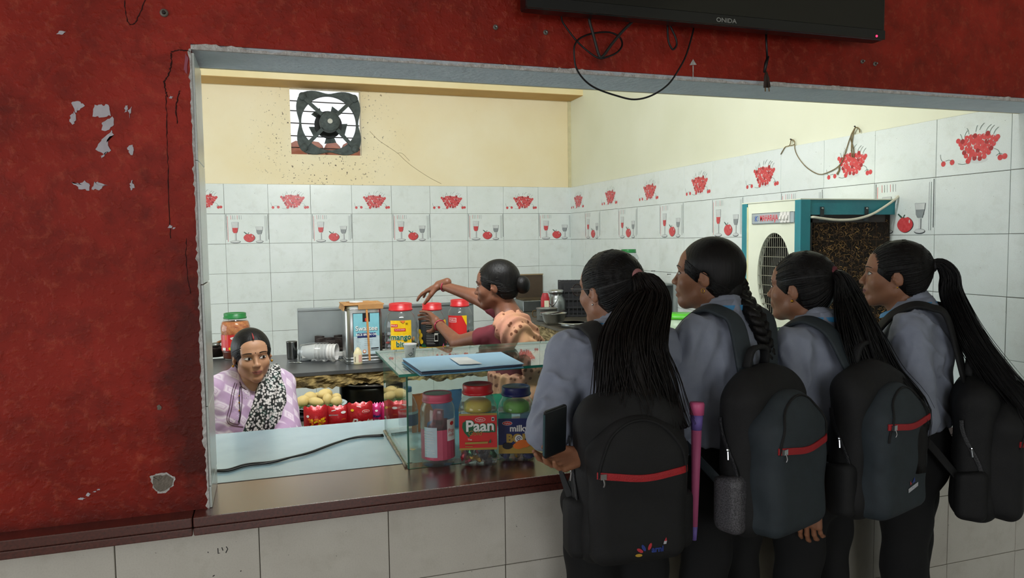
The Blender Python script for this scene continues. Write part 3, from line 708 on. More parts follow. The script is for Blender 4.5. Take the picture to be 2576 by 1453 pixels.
# neighbouring roof outside the fan opening
t_ = thing('tiled_roof', 'terracotta tiled roof glimpsed outside through the fan opening', 'roof', (.55, 8.6, 2.2))
M_ter = mat('terracotta', '#a5654a', .8, col2='#8a4f3a', scale=8)
for k in range(9):
    x = -.8+k*.2
    mb = MB(); mb.smooth = True; mb.tube([(x, 0, .33), (x, .5, .50)], .10, 10); mb.build('roof_tile', M_ter, t_)
mb = MB(); mb.lo((-1.0, .05, -.1), (1.0, .25, .25)); mb.build('wall', mat('far_wall', '#8d5b45', .8), t_)
mb = MB(); mb.lo((-.06, -.02, -.1), (.06, .05, .3)); mb.build('post', mat('far_post', '#3c3430', .8), t_)

# ------------------------------------------------------------------ glass display case on the counter
CX0, CX1, CY0, CY1 = .357, 2.05, 2.069, 2.52
CTOP = at(1030, 938, Y=CY0).z
t_ = thing('display_case', 'long glass display case standing on the serving counter', 'display case', ((CX0+CX1)/2, CY0, ZL)); ox = (CX0+CX1)/2; W_ = CX1-CX0; H_ = CTOP-ZL
def pane(name, a, b_, thin):
    """glass sheet with green edges: thin is the axis of its thickness"""
    a = Vector(a); b_ = Vector(b_); mb = MB(); mb.lo(a, b_); 
    order = [2, 2, 1, 0, 1, 0]
    mb.m = [0 if ax == thin else 1 for ax in order]
    return mb.build(name, [M_glass, M_gedge], t_)
pane('front_pane', (-W_/2, 0, .001), (W_/2, .006, H_-.008), 1)
pane('side_pane', (-W_/2, .006, .001), (-W_/2+.006, CY1-CY0, H_-.008), 0)
pane('side_pane', (W_/2-.006, .006, .001), (W_/2, CY1-CY0, H_-.008), 0)
pane('divider', (-.20, .008, .001), (-.194, CY1-CY0-.01, H_-.01), 0)
pane('top_pane', (-W_/2-.022, -.012, H_-.008), (W_/2+.01, CY1-CY0+.02, H_), 2)
pane('sliding_pane', (-.25, CY1-CY0-.012, .012), (W_/2-.01, CY1-CY0-.007, H_-.01), 1)
mb = MB(); mb.lo((-W_/2+.006, CY1-CY0-.03, 0), (W_/2-.006, CY1-CY0-.002, .011)); mb.build('rail', M_alu, t_)
mb = MB(); mb.lo((-W_/2+.3, CY1-CY0-.03, H_-.026), (W_/2-.006, CY1-CY0-.002, H_-.009)); mb.build('rail', M_alu, t_)
mb = MB(); mb.smooth = True
rr = random.Random(2); P = [(-W_/2-.002, .02+.43*k/24+rr.uniform(-.003, .003), .003) for k in range(25)]; mb.tube(P, [.0035*rr.uniform(.6, 1.5) for _ in P], 6); mb.build('sealant_bead', mat('dirty_silicone', '#a89d86', .7, col2='#6a604f', scale=60), t_)

# paper cup, folder
p = at(1032, 897, Z=CTOP); s_ = ppm(p)
t_ = thing('paper_cup', 'small white paper cup with a swirl print on the glass case', 'cup', p, face_cam(p)+PI/2)
mb = MB(); mb.smooth = True; r0 = 13*s_; hh = 31*s_; mb.lathe([(0, .001), (r0*.92, 0), (r0*1.25, hh), (r0*1.32, hh+.001), (r0*1.32, hh+.003), (r0*1.2, hh+.002), (r0*.9, .004), (0, .004)], (0, 0, 0), 24); mb.build('wall', mat('white_paper', '#e8e6e2', .6), t_)
mb = MB(); fr = wrap(r0*1.13, (0, 0, 0), -PI/2); mb.line(spline2([(-.006, .012), (0, .006), (.006, .010), (.004, .016), (-.002, .014)]), .0016, fr, .0012); mb.line(spline2([(.009, .008), (.012, .018), (.009, .024)]), .0012, fr, .0014); mb.disc(.010, .028, .002, .002, fr, .0016, 8); mb.build('swirl_print', P_blk, t_)
F = [at(u, v, Z=CTOP+.012) for u, v in [(1012, 902), (1260, 884), (1318, 914), (1060, 936)]]; c_ = sum(F, Vector())/4
t_ = thing('file_folder', 'light blue paper folder with a white note lying on the glass case', 'folder', (c_.x, c_.y, CTOP))
def sheet(name, Q, z0, z1, m, bend=0.0, nx=10):
    mb = MB(); vs_ = []; fs = []
    for i in range(nx+1):
        for j in range(3):
            t1 = i/nx; t2 = j/2; q = (Q[0]*(1-t1)+Q[1]*t1)*(1-t2)+(Q[3]*(1-t1)+Q[2]*t1)*t2
            zz = bend*math.sin(t1*PI*1.5+t2)*.5+bend*(t1-.5)**2*2
            vs_ += [(q.x-c_.x, q.y-c_.y, z0+abs(zz)), (q.x-c_.x, q.y-c_.y, z1+abs(zz))]
    for i in range(nx):
        for j in range(2):
            a = (i*3+j)*2; d = a+6; fs += [(a+1, d+1, d+3, a+3), (a, a+2, d+2, d)]
    for i in range(nx): a = i*6; fs += [(a, a+6, a+7, a+1), (a+4, a+5, a+11, a+10)]
    for j in range(2): a = j*2; e = nx*6+j*2; fs += [(a, a+1, a+3, a+2), (e, e+2, e+3, e+1)]
    mb.add(vs_, fs); return mb.build(name, m, t_)
Q2 = [q+Vector((-.004, -.010, 0)) for q in F]
sheet('back_cover', Q2, .001, .003, mat('folder_blue_dark', '#5d93b4', .6, scale=8), .002)
sheet('papers', [c_+(q-c_)*.985+Vector((0, .004, 0)) for q in F], .0042, .0085, mat('dark_papers', '#4e5260', .7, scale=30), .001)
sheet('front_cover', F, .0098, .0115, mat('folder_blue', '#9cc3dc', .55, col2='#8bb5d2', scale=6), .004)
N4 = [at(u, v, Z=CTOP+.013) for u, v in [(1131, 902), (1175, 899), (1213, 916), (1156, 919)]]
sheet('note', N4, .0150, .0155, mat('white_note_paper', '#dfe3e4', .7), .001)
# cord on the counter
for k, dv in enumerate((0, 3)):
    pass
P = [at(u, v, Z=ZL+.004) for u, v in [(541, 1183), (575, 1180), (620, 1167), (680, 1161), (730, 1150), (780, 1138), (850, 1112), (900, 1098), (964, 1093)]]
t_ = thing('counter_cord', 'thin black twin cord lying across the grey counter top', 'cord', (P[4].x, P[4].y, ZL)); o_ = Vector(t_.location)
for k in range(2):
    Q = [q-o_+Vector((0, -.006*k-.012*k*math.sin(i*.9), 0)) for i, q in enumerate(P)]
    mb = MB(); mb.smooth = True; mb.tube(spline(Q, 6), .0032, 7); mb.build('strand', M_cable, t_)

# ------------------------------------------------------------------ jars
def round_prof(r_, h_, ribs=0, neck=.66):
    P = [(0, .002), (r_*.90, 0), (r_*.98, .012), (r_, .03)]
    z1 = h_*.60; n = max(2, ribs*4)
    for k in range(1, n): z = .03+(z1-.03)*k/n; P.append((r_*(1-.022*(1-math.cos(2*PI*k/4)) if ribs else r_), z))
    P += [(r_, z1), (r_*.985, h_*.66), (r_*.93, h_*.73), (r_*.84, h_*.80), (r_*neck*1.06, h_*.85), (r_*neck, h_*.865), (r_*neck, h_*.95)]
    return P
def jar_lid(parent, r_, z0, z1, m, seg=32):
    mb = MB(); mb.smooth = True
    prof = [(r_*.98, z0), (r_*1.02, z0+.002), (r_*1.02, z0+(z1-z0)*.25), (r_*.97, z0+(z1-z0)*.28), (r_*.97, z1-.003), (r_*.94, z1), (r_*.86, z1), (r_*.84, z1-.003), (0, z1-.003)]
    mb.lathe(prof, (0, 0, 0), seg, wob=lambda a, z: .006*(1 if int(a*seg/PI) % 2 else -1) if z0+.004 < z < z1-.004 else 0); return mb.build('lid', m, parent)
def candies(parent, r_, z0, z1, n, cols, size, square=0, seed=1, name='sweets'):
    r2 = random.Random(seed); mb = MB()
    for k in range(n):
        a = r2.uniform(0, 2*PI); q = r_*math.sqrt(r2.uniform(.15, 1)); z = z0+(z1-z0)*r2.random()
        if square: x, y = r2.uniform(-r_, r_), r2.uniform(-r_, r_)
        else: x, y = q*math.cos(a), q*math.sin(a)
        mb.mi = r2.randrange(len(cols)); rot = Euler((r2.uniform(0, 6), r2.uniform(0, 6), r2.uniform(0, 6))).to_matrix()
        mb.ball((x, y, z), (size*1.5, size*.8, size*.7), 6, 4, rot)
    o = mb.build(name, cols, parent); o['kind'] = 'stuff'; return o
def lbl(parent, name, fr, shapes, mats):
    """printed label: list of (kind, material index, data...) stacked outwards"""
    mb = MB()
    for k, s_ in enumerate(shapes):
        mb.mi = s_[1]; off = .0004*(k+1)
        if s_[0] == 'rect':
            x0, y0, x1, y1 = s_[2]; n = 10
            for i in range(n): mb.add([fr(x0+(x1-x0)*i/n, y0, off), fr(x0+(x1-x0)*(i+1)/n, y0, off), fr(x0+(x1-x0)*(i+1)/n, y1, off), fr(x0+(x1-x0)*i/n, y1, off)], [(0, 1, 2, 3)])
        elif s_[0] == 'disc': mb.disc(*s_[2], fr, off)
        elif s_[0] == 'poly': mb.poly(s_[2], fr, off)
        elif s_[0] == 'line': mb.line(s_[2], s_[3], fr, off)
        elif s_[0] == 'text': mb.text(s_[2], s_[3], fr, off, *s_[4:6], **(s_[6] if len(s_) > 6 else {}))
    return mb.build(name, mats, parent)
L_yel = mat('label_yellow', '#eec21c', .35); L_red = mat('label_red', '#cf2b2a', .35, scale=4); L_wht = mat('label_white', '#e9e9e4', .4); L_grn = mat('label_green', '#17613c', .4); L_blk = mat('label_black', '#15161a', .35)
L_blu = mat('label_navy', '#1d2a63', .35); L_gold = mat('label_gold', '#a98a3c', .4); L_org = mat('label_orange', '#e0701d', .4); L_pnk = mat('label_pink', '#d8567f', .4); L_lb = mat('label_pale_blue', '#b9cdd3', .5); L_sky = mat('label_sky', '#7fc0cc', .4)
LM = [L_yel, L_red, L_wht, L_grn, L_blk, L_blu, L_gold, L_org, L_pnk, L_lb, L_sky]
Y_, R__, W__, G_, K_, B_, O_, OR, PK, LB, SK = range(11)
def lines(x0, x1, y0, y1, n, mi, seed=0, wd=.0012):
    r2 = random.Random(seed); out = []
    for k in range(n):
        y = y0+(y1-y0)*k/max(1, n-1); out.append(('line', mi, [(x0, y), (x0+(x1-x0)*r2.uniform(.5, 1), y)], wd))
    return out
SW = [mat('sweet_gold', '#c98a2c', .35), mat('sweet_black', '#1e1c20', .3), mat('sweet_green', '#3d7d52', .4), mat('sweet_red', '#a52a2e', .3)]
# the three big jars on the island
def big_jar(u, vt, hw, Y, label, shapes, seed, lidm=M_red, a_off=0.0):
    p = at(u, 800, Y=Y); p.z = CZ; top = at(u, vt, Y=Y).z; r_ = hw*ppm(p); h_ = top-CZ
    t_ = thing('sweet_jar', label, 'jar', p, face_cam(p)+PI/2, 'red-lidded sweet jars on the island counter')
    mb = MB(); mb.smooth = True; mb.lathe(round_prof(r_, h_, 5), (0, 0, 0), 36); mb.build('body', M_pet, t_)
    jar_lid(t_, r_*.70, h_*.88, h_, lidm)
    candies(t_, r_*.85, .012, h_*.42, 110, SW, .009, seed=seed)
    lbl(t_, 'printed_label', wrap(r_*1.0, (0, 0, 0), -PI/2+a_off), shapes(r_, h_), LM)
    return t_
def mango(r_, h_):
    w2 = r_*.64; y0, y1 = h_*.22, h_*.74
    S = [('rect', Y_, (-w2, y0, w2, y1)), ('rect', R__, (-w2*.95, y1-.035, -w2*.28, y1-.019)), ('text', W__, 'PARLE', .012, -w2*.62, y1-.027), ('text', K_, '80', .014, w2*.55, y1-.018),
         ('rect', R__, (-w2*.62, y0+h_*.348, w2*.42, y0+h_*.392)), ('text', W__, 'FLAVOURED', .009, -w2*.1, y0+h_*.37)]
    for o, mi, b_ in ((.0012, W__, .0022), (0, G_, .0010)):
        S += [('text', mi, 'mango', .040, 0, y0+h_*.250, dict(bold=b_)), ('text', mi, 'bite', .040, .004, y0+h_*.135, dict(bold=b_))]
    S += [('poly', OR, [(-w2*.1, y1-.001), (w2*.4, y1-.001), (w2*.2, y1-.014)]), ('line', OR, [(w2*.6, y0+.03), (w2*.75, y0+.042)], .004), ('line', OR, [(-w2*.8, y0+.012), (-w2*.6, y0+.02)], .004), ('line', OR, [(w2*.3, y0+.01), (w2*.5, y0+.018)], .004)]
    return S
def dark_jar(r_, h_):
    w2 = r_*1.15; S = [('rect', K_, (-w2, h_*.26, w2, h_*.72)), ('rect', Y_, (-w2, h_*.22, w2, h_*.26))]
    for k, (x, y) in enumerate([(-.8, .36), (-.88, .30), (-.75, .25), (-.9, .42), (.85, .58), (.92, .5)]): S.append(('disc', Y_, (x*w2, (y+.1)*h_, .014, .014)))
    for k, x in enumerate((-.7, -.6, -.5)): S.append(('poly', G_, [(x*w2, h_*.26), (x*w2+.012, h_*.26), (x*w2+.002, h_*.33)]))
    S.append(('poly', PK, [(.6*w2, h_*.26), (.75*w2, h_*.26), (.7*w2, h_*.32)]))
    S += lines(-w2*.35, w2*.45, h_*.32, h_*.68, 13, W__, 4) + [('rect', W__, (.1*w2, h_*.36, .3*w2, h_*.5)), ('rect', K_, (.12*w2, h_*.38, .28*w2, h_*.47))]
    return S
def red_jar(r_, h_):
    w2 = r_*.75; S = [('rect', R__, (-w2, h_*.26, w2, h_*.74)), ('rect', W__, (-w2*.84, h_*.625, -w2*.02, h_*.70)), ('rect', R__, (-w2*.80, h_*.633, -w2*.06, h_*.692)), ('text', W__, 'PARLE', .014, -w2*.43, h_*.66), ('poly', Y_, [(w2*.5, h_*.74), (w2, h_*.74), (w2, h_*.56)])]
    S += lines(-w2*.6, w2*.2, h_*.3, h_*.4, 4, W__, 5); return S
big_jar(1008, 762, 42, 3.90, 'clear sweet jar with a yellow label and green lettering', mango, 1)
big_jar(1087, 762, 35.5, 3.95, 'clear sweet jar with a black label between two others', dark_jar, 2)
big_jar(1157, 753, 34, 4.02, 'clear sweet jar with a red label behind the cook\'s arm', red_jar, 3, a_off=-.25)
# jars inside the case
def case_jar(u, vb, vt, hw, label, build):
    p = at(u, vb, Z=ZL+.001); s_ = ppm(p); h_ = (vb-vt)*s_*1.0
    t_ = thing('case_jar', label, 'jar', p, face_cam(p)+PI/2, 'sweet jars inside the glass case'); build(t_, hw*s_, h_); return t_
def pink(t_, r_, h_):
    mb = MB(); mb.smooth = True; mb.lathe([(0, .002), (r_*.92, 0), (r_, .012), (r_, h_*.76), (r_*.95, h_*.82), (r_*.84, h_*.87), (r_*.82, h_*.95)], (0, 0, 0), 36); mb.build('body', M_petd, t_)
    o = jar_lid(t_, r_*.88, h_*.885, h_, mat('faded_pink_plastic', '#cf5a70', .45, col2='#c04c62', scale=12))
    mb = MB(); mb.lathe([(r_*.76, h_-.0025), (0, h_-.001)], (0, 0, 0), 28); mb.build('lid_paper', mat('grubby_white_disc', '#c3c0bb', .7), t_)
    mf = mat('pink_foil', '#c4576d', .2, .75, col2='#8d3348', scale=30, contrast=.4); r2 = random.Random(4)
    for k in range(9):
        a = r2.uniform(0, 6.28); q = r_*.55*r2.random(); x, y = q*math.cos(a), q*math.sin(a); hh = h_*r2.uniform(.5, .8)
        mb = MB(); P = [(x+r2.uniform(-.006, .006), y+r2.uniform(-.006, .006), .006+hh*j/6) for j in range(7)]; mb.tube(P, [.016*r2.uniform(.7, 1.15) for _ in P], 6); mb.build('foil_roll', mf, t_)
    lbl(t_, 'printed_label', wrap(r_, (0, 0, 0), -PI/2), [('rect', PK, (-r_*1.3, h_*.10, r_*1.3, h_*.52)), ('rect', LB, (-r_*.85, h_*.14, -r_*.05, h_*.56)), ('rect', W__, (r_*.55, h_*.36, r_*1.3, h_*.66)), ('disc', R__, (r_*.9, h_*.6, .008, .006)), ('text', R__, 'Pop', .016, r_*.85, h_*.50), ('text', R__, 'rolls', .013, r_*.85, h_*.44)]+lines(-r_*.78, -r_*.15, h_*.2, h_*.5, 9, W__, 2, .001), [L_yel, L_red, L_wht, L_grn, L_blk, L_blu, L_gold, L_org, mat('label_rose', '#c4586f', .35), L_lb, L_sky])
def square_jar(t_, r_, h_, lidm, shapes, inner, sw, body=None):
    mb = MB(); mb.smooth = True
    mb.lathe([(0, .002), (r_*.95, 0), (r_*.99, .010), (r_, h_*.20), (r_, h_*.62), (r_*.97, h_*.66)], (0, 0, 0), 40, square=5)
    mb.build('body', body or M_petd, t_)
    mb = MB(); mb.smooth = True; mb.lathe([(r_*1.02, h_*.655), (r_*.97, h_*.72), (r_*.86, h_*.80), (r_*.76, h_*.84), (r_*.74, h_*.92)], (0, 0, 0), 36); mb.build('shoulder', body or M_petd, t_)
    jar_lid(t_, r_*.80, h_*.875, h_, lidm)
    candies(t_, r_*.8, .01, h_*.26, 46, sw, .012, 1, 7)
    if inner: mb = MB(); mb.smooth = True; mb.lathe([(r_*.6, h_*.64), (r_*.72, h_*.66), (r_*.70, h_*.76), (r_*.5, h_*.80)], (0, 0, 0), 24); mb.build('packet_inside', inner, t_)
    lbl(t_, 'printed_label', frame((0, -r_*1.004, 0), (1, 0, 0), (0, 0, 1)), shapes, LM)
SW2 = [mat('foil_gold', '#b98f2f', .25, .7), mat('foil_green', '#2f6a3f', .25, .6), mat('foil_red', '#9c2530', .25, .6), mat('foil_silver', '#b5b5b5', .2, .9), L_blk]
def paan(t_, r_, h_):
    w2 = r_*.96; y0, y1 = h_*.235, h_*.645
    S = [('rect', O_, (-w2, y0-.006, w2, y1+.006)), ('rect', R__, (-w2, y0, w2, y1)),
         ('poly', G_, [(-w2*.5+a, y0+(y1-y0)*.66+b_) for a, b_ in [(0, -.032), (.012, -.018), (.019, -.002), (.017, .012), (.008, .017), (0, .010), (-.008, .017), (-.017, .012), (-.019, -.002), (-.012, -.018)]]),
         ('disc', W__, (w2*.12, y1-.012, .015, .0065)), ('disc', R__, (w2*.12, y1-.012, .0138, .0055)), ('text', W__, 'Hyfun', .0075, w2*.12, y1-.012),
         ('text', G_, 'Paan', .046, w2*.12, y0+(y1-y0)*.655, dict(bold=.0030)), ('text', W__, 'Paan', .045, w2*.10, y0+(y1-y0)*.665, dict(bold=.0012)), ('text', O_, 'Gold', .020, -w2*.18, y0+(y1-y0)*.46, dict(shear=.2)),
         ('line', G_, [(w2*.30, y0+(y1-y0)*.50), (w2*.6, y0+(y1-y0)*.49), (w2*.8, y0+(y1-y0)*.53)], .004), ('rect', W__, (w2*.72, y1-.016, w2*.86, y1-.005)), ('rect', L_blk and K_, (w2*.745, y1-.014, w2*.835, y1-.007)),
         ('text', W__, 'The', .008, -w2*.45, y0+(y1-y0)*.27), ('line', O_, [(-w2*.7, y0+(y1-y0)*.16), (w2*.5, y0+(y1-y0)*.17)], .006), ('poly', G_, [(w2*.55, y0+.015), (w2*.65, y0+.028), (w2*.68, y0+.015)]), ('line', O_, [(-w2*.7, y0+.006), (-w2*.3, y0+.006)], .002)]
    square_jar(t_, r_, h_, M_red, S, mat('yellow_packet', '#dcc23a', .5), SW2)
def milky(t_, r_, h_):
    w2 = r_*.97; y0, y1 = h_*.13, h_*.60
    S = [('rect', O_, (-w2, y0-.004, w2, y1)), ('rect', B_, (-w2, y0+.022, w2, y1)), ('disc', W__, (-w2*.5, y1-.014, .015, .0065)), ('disc', R__, (-w2*.5, y1-.014, .0138, .0055)), ('text', W__, 'Hyfun', .0075, -w2*.5, y1-.014),
         ('text', W__, 'milky', .026, w2*.14, y1-.030, dict(bold=.0008)), ('text', O_, 'BON', .034, w2*.12, y1-.060, dict(bold=.002)), ('disc', W__, (w2*.12, y1-.060, .0115, .0115)), ('line', B_, [(w2*.12+.008*math.cos(k*.7)*(1-k/16), y1-.060+.008*math.sin(k*.7)*(1-k/16)) for k in range(15)], .002),
         ('disc', OR, (w2*.35, y0+.026, .022, .012)), ('disc', OR, (w2*.1, y0+.02, .016, .010)), ('disc', K_, (-w2*.5, y0+.02, .015, .01)), ('rect', W__, (w2*.7, y1-.012, w2*.9, y1-.008))]
    square_jar(t_, r_, h_, mat('navy_plastic', '#20265e', .35), S, mat('lime_packet', '#7cc94a', .5), [L_blk, L_blu, SW2[0]])
case_jar(1103, 1163, 985, 43, 'jar with a pink lid and pink foil sweets in the glass case', pink)
case_jar(1204, 1157, 962, 48, 'square jar with a red lid and red label in the glass case', paan)
case_jar(1300, 1146, 968, 46, 'square jar with a navy lid and blue label in the glass case', milky)
# water bottle
p = at(1029, 1128, Z=ZL+.001); s_ = ppm(p); h_ = 158*s_; r_ = 24*s_
t_ = thing('water_bottle', 'clear plastic water bottle with a blue cap behind the case corner', 'bottle', p, face_cam(p)+PI/2)
mb = MB(); mb.smooth = True; P = [(0, .004), (r_*.85, 0), (r_, .008)]
for k in range(1, 28): z = .008+h_*.60*k/28; P.append((r_*(1-.04*(k % 2)), z))
P += [(r_, h_*.63), (r_*.95, h_*.70), (r_*.7, h_*.80), (r_*.42, h_*.88), (r_*.36, h_*.90), (r_*.36, h_*.94)]
mb.lathe(P, (0, 0, 0), 26); mb.build('body', M_pet, t_)
mb = MB(); mb.smooth = True; mb.lathe([(r_*.42, h_*.92), (r_*.42, h_*.99), (r_*.36, h_), (0, h_)], (0, 0, 0), 18); mb.build('cap', mat('blue_cap', '#3f86b5', .4), t_)
lbl(t_, 'printed_label', wrap(r_*1.01, (0, 0, 0), -PI/2), [('rect', B_, (-r_*2, h_*.40, r_*2, h_*.62)), ('rect', LB, (-r_*2, h_*.58, r_*2, h_*.62))], [L_yel, L_red, L_wht, L_grn, L_blk, mat('label_slate', '#40587c', .4), L_gold, L_org, L_pnk, L_lb, L_sky])
# loose packets at the back of the case
for k, (u, v, w_, h_, m, lab) in enumerate([(1075, 1010, 40, 50, L_org, 'red and orange snack packet lying behind the pink-lidded jar'), (1118, 1000, 46, 40, mat('packet_blue', '#3f7fb8', .35), 'blue snack packet at the back of the glass case'), (1255, 1005, 34, 34, mat('packet_teal', '#3fae8a', .4), 'green and yellow packet behind the navy-lidded jar'), (1352, 1040, 46, 40, mat('tray_blue', '#3d6f92', .4), 'blue plastic tray at the right of the case')]):
    p = at(u, 1110, Y=CY1-.05); top = at(u, v-h_/2, Y=CY1-.05).z; s_ = ppm(p); p.z = ZL+.002; hh = top-p.z
    mb = MB(); mb.smooth = True; n = 8; vs_ = []; fs = []
    for i in range(n+1):
        for j in range(n+1):
            x = (i/n-.5)*w_*s_*2; z = hh*j/n; d = .018*math.sin(PI*i/n)*math.sin(PI*j/n)+.003*math.sin(i*2+j)
            vs_ += [(x, -d, z), (x, d+.001, z)]
    for i in range(n):
        for j in range(n): a = (i*(n+1)+j)*2; d = a+2*(n+1); fs += [(a, d, d+2, a+2), (a+1, a+3, d+3, d+1)]
    mb.add(vs_, fs); o = mb.build('snack_packet' if k < 3 else 'plastic_tray', m, None, p, (0.08, 0, random.uniform(-.2, .2))); tag(o, lab, 'packet' if k < 3 else 'tray')
# ------------------------------------------------------------------ air cooler by the right wall
KX, KY0, KY1, KZ0, KZ1 = 2.245, 2.72, 3.15, .30, 1.766
t_ = thing('air_cooler', 'tall cream and teal desert air cooler with a straw pad side', 'air cooler', (KX, KY0, 0))
M_teal = mat('chipped_teal_paint', '#1d7f86', .4, col2='#27707d', scale=9, bump=.2); M_cream = mat('cream_enamel', '#dfe3cf', .4, col2='#d3d8c2', scale=5, bump=.05)
DX = XR-.012-KX; DY = KY1-KY0
for x, y in ((.028, .02), (.028, DY-.02), (DX-.028, DY-.02)):
    mb = MB(); mb.rbox((x, y, KZ1/2), (.056, .04, KZ1), .004); mb.build('corner_post', M_teal, t_)
mb = MB(); mb.lo((.052, .006, KZ1-.07), (DX, .02, KZ1-.004)); mb.build('top_rail', M_teal, t_)
mb = MB(); mb.lo((.0, .0, KZ1-.003), (DX, DY, KZ1+.002)); mb.build('top_panel', M_cream, t_)
mb = MB(); mb.lo((.002, DY-.05, KZ0), (.026, DY-.036, KZ1-.02)); mb.build('edge_bead', mat('yellowed_cream', '#d5d3a5', .5), t_)
# cream front panel with an oval opening, facing the kitchen
cy, cz, ay, az = .185, 1.415, .122, .203
n = 56; R0 = []; R1 = []
y0, y1, z0, z1 = .04, DY-.045, KZ0, KZ1-.004
for k in range(n):
    a = 2*PI*k/n; R0.append((cy+ay*math.cos(a), cz+az*math.sin(a)))
    ca, sa = math.cos(a), math.sin(a)
    tmx = min((y1-cy)/ca if ca > 1e-6 else (y0-cy)/ca if ca < -1e-6 else 9, (z1-cz)/sa if sa > 1e-6 else (z0-cz)/sa if sa < -1e-6 else 9)
    R1.append((cy+ca*tmx, cz+sa*tmx))
mb = MB(); vs_ = [(.004, y, z) for y, z in R0]+[(.004, y, z) for y, z in R1]+[(.03, y, z) for y, z in R0]
fs = []
for k in range(n):
    j = (k+1) % n; fs += [(k, n+k, n+j, j), (k, j, 2*n+j, 2*n+k)]
for (ya, za) in ((y0, z0), (y1, z0), (y1, z1), (y0, z1)):
    q = min(range(n), key=lambda k: 0 if False else abs(math.atan2(za-cz, ya-cy)-math.atan2(R1[k][1]-cz, R1[k][0]-cy)))
mb.add(vs_, fs)
for ya, za in ((y0, z0), (y1, z0), (y1, z1), (y0, z1)):
    k1 = [k for k in range(n) if abs(R1[k][0]-ya) < 1e-4]; k2 = [k for k in range(n) if abs(R1[k][1]-za) < 1e-4]
    if k1 and k2:
        a_ = min(k1, key=lambda k: abs(R1[k][1]-za)); b_ = min(k2, key=lambda k: abs(R1[k][0]-ya))
        mb.add([(.004, *R1[a_]), (.004, ya, za), (.004, *R1[b_])], [(0, 1, 2)])
mb.build('front_panel', M_cream, t_)
mb = MB(); mb.lo((.09, .03, 1.0), (.095, DY-.03, KZ1-.02)); mb.build('dark_interior', mat('cooler_dark_inside', '#0c0b09', .9), t_)
M_wire = mat('grille_wire', '#a6a491', .4, .6)
for k in range(17):
    y = cy-ay+2*ay*(k+.5)/17; hz = az*math.sqrt(max(0, 1-((y-cy)/ay)**2))
    mb = MB(); mb.tube([(.012, y, cz-hz), (.012, y, cz+hz)], .0012, 5); mb.build('grille_wire', M_wire, t_)
for k in range(9):
    z = cz-az+2*az*(k+.5)/9; hy = ay*math.sqrt(max(0, 1-((z-cz)/az)**2))
    mb = MB(); mb.tube([(.010, cy-hy, z), (.010, cy+hy, z)], .0018, 5); mb.build('grille_wire', M_wire, t_)
# maker's strip: reads from the kitchen side; its right end is nearest the camera
ly0, ly1, lz0, lz1 = .0, .345, 1.662, 1.713
mb = MB(); mb.lo((-.001, .042, lz0), (.0045, ly1, lz1)); st = mb.build('name_strip', mat('grey_strip', '#a7b0b2', .35), t_)
fr = frame((-.0012, ly1, (lz0+lz1)/2), (0, -1, 0), (0, 0, 1))
mb = MB(); mb.mi = 1
mb.line([(0, .0245), (.30, .0245)], .0022, fr, .0004); mb.line([(0, -.0245), (.30, -.0245)], .0022, fr, .0004); mb.line([(.001, -.0255), (.001, .0255)], .0022, fr, .0004)
mb.mi = 2; mb.text('MAHARAJA', .040, fr, .0004, .128, 0, sx=.66, bold=.0022); mb.mi = 0; mb.text('MAHARAJA', .040, fr, .0010, .128, 0, sx=.66, bold=.0006)
mb.mi = 3; mb.text('K', .036, fr, .0006, .032, -.002, sx=.8, bold=.001, shear=.15); mb.mi = 1
for dx in (-.013, .016): 
    for dz in (-.008, .0, .008): mb.line([(.032+dx-.002, dz), (.032+dx+.003, dz)], .003, fr, .0005)
mb.text('GOLD', .022, fr, .0006, .222, 0, sx=.62)
mb.build('name_print', [mat('maker_red', '#d0303f', .4), mat('maker_dark', '#3e4648', .4), mat('maker_pale', '#e3cfd0', .4), mat('maker_blue', '#3a5fae', .4)], st)
for k in range(3):
    y = .075+k*.023
    mb = MB(); mb.rbox((-.004, y, (lz0+lz1)/2), (.008, .019, .050), .003); sw = mb.build('switch_plate', M_wht, t_)
    mb = MB(); mb.box((-.010, y, (lz0+lz1)/2), (.010, .009, .020), Matrix.Rotation(.35, 3, 'Y')); mb.build('rocker', M_wht, sw)
# pad side facing the hall
mb = MB(); mb.lo((.055, .030, KZ0), (DX-.004, .045, KZ1-.06)); mb.build('pad_backing', mat('wet_straw_dark', '#2a1f12', .95, col2='#140f09', scale=30, bump=.8), t_)
M_st = [mat('straw_light', '#a8834a', .8), mat('straw_mid', '#77592f', .8), mat('straw_dark', '#4a3620', .8)]
r2 = random.Random(11); mb = MB()
for k in range(3600):
    x = r2.uniform(.06, DX-.01); z = r2.uniform(.75, KZ1-.085); a = r2.uniform(0, PI); l = r2.uniform(.010, .030); cv = r2.uniform(-.9, .9); wd = .0014; mb.mi = r2.choices((0, 1, 2), (1, 3, 3))[0]
    if x > DX-.12 and z > KZ1-.20 and r2.random() < .8: continue
    P = []
    for j in range(4):
        P.append((x+math.cos(a)*l*(j/3-.5), .026-.010*math.sin(PI*j/3)*r2.random(), z+math.sin(a)*l*(j/3-.5))); a += cv*.6
    vs_ = []
    for p in P: vs_ += [(p[0]-wd*math.sin(a), p[1], p[2]+wd*math.cos(a)), (p[0]+wd*math.sin(a), p[1], p[2]-wd*math.cos(a))]
    mb.add(vs_, [(0, 1, 3, 2), (2, 3, 5, 4), (4, 5, 7, 6)])
o = mb.build('straw_pad', M_st, t_); o['kind'] = 'stuff'
mb = MB()
for k in range(7): mb.tube([(.06, .014, .8+k*.13), (DX-.06, .014, .8+k*.13)], .0014, 5)
for k in range(6): mb.tube([(.09+k*.07, .015, .75), (.09+k*.07, .015, KZ1-.08)], .0010, 5)
o = mb.build('pad_netting', mat('rusty_netting', '#4a3520', .7, .4), t_); o['kind'] = 'stuff'
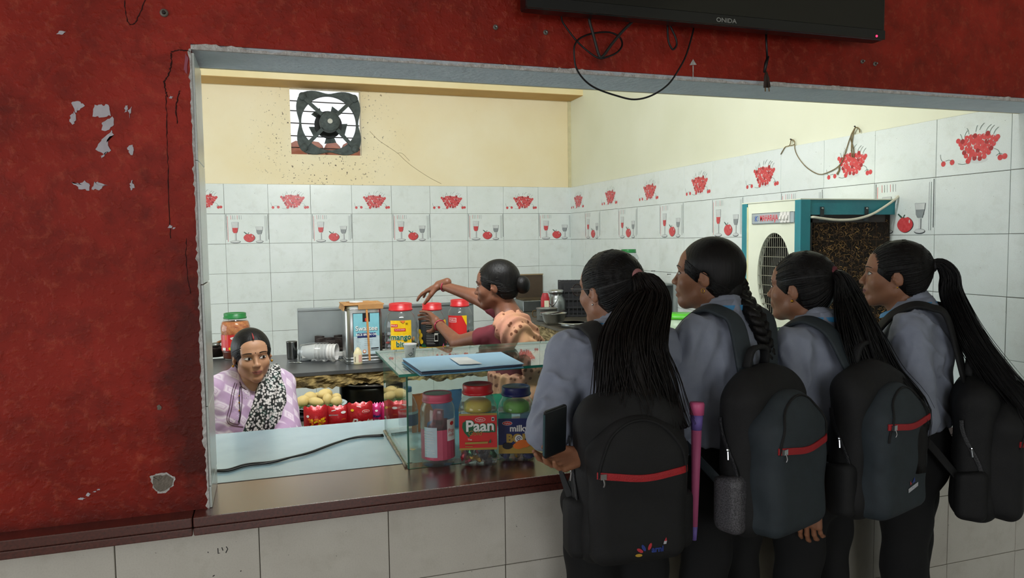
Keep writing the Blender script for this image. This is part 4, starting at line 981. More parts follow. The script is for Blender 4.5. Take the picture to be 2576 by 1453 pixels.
mb = MB(); mb.lo((.052, .012, KZ1-.105), (DX-.05, .03, KZ1-.068)); mb.lo((.052, .012, KZ0), (.075, .03, KZ1-.07)); mb.build('pad_frame', mat('stained_pad_frame', '#2b2724', .8, scale=20), t_)
for x in (.12, .37):
    mb = MB(); mb.lo((x-.010, .002, KZ1-.10), (x+.010, .014, KZ1-.035)); tb = mb.build('clip_tab', mat('dark_tab', '#20292a', .6), t_)
    mb = MB(); mb.ball((x, .001, KZ1-.042), .005, 8, 6); mb.build('screw', M_steel, tb)
t_ = thing('cooler_cord', 'cream power cord sagging across the top of the cooler\'s straw pad', 'cord', (KX, KY0, KZ1))
o_ = Vector(t_.location); P = [at(u, v, Y=KY0-.012)-o_ for u, v in [(2048, 546), (2075, 550), (2110, 553), (2150, 551), (2190, 540), (2225, 520), (2259, 495)]]
P = [P[0]+Vector((0, .02, 0))]+P+[P[-1]+Vector((.01, .025, .004))]
mb = MB(); mb.smooth = True; mb.tube(spline(P, 6), .0058, 8); mb.build('flex', mat('cream_flex', '#d6d2bd', .45), t_)

# twine on two nails of the right wall
t_ = thing('twine', 'brown twine looped between two nails on the right wall', 'twine', at(2111, 416, X=XR-.012)); o_ = Vector(t_.location); WX = XR-.016
def on_wall(uv): return [at(u, v, X=WX)-o_ for u, v in uv]
M_tw = mat('jute', '#8a7a55', .9, col2='#5f5238', scale=80)
for uv, r_ in [([(1990, 352), (1998, 355), (2000, 377), (2011, 400), (2032, 423), (2061, 438), (2088, 431), (2111, 416), (2124, 391), (2138, 348), (2152, 320)], .0024), ([(1990, 352), (1986, 366), (1975, 370), (1964, 388)], .0026), ([(1990, 350), (1998, 354), (1997, 364), (1982, 367)], .0024), ([(2152, 320), (2146, 338), (2142, 370), (2144, 395)], .003), ([(2152, 320), (2161, 323), (2163, 333)], .003), ([(2150, 322), (2140, 345), (2147, 375), (2148, 396)], .0026), ([(2111, 416), (2111, 428), (2106, 436), (2108, 438)], .004)]:
    mb = MB(); mb.smooth = True; mb.tube(spline(on_wall(uv), 5), r_, 6); mb.build('strand', M_tw, t_)
for k, (u, v) in enumerate([(2152, 319), (1991, 351), (1648, 681), (1688, 689)]):
    p = at(u, v, X=XR-.008); mb = MB(); mb.tube([(0, 0, 0), (-.035 if k > 1 else -.016, -.012, .0)], .0022, 6); mb.ball((-.035 if k > 1 else -.016, -.012, 0), .004, 8, 5)
    o = mb.build('nail', M_iron, None, p); tag(o, ['steel nail holding the right end of the twine', 'steel nail holding the left end of the twine', 'iron nail in the tiles above the green-lidded tub, left of two', 'iron nail in the tiles beside a person\'s face, right of two'][k], 'nail')

# ------------------------------------------------------------------ on the island counter
def put(name, u, vb, label, cat, Z=CZ, group=None, Y=None, X=None):
    p = at(u, vb, Z=Z) if Y is None and X is None else at(u, vb, Y=Y) if Y is not None else at(u, vb, X=X); p.z = Z
    t_ = thing(name, label, cat, p, face_cam(p)+PI/2, group); return t_, ppm(p)
def lathe_part(t_, name, prof, m, seg=28, **k):
    mb = MB(); mb.smooth = True; mb.lathe(prof, k.pop('c', (0, 0, 0)), seg, **k); return mb.build(name, m, t_)
# pickle jar
t_, s_ = put('pickle_jar', 595, 900, 'big jar of orange pickle with a green lid behind the seated person', 'jar'); r_ = 36*s_; h_ = 114*s_
body = [(0, .001), (r_*.80, 0), (r_*.85, .01), (r_*.86, h_*.12), (r_*.92, h_*.15), (r_*.92, h_*.24), (r_*.95, h_*.26), (r_*.95, h_*.52), (r_*.98, h_*.55), (r_, h_*.62), (r_*.99, h_*.70), (r_*.9, h_*.80), (r_*.76, h_*.86), (r_*.74, h_*.90)]
lathe_part(t_, 'body', body, M_pet, 32)
lathe_part(t_, 'pickle', [(0, .004)]+[(a*.95, z+.003) for a, z in body[1:-2]]+[(0, h_*.84)], mat('orange_pickle', '#d98a4a', .4, col2='#b0521c', scale=60, contrast=.35, bump=.5), 28)
jar_lid(t_, r_*.76, h_*.88, h_, M_grn)
lbl(t_, 'printed_label', wrap(r_*.965, (0, 0, 0), -PI/2), [('rect', R__, (-r_*1.3, h_*.20, r_*1.3, h_*.55)), ('poly', Y_, [(-r_*.7, h_*.55), (-r_*.7, h_*.44), (-r_*.2, h_*.38), (r_*.5, h_*.46), (r_*.5, h_*.55)]), ('disc', R__, (-r_*.12, h_*.475, .022, .010)), ('disc', W__, (-r_*.12, h_*.475, .020, .008)), ('text', R__, 'Samrat', .0085, -r_*.12, h_*.475), ('disc', G_, (-r_*.12, h_*.29, .014, .009)), ('disc', Y_, (-r_*.35, h_*.25, .012, .009)), ('disc', PK, (r_*.1, h_*.25, .010, .012)), ('rect', W__, (-r_*1.0, h_*.21, -r_*.7, h_*.27))], LM)
lathe_part(t_, 'dark_oil', [(r_*.845, .006), (r_*.87, .01), (r_*.875, h_*.12), (r_*.93, h_*.155), (r_*.93, h_*.2)], mat('dark_pickle_oil', '#5a2410', .3), 28)
# frying pan at the far left
t_, s_ = put('frying_pan', 541, 896, 'dark pan with a wooden handle at the left end of the island', 'pan'); r_ = 32*s_
lathe_part(t_, 'bowl', [(0, 0), (r_*.75, .002), (r_, .05), (r_*1.04, .052), (r_*.96, .048), (r_*.7, .008), (0, .006)], M_iron)
mb = MB(); mb.smooth = True; mb.tube(spline([(r_*.2, .02, .075), (r_*.6, .01, .088), (r_*1.0, 0, .095)], 4), [.008]*9, 8); mb.build('handle', mat('worn_wood', '#a86a34', .6, scale=20, stretch=(1, 8, 8)), t_)
mb = MB(); mb.smooth = True; mb.ball((r_*.05, .0, .066), (.03, .02, .016), 10, 6); mb.build('steel_ferrule', M_steel2, t_)
# steel tumbler, spoon
t_, s_ = put('steel_tumbler', 735, 902, 'plain steel tumbler standing on the island counter', 'tumbler'); r_ = 12.2*s_; h_ = 44*s_
lathe_part(t_, 'wall', [(0, .002), (r_*.92, 0), (r_, .006), (r_*1.10, h_*.97), (r_*1.16, h_), (r_*1.08, h_), (r_*.97, .008), (0, .006)], mat('dark_steel', '#8b8d8b', .25, 1.0), 26)
p = at(741, 913, Z=CZ); t_ = thing('steel_spoon', 'small steel spoon lying in front of the tumbler', 'spoon', p); s_ = ppm(p)
mb = MB(); mb.smooth = True; e = Vector((.95, -.3, 0)); mb.tube([Vector((0, 0, .003))-e*.032, Vector((0, 0, .005))-e*.01, Vector((0, 0, .004))+e*.012], .003, 6, up=Vector((0, 0, 1)), flat=(.0042, .0012)); mb.build('stem', M_steel, t_)
mb = MB(); mb.smooth = True; mb.ball(Vector((0, 0, .004))+e*.026, (.019, .012, .0035), 12, 6, Matrix.Rotation(-.3, 3, 'Z')); mb.build('bowl', M_steel, t_)
# sleeve of paper cups in film
p = at(818, 900, Z=CZ); s_ = ppm(p); t_ = thing('cup_sleeve', 'sleeve of white paper cups in torn plastic film on its side', 'cups', (p.x-.035, p.y-.085, CZ), math.radians(-22)); r_ = 21*s_
RY = Matrix.Rotation(PI/2, 3, 'Y')
for k in range(7):
    mb = MB(); mb.smooth = True; x0 = -.095+k*.019; mb.lathe([(r_*.74, 0), (r_*.97, .075), (r_*1.0, .076), (r_*1.0, .079), (r_*.94, .078), (r_*.70, .004), (0, .004)], (x0, 0, r_), 24, RY); mb.build('cup', MATS['white_paper'], t_)
mb = MB(); mb.smooth = True; rr = random.Random(8)
mb.lathe([(r_*.2, -.125), (r_*.9, -.105), (r_*1.05, -.06), (r_*1.06, .05)], (0, 0, r_*1.06), 22, RY, wob=lambda a, z: .05*math.sin(a*5+z*90)); mb.build('film', M_petd, t_)
mb = MB(); vs_ = []; fs = []; n = 14
for i in range(n+1):
    for j in range(5): vs_.append((-.02+.22*i/n, -.055-.035*j/4+.01*math.sin(i*1.3), .004+.016*abs(math.sin(i*1.1+j*1.7))))
for i in range(n):
    for j in range(4): a = i*5+j; fs.append((a, a+5, a+6, a+1))
mb.smooth = True; mb.add(vs_, fs); mb.build('torn_film', M_petd, t_)
# small cream bottle
t_, s_ = put('drink_bottle', 900, 915, 'small cream drink bottle with a white cap by the oil tin', 'bottle'); r_ = 12.5*s_; h_ = 54*s_
lathe_part(t_, 'body', [(0, .001), (r_*.95, 0), (r_, .006), (r_, h_*.52), (r_*.9, h_*.60), (r_*.62, h_*.76), (r_*.48, h_*.83), (r_*.48, h_*.86)], mat('cream_bottle', '#e6d9ad', .4, scale=4), 22)
lathe_part(t_, 'cap', [(r_*.52, h_*.85), (r_*.52, h_*.97), (r_*.46, h_), (0, h_)], M_wht, 18)
lbl(t_, 'printed_label', wrap(r_*1.005, (0, 0, 0), -PI/2), [('rect', 0, (-r_*.9, h_*.08, r_*.2, h_*.5)), ('rect', 1, (r_*.2, h_*.12, r_*.9, h_*.45)), ('line', 2, [(-r_*.45, h_*.12), (-r_*.45, h_*.38)], .003)], [mat('cream_label', '#e9dfbf', .5), mat('pink_label', '#dfae9c', .5), L_blk])
# steel lids
t_, s_ = put('steel_dish', 932, 906, 'stacked steel bowl lids in front of the oil tin', 'lid'); r_ = 29*s_
lathe_part(t_, 'lower_lid', [(0, 0), (r_*.9, 0), (r_, .012), (r_*.98, .014), (0, .012)], mat('dark_steel', '#8b8d8b', .25, 1.0)); lathe_part(t_, 'upper_lid', [(0, .0145), (r_*.8, .0145), (r_*.86, .028), (r_*.8, .033), (0, .026)], M_steel2, 28, c=(.008, .004, 0))
# oil tin
p = at(908, 899, Z=CZ); s_ = ppm(p); t_ = thing('oil_tin', 'square steel rice bran oil tin with a cardboard lid', 'tin', (at(911, 850, Y=4.055).x, 4.055, CZ), face_cam(p)+PI/2+.14); W2 = .098; h_ = 135*s_*1.04
mb = MB(); mb.smooth = True; mb.lathe([(W2*.98, 0), (W2, .004), (W2, h_-.004), (W2*.98, h_), (0, h_)], (0, 0, 0), 40, square=14); mb.build('body', M_steel, t_)
for z in (.018, .034, h_-.02):
    mb = MB(); mb.smooth = True; mb.lathe([(W2*1.004, z-.003), (W2*1.02, z), (W2*1.004, z+.003)], (0, 0, 0), 40, square=14); mb.build('swage', M_steel, t_)
mb = MB(); mb.lo((-W2-.008, -W2-.008, h_+.001), (W2+.008, W2+.008, h_+.006)); M_card = mat('brown_cardboard', '#b98c58', .85, col2='#a77a48', scale=14)
mb.box((-W2-.006, 0, h_-.012), (.004, W2*2, .032), Matrix.Rotation(.25, 3, 'Y')); mb.box((W2*.35, -W2-.008, h_-.008), (W2*1.35, .004, .026), Matrix.Rotation(.12, 3, 'X')); mb.box((0, .01, h_+.0085), (W2*1.3, W2*1.2, .004), Matrix.Rotation(.2, 3, 'Z')); mb.build('cardboard_lid', M_card, t_)
mb = MB(); mb.box((W2*.18, -W2-.004, h_*.52), (.011, .003, h_*.93), Matrix.Rotation(-.035, 3, 'Y')); mb.build('strap', mat('tan_strap', '#c48a4c', .6), t_)
mb = MB(); mb.box((-.03, -.02, h_+.014), (.05, .05, .006), Matrix.Rotation(.6, 3, 'Z')); mb.build('torn_paper', mat('white_note_paper', '#dfe3e4', .7), t_)
w2 = W2*.70; y0, y1 = h_*.16, h_*.86; cxl = W2*.10
lbl(t_, 'printed_label', frame((cxl, -W2*1.003, 0), (1, 0, 0), (0, 0, 1)), [('rect', K_, (-w2-.003, y0-.003, w2+.003, y1+.003)), ('rect', LB, (-w2, y0, w2, y1)), ('rect', SK, (-w2, y0+(y1-y0)*.45, w2, y1)), ('rect', K_, (-w2*.28, y1-.045, w2*.28, y1)), ('rect', R__, (-w2*.1, y1-.042, w2*.1, y1-.025)), ('text', K_, 'Swastee', .036, .001, y0+(y1-y0)*.63, dict(bold=.001)), ('text', W__, 'Swastee', .036, 0, y0+(y1-y0)*.635, dict(bold=.0004)), ('rect', B_, (-w2*.72, y0+(y1-y0)*.42, w2*.72, y0+(y1-y0)*.53)), ('text', W__, 'RICE BRAN OIL', .0165, 0, y0+(y1-y0)*.485, dict(bold=.0004)), ('disc', OR, (-w2*.2, y0+.018, .009, .009)), ('disc', W__, (-w2*.2, y0+.018, .006, .006))]+lines(-w2*.8, -w2*.4, y0+.03, y0+.09, 8, K_, 3, .0008)+lines(-w2*.2, w2*.5, y0+.05, y0+.09, 5, K_, 5, .0008)+[('line', K_, [(w2*.3, y0+.033), (w2*.9, y0+.034)], .006)], LM)
# gas stove with splash plate
t_ = thing('gas_stove', 'steel gas stove with a tall splash plate on the island counter', 'stove', (.67, 4.305, CZ))
mb = MB(); mb.rbox((0, 0, .022), (1.06, .27, .044), .006); mb.build('body', M_steel2, t_)
mb = MB(); mb.rbox((0, .135, .15), (1.06, .012, .24), .005); mb.box((0, .129, .262), (1.06, .02, .012)); mb.build('splash_plate', mat('satin_steel_plate', '#a3abab', .42, .85, col2='#8d9595', scale=5), t_)
mb = MB(); mb.box((0, -.137, .03), (1.04, .012, .022)); mb.build('front_trim', M_wht, t_)
for bx in (-.36, 0, .36):
    mb = MB(); mb.rbox((bx, .0, .052), (.27, .22, .016), .01); g_ = mb.build('burner_tray', M_iron, t_)
    mb = MB(); mb.smooth = False; mb.lathe([(.085, .06), (.075, .10), (.06, .10), (.06, .06)], (bx, 0, 0), 20); mb.build('burner', M_iron, g_)
    for k in range(4):
        a = PI/4+k*PI/2; mb = MB(); mb.box((bx+.075*math.cos(a), .075*math.sin(a), .088), (.05, .025, .05), Matrix.Rotation(a, 3, 'Z')); mb.build('pan_support', M_iron, g_)

# ------------------------------------------------------------------ under the island
t_ = thing('plastic_stool', 'low dark stool carrying the plate of potatoes', 'stool', (.20, 3.60, 0)); 
ztop = .805
mb = MB(); mb.rbox((0, 0, ztop-.015), (.26, .22, .03), .01); mb.build('seat', M_blk, t_)
for sx in (-1, 1):
    for sy in (-1, 1): mb = MB(); mb.box((sx*.10, sy*.08, (ztop-.03)/2), (.026, .026, ztop-.03)); mb.build('leg', M_blk, t_)
pc = (.20, 3.60, ztop)
for k in range(2):
    t_ = thing('steel_plate' if k == 0 else 'serving_plate', ['rimmed plate beneath the plate of potatoes', 'pale blue plate heaped with boiled potatoes and herbs'][k], 'plate', (pc[0], pc[1], ztop+.001+k*.012)); r_ = .135-.002*k
    lathe_part(t_, 'dish', [(0, 0), (r_*.7, 0), (r_*.98, .012), (r_, .014), (r_*.97, .0145), (r_*.69, .003), (0, .003)], mat('pale_blue_enamel', '#c5d3d8', .3) if k else MATS['dark_steel'], 36)
pz = ztop+.018
M_pot = mat('boiled_potato', '#dcc78a', .6, col2='#c9ad66', scale=14, bump=.15)
pot_l = ['boiled potato at the left end of the plate', 'boiled potato at the back left of the plate', 'oval boiled potato in the front middle of the plate', 'topmost boiled potato leaning at the back of the plate', 'boiled potato in the right middle of the plate', 'small boiled potato at the back right of the plate', 'round boiled potato at the front right of the plate', 'boiled potato low at the back of the plate']
for k, (x, y, z, a, b_, rz) in enumerate([(-.075, -.015, .028, .034, .028, .3), (-.035, .045, .030, .036, .028, .1), (-.015, -.03, .024, .036, .023, -.3), (.030, .03, .046, .038, .026, .5), (.040, -.010, .026, .028, .030, .8), (.085, .035, .024, .026, .023, .2), (.078, -.050, .024, .028, .024, 0), (.0, .08, .024, .03, .022, 0)]):
    mb = MB(); mb.smooth = True; r2 = random.Random(k); mb.ball((0, 0, 0), (a, a*.8, b_), 14, 9); mb.v = [(v[0]*(1+.06*math.sin(v[1]*90+k)), v[1], v[2]*(1+.08*math.sin(v[0]*70+k*2))) for v in mb.v]
    o = mb.build('potato', M_pot, None, (pc[0]+x, pc[1]+y, pz+z), (0, .2*math.sin(k), rz)); tag(o, pot_l[k], 'potato', 'boiled potatoes on the plate')
r2 = random.Random(3); mb = MB()
for k in range(260):
    a = r2.uniform(PI*.95, PI*2.15); q = r2.uniform(.05, .118); x, y = q*math.cos(a), q*math.sin(a); l = r2.uniform(.008, .018); b_ = r2.uniform(0, 6.3); z = r2.uniform(.000, .010)
    mb.mi = r2.randrange(3); d = Vector((math.cos(b_), math.sin(b_), r2.uniform(-.3, .3)))*l; e = Vector((-math.sin(b_), math.cos(b_), 0))*l*.3; c_ = Vector((x, y, z))
    mb.add([c_-d, c_+e, c_+d, c_-e], [(0, 1, 2, 3)])
o = mb.build('chopped_herbs', [mat('herb_green', '#2f6b35', .6), mat('herb_dark', '#1d4a26', .6), mat('herb_pale', '#8fb07a', .6)], None, (pc[0], pc[1], pz+.001)); tag(o, 'chopped green herbs scattered along the front of the potato plate', 'herbs', kind='stuff')
t_ = thing('cooking_pot', 'large dark steel cooking pot tucked under the island counter', 'pot', (.50, 4.0, .531)); r_ = .175; h_ = .325
lathe_part(t_, 'body', [(0, 0), (r_*.9, 0), (r_*.97, .02), (r_*.97, h_*.9), (r_*.95, h_), (r_*.9, h_*.9), (r_*.9, .02), (0, .015)], mat('blackened_steel', '#3f413c', .35, .9, col2='#23241f', scale=7), 36)
mb = MB(); mb.smooth = True; mb.tube([(r_*1.0*math.cos(a), r_*1.0*math.sin(a), h_) for a in [2*PI*k/36 for k in range(37)]], .008, 8); mb.build('rim', M_steel, t_)
# snack packets on a carton behind the counter
t_ = thing('cardboard_carton', 'cardboard carton holding up the row of snack packets', 'carton', (.27, 2.98, 0)); CH = .845
mb = MB(); mb.lo((-.165, -.09, 0), (.24, .09, CH-.002)); mb.build('body', M_card, t_); mb = MB(); mb.lo((-.02, -.0915, .1), (.02, -.090, CH-.01)); mb.build('tape', mat('brown_tape', '#8d6b3c', .3), t_)
def packet(u0, u1, vt, label, art, Y=2.95, tilt=0.0):
    a = at(u0, vt, Y=Y); b_ = at(u1, vt, Y=Y); w_ = (b_-a).x; hh = a.z-CH
    t_ = thing('snack_packet', label, 'packet', ((a.x+b_.x)/2, Y, CH), tilt, 'red snack packets in a row behind the counter')
    mb = MB(); mb.smooth = True; n = 12; vs_ = []; fs = []; r2 = random.Random(int(u0))
    def surf(x, z, off=0): 
        i = (x/w_+.5); j = z/hh; d = .026*(max(0, math.sin(PI*i))**.6)*(max(0, math.sin(PI*min(1, j*1.02)))**.6)+.0015*math.sin(i*17+j*9)*(1-j)
        return d
    for i in range(n+1):
        for j in range(n+1):
            x = (i/n-.5)*w_; z = hh*j/n; d = surf(x, z); zz = z+(.004*math.sin(i*1.9) if j == n else 0)
            vs_ += [(x, -d, zz), (x, d*.7+.001, zz)]
    for i in range(n):
        for j in range(n): q = (i*(n+1)+j)*2; d = q+2*(n+1); fs += [(q, d, d+2, q+2), (q+1, q+3, d+3, d+1)]
    mb.add(vs_, fs); mb.build('pouch', art[0], t_)
    fr = lambda x, y, z: Vector((x, -surf(x, y)-z-.0006, y))
    lbl(t_, 'printed_art', fr, art[1](w_, hh), LM)
    return t_
foil_red = mat('glossy_red_foil', '#c4232a', .22, .15, col2='#a31a22', scale=12, bump=.3, bscale=40); foil_pink = mat('glossy_pink_foil', '#cf2f72', .22, .15, scale=12, bump=.3, bscale=40)
def fries(w_, h_):
    r2 = random.Random(2); S = []
    for k in range(34):
        x, y = r2.uniform(-.33, .36)*w_, r2.uniform(.22, .62)*h_; a = r2.uniform(-1.2, 1.2); l = r2.uniform(.08, .2)*w_
        S.append(('line', OR if r2.random() < .6 else Y_, [(x-l*math.cos(a)*.5, y-l*math.sin(a)*.3), (x+l*math.cos(a)*.5, y+l*math.sin(a)*.3)], .007))
    return S+[('disc', W__, (-.34*w_, .72*h_, .005, .005)), ('text', W__, 'J', .02, .3*w_, .15*h_)]
def back_panel(w_, h_): return [('rect', LB, (-.42*w_, .1*h_, .0*w_, .72*h_)), ('disc', W__, (.25*w_, .78*h_, .010, .005)), ('text', OR, 'pika', .010, .25*w_, .55*h_), ('rect', W__, (.15*w_, .05*h_, .45*w_, .25*h_)), ('line', W__, [(-.3*w_, .85*h_), (-.1*w_, .88*h_)], .003)]
def pasta(w_, h_): return [('disc', W__, (.2*w_, .72*h_, .015, .0065)), ('disc', R__, (.2*w_, .72*h_, .0135, .0055)), ('text', W__, 'Balaji', .007, .2*w_, .72*h_), ('text', W__, 'Pasta', .042, .04*w_, .36*h_, dict(shear=.3, bold=.0008)), ('disc', Y_, (-.33*w_, .78*h_, .006, .005)), ('line', W__, [(-.15*w_, .9*h_), (.02*w_, .86*h_)], .002)]
def kata(w_, h_): return [('disc', W__, (-.05*w_, .75*h_, .006, .004)), ('text', B_, 'Katak', .013, 0, .55*h_, dict(bold=.0008, shear=.15)), ('rect', LB, (-.3*w_, .33*h_, .2*w_, .43*h_)), ('rect', W__, (.38*w_, .0, .47*w_, .9*h_))]
packet(763, 823, 1023, 'red packet printed with fried sticks, first of the packet row', (foil_red, fries)); packet(822, 876, 1022, 'red packet showing its grey ingredients panel', (foil_red, back_panel), 2.955); packet(874, 937, 1014, 'red packet with large white script lettering', (foil_red, pasta), 2.945); packet(934, 958, 1014, 'narrow pink packet with blue lettering beside the script-lettered packet', (foil_pink, kata), 2.96); packet(956, 976, 1012, 'pink packet at the right end beside the glass case', (foil_pink, lambda w_, h_: [('rect', W__, (-.4*w_, .0, -.2*w_, .95*h_))]), 2.965)

# ------------------------------------------------------------------ on the counter along the right wall
p = at(1338, 788, Z=CZ)
t_ = thing('corner_burner', 'low steel burner with a brown upright panel in the back corner', 'burner', (2.33, 6.42, CZ))
mb = MB(); mb.rbox((0, 0, .05), (.34, .3, .10), .006); mb.build('body', M_steel2, t_); mb = MB(); mb.box((0, -.02, .105), (.30, .22, .012)); mb.build('top_plate', mat('rusty_plate', '#6b5738', .7, .4, col2='#3f3628', scale=14), t_)
mb = MB(); mb.box((.0, .16, .20), (.27, .012, .24)); mb.build('panel', mat('greasy_brown_panel', '#5b4c3c', .5, .3, col2='#46392c', scale=5), t_); mb = MB(); mb.box((0, .155, .323), (.275, .022, .01)); mb.build('panel_lip', mat('panel_lip', '#a08c68', .6), t_)
t_, s_ = put('aluminium_pot', 1376, 806, 'small round aluminium pot with an ear handle', 'pot'); r_ = 26*s_; h_ = 32*s_
lathe_part(t_, 'body', [(0, 0), (r_*.93, 0), (r_, .01), (r_, h_*.97), (r_*1.07, h_), (r_*.97, h_*.97), (r_*.96, .012), (0, .01)], M_alu, 30)
mb = MB(); mb.smooth = True; mb.tube(spline([(-r_, 0, h_*.8), (-r_*1.35, 0, h_*.75), (-r_*1.35, 0, h_*.35), (-r_, 0, h_*.3)], 4), .004, 6); mb.build('handle', mat('tarnished_brass', '#6b5436', .5, .8), t_)
t_, s_ = put('steel_bowl', 1393, 816, 'deep steel mixing bowl holding a ladle', 'bowl'); r_ = 32*s_; h_ = 30*s_
lathe_part(t_, 'body', [(0, 0), (r_*.55, 0), (r_*.8, h_*.3), (r_*.97, h_*.95), (r_*1.06, h_), (r_*.95, h_*.95), (r_*.76, h_*.3), (r_*.5, .006), (0, .006)], M_steel, 32)
p2 = Vector(t_.location)+Vector((0, 0, h_*.6)); l_ = thing('ladle', 'dark steel ladle resting in the mixing bowl', 'ladle', p2, face_cam(p2)+PI/2)
mb = MB(); mb.smooth = True; mb.tube(spline([(-.06, 0, .02), (.02, 0, .035), (.09, 0, .055)], 4), .005, 6); mb.build('handle', M_iron, l_); mb = MB(); mb.smooth = True; mb.lathe([(0, -.012), (.022, -.006), (.028, .008), (.022, 0), (0, -.006)], (-.08, 0, .02), 16); mb.build('cup', M_steel2, l_)
t_, s_ = put('baking_tin', 1442, 822, 'shallow upturned steel tin at the front of the wall counter', 'tin'); r_ = 36*s_
lathe_part(t_, 'body', [(0, .036), (r_*.8, .036), (r_*.85, .03), (r_*.88, .0), (r_*.84, 0), (r_*.8, .03), (0, .033)], M_steel2, 32)
lathe_part(t_, 'rim', [(r_*.86, .027), (r_*1.05, .029), (r_*1.05, .033), (r_*.8, .036)], M_steel, 32)
t_, s_ = put('milk_can', 1400, 799, 'steel milk can with a lid and bail handle', 'can'); r_ = 23*s_; h_ = 72*s_
lathe_part(t_, 'body', [(0, 0), (r_*.95, 0), (r_, .01), (r_, h_*.58), (r_*.9, h_*.68), (r_*.72, h_*.76), (r_*.72, h_*.86), (r_*.8, h_*.88)], M_steel2, 30); lathe_part(t_, 'lid', [(r_*.82, h_*.86), (r_*.82, h_*.95), (r_*.7, h_*.99), (r_*.3, h_), (0, h_)], M_steel, 28)
mb = MB(); mb.smooth = True; mb.tube(spline([(-r_*.9, -.02, h_*.62), (-r_*.6, -r_*1.02, h_*.45), (.0, -r_*1.05, h_*.6), (r_*.2, -r_*.9, h_*.86)], 4), .004, 6); mb.build('bail', M_steel, t_)
t_, s_ = put('milk_packet', 1372, 803, 'red and cream milk packet standing against the milk can', 'packet', Y=5.62); w_ = 22*s_; h_ = 66*s_
mb = MB(); mb.smooth = True; mb.lathe([(w_*.3, 0), (w_*.5, .01), (w_*.5, h_*.8), (w_*.35, h_*.95), (w_*.3, h_)], (0, 0, 0), 16, sy=.45); mb.build('pouch', mat('packet_red', '#b3272f', .4), t_); lbl(t_, 'printed_art', frame((0, -w_*.24, 0), (1, 0, 0), (0, 0, 1)), [('rect', 0, (-w_*.1, h_*.1, w_*.42, h_*.72))], [mat('packet_cream', '#d9d6b8', .5)])
# black crate
pa = at(1420, 803, Z=CZ); t_ = thing('bottle_crate', 'black slatted plastic crate standing on end', 'crate', (pa.x+.25, pa.y+.24, CZ), -.35); M_cr = mat('crate_black', '#17181a', .5, scale=20); hh = (at(1420, 711, Y=pa.y).z-CZ); ww = .36; dd = .24
for sx, sy in ((-1, -1), (1, -1), (1, 1), (-1, 1)):
    mb = MB(); mb.box((sx*ww/2, sy*dd/2, hh/2), (.022, .022, hh)); mb.build('corner', M_cr, t_)
for k in range(5):
    z = .012+(hh-.024)*k/4
    for sy in (-1, 1): mb = MB(); mb.box((0, sy*dd/2, z), (ww, .012, .014)); mb.build('slat', M_cr, t_)
    for sx in (-1, 1): mb = MB(); mb.box((sx*ww/2, 0, z), (.012, dd, .014)); mb.build('slat', M_cr, t_)
for k in range(9):
    for sy in (-1, 1): mb = MB(); mb.box((-ww/2+ww*(k+1)/10, sy*dd/2, hh/2), (.008, .008, hh)); mb.build('rib', M_cr, t_)
mb = MB(); mb.box((0, 0, .006), (ww, dd, .01)); mb.box((0, dd/2-.02, hh/2), (ww, .006, hh)); mb.build('base', M_cr, t_)
# steel cabinet, tub, jar, bucket, green-lidded box near the girls
t_ = thing('steel_cabinet', 'small open steel cabinet against the right wall', 'cabinet', (2.58, 4.83, CZ)); hh = .32
mb = MB(); mb.lo((-.20, -.17, 0), (.19, .17, .012)); mb.lo((-.20, .16, .01), (.19, .17, hh)); mb.lo((.18, -.17, .01), (.19, .17, hh)); mb.lo((-.20, -.17, hh-.01), (.19, .17, hh)); mb.build('shell', M_steel2, t_); mb = MB(); mb.lo((.165, -.178, 0), (.195, -.17, hh)); mb.build('edge_trim', M_alu, t_)
zc = CZ+hh
t_ = thing('plastic_tub', 'clear rectangular tub with a blue label on the steel cabinet', 'tub', (2.50, 4.86, zc+.0)); mb = MB(); mb.box((0, 0, .028), (.20, .15, .052), taper=1.1); mb.build('box', mat('milky_plastic', '#cfcdc2', .4), t_); mb = MB(); mb.rbox((0, 0, .060), (.225, .175, .012), .004); mb.build('lid', mat('stained_lid', '#cfc6ae', .5), t_)
lbl(t_, 'printed_label', frame((0, -.086, .03), (1, 0, 0), (0, 0, 1)), [('rect', B_, (-.07, -.02, .07, .018)), ('rect', W__, (.02, -.008, .045, .012)), ('disc', R__, (.057, .004, .008, .009))], LM)
pj = (2.40, 4.98, zc+.067)
pj = (2.50, 4.87, zc+.067); t_ = thing('empty_jar', 'empty clear jar with a green lid on top of the tub', 'jar', pj, face_cam(pj)+PI/2); r_ = .075; h_ = .185
mb = MB(); mb.smooth = True; mb.lathe(round_prof(r_, h_, 0), (0, 0, 0), 30); mb.build('body', M_petd, t_); jar_lid(t_, r_*.74, h_*.86, h_, M_grn); lbl(t_, 'printed_label', wrap(r_, (0, 0, 0), -PI/2), [('rect', Y_, (-r_*.5, h_*.18, r_*.75, h_*.5)), ('poly', R__, [(-r_*.5, h_*.02), (r_*.75, h_*.02), (r_*.75, h_*.34), (-r_*.5, h_*.18)]), ('rect', W__, (r_*.2, h_*.08, r_*.5, h_*.16)), ('line', R__, [(r_*.75, h_*.02), (r_*.75, h_*.5)], .008)], LM)
pj = at(1655, 812, X=2.55); pj.z = CZ; t_ = thing('food_bucket', 'scuffed white plastic bucket with a lid', 'bucket', pj, face_cam(pj)+PI/2); s_ = ppm(pj); r_ = 27*s_; h_ = at(1655, 767, X=pj.x).z-CZ
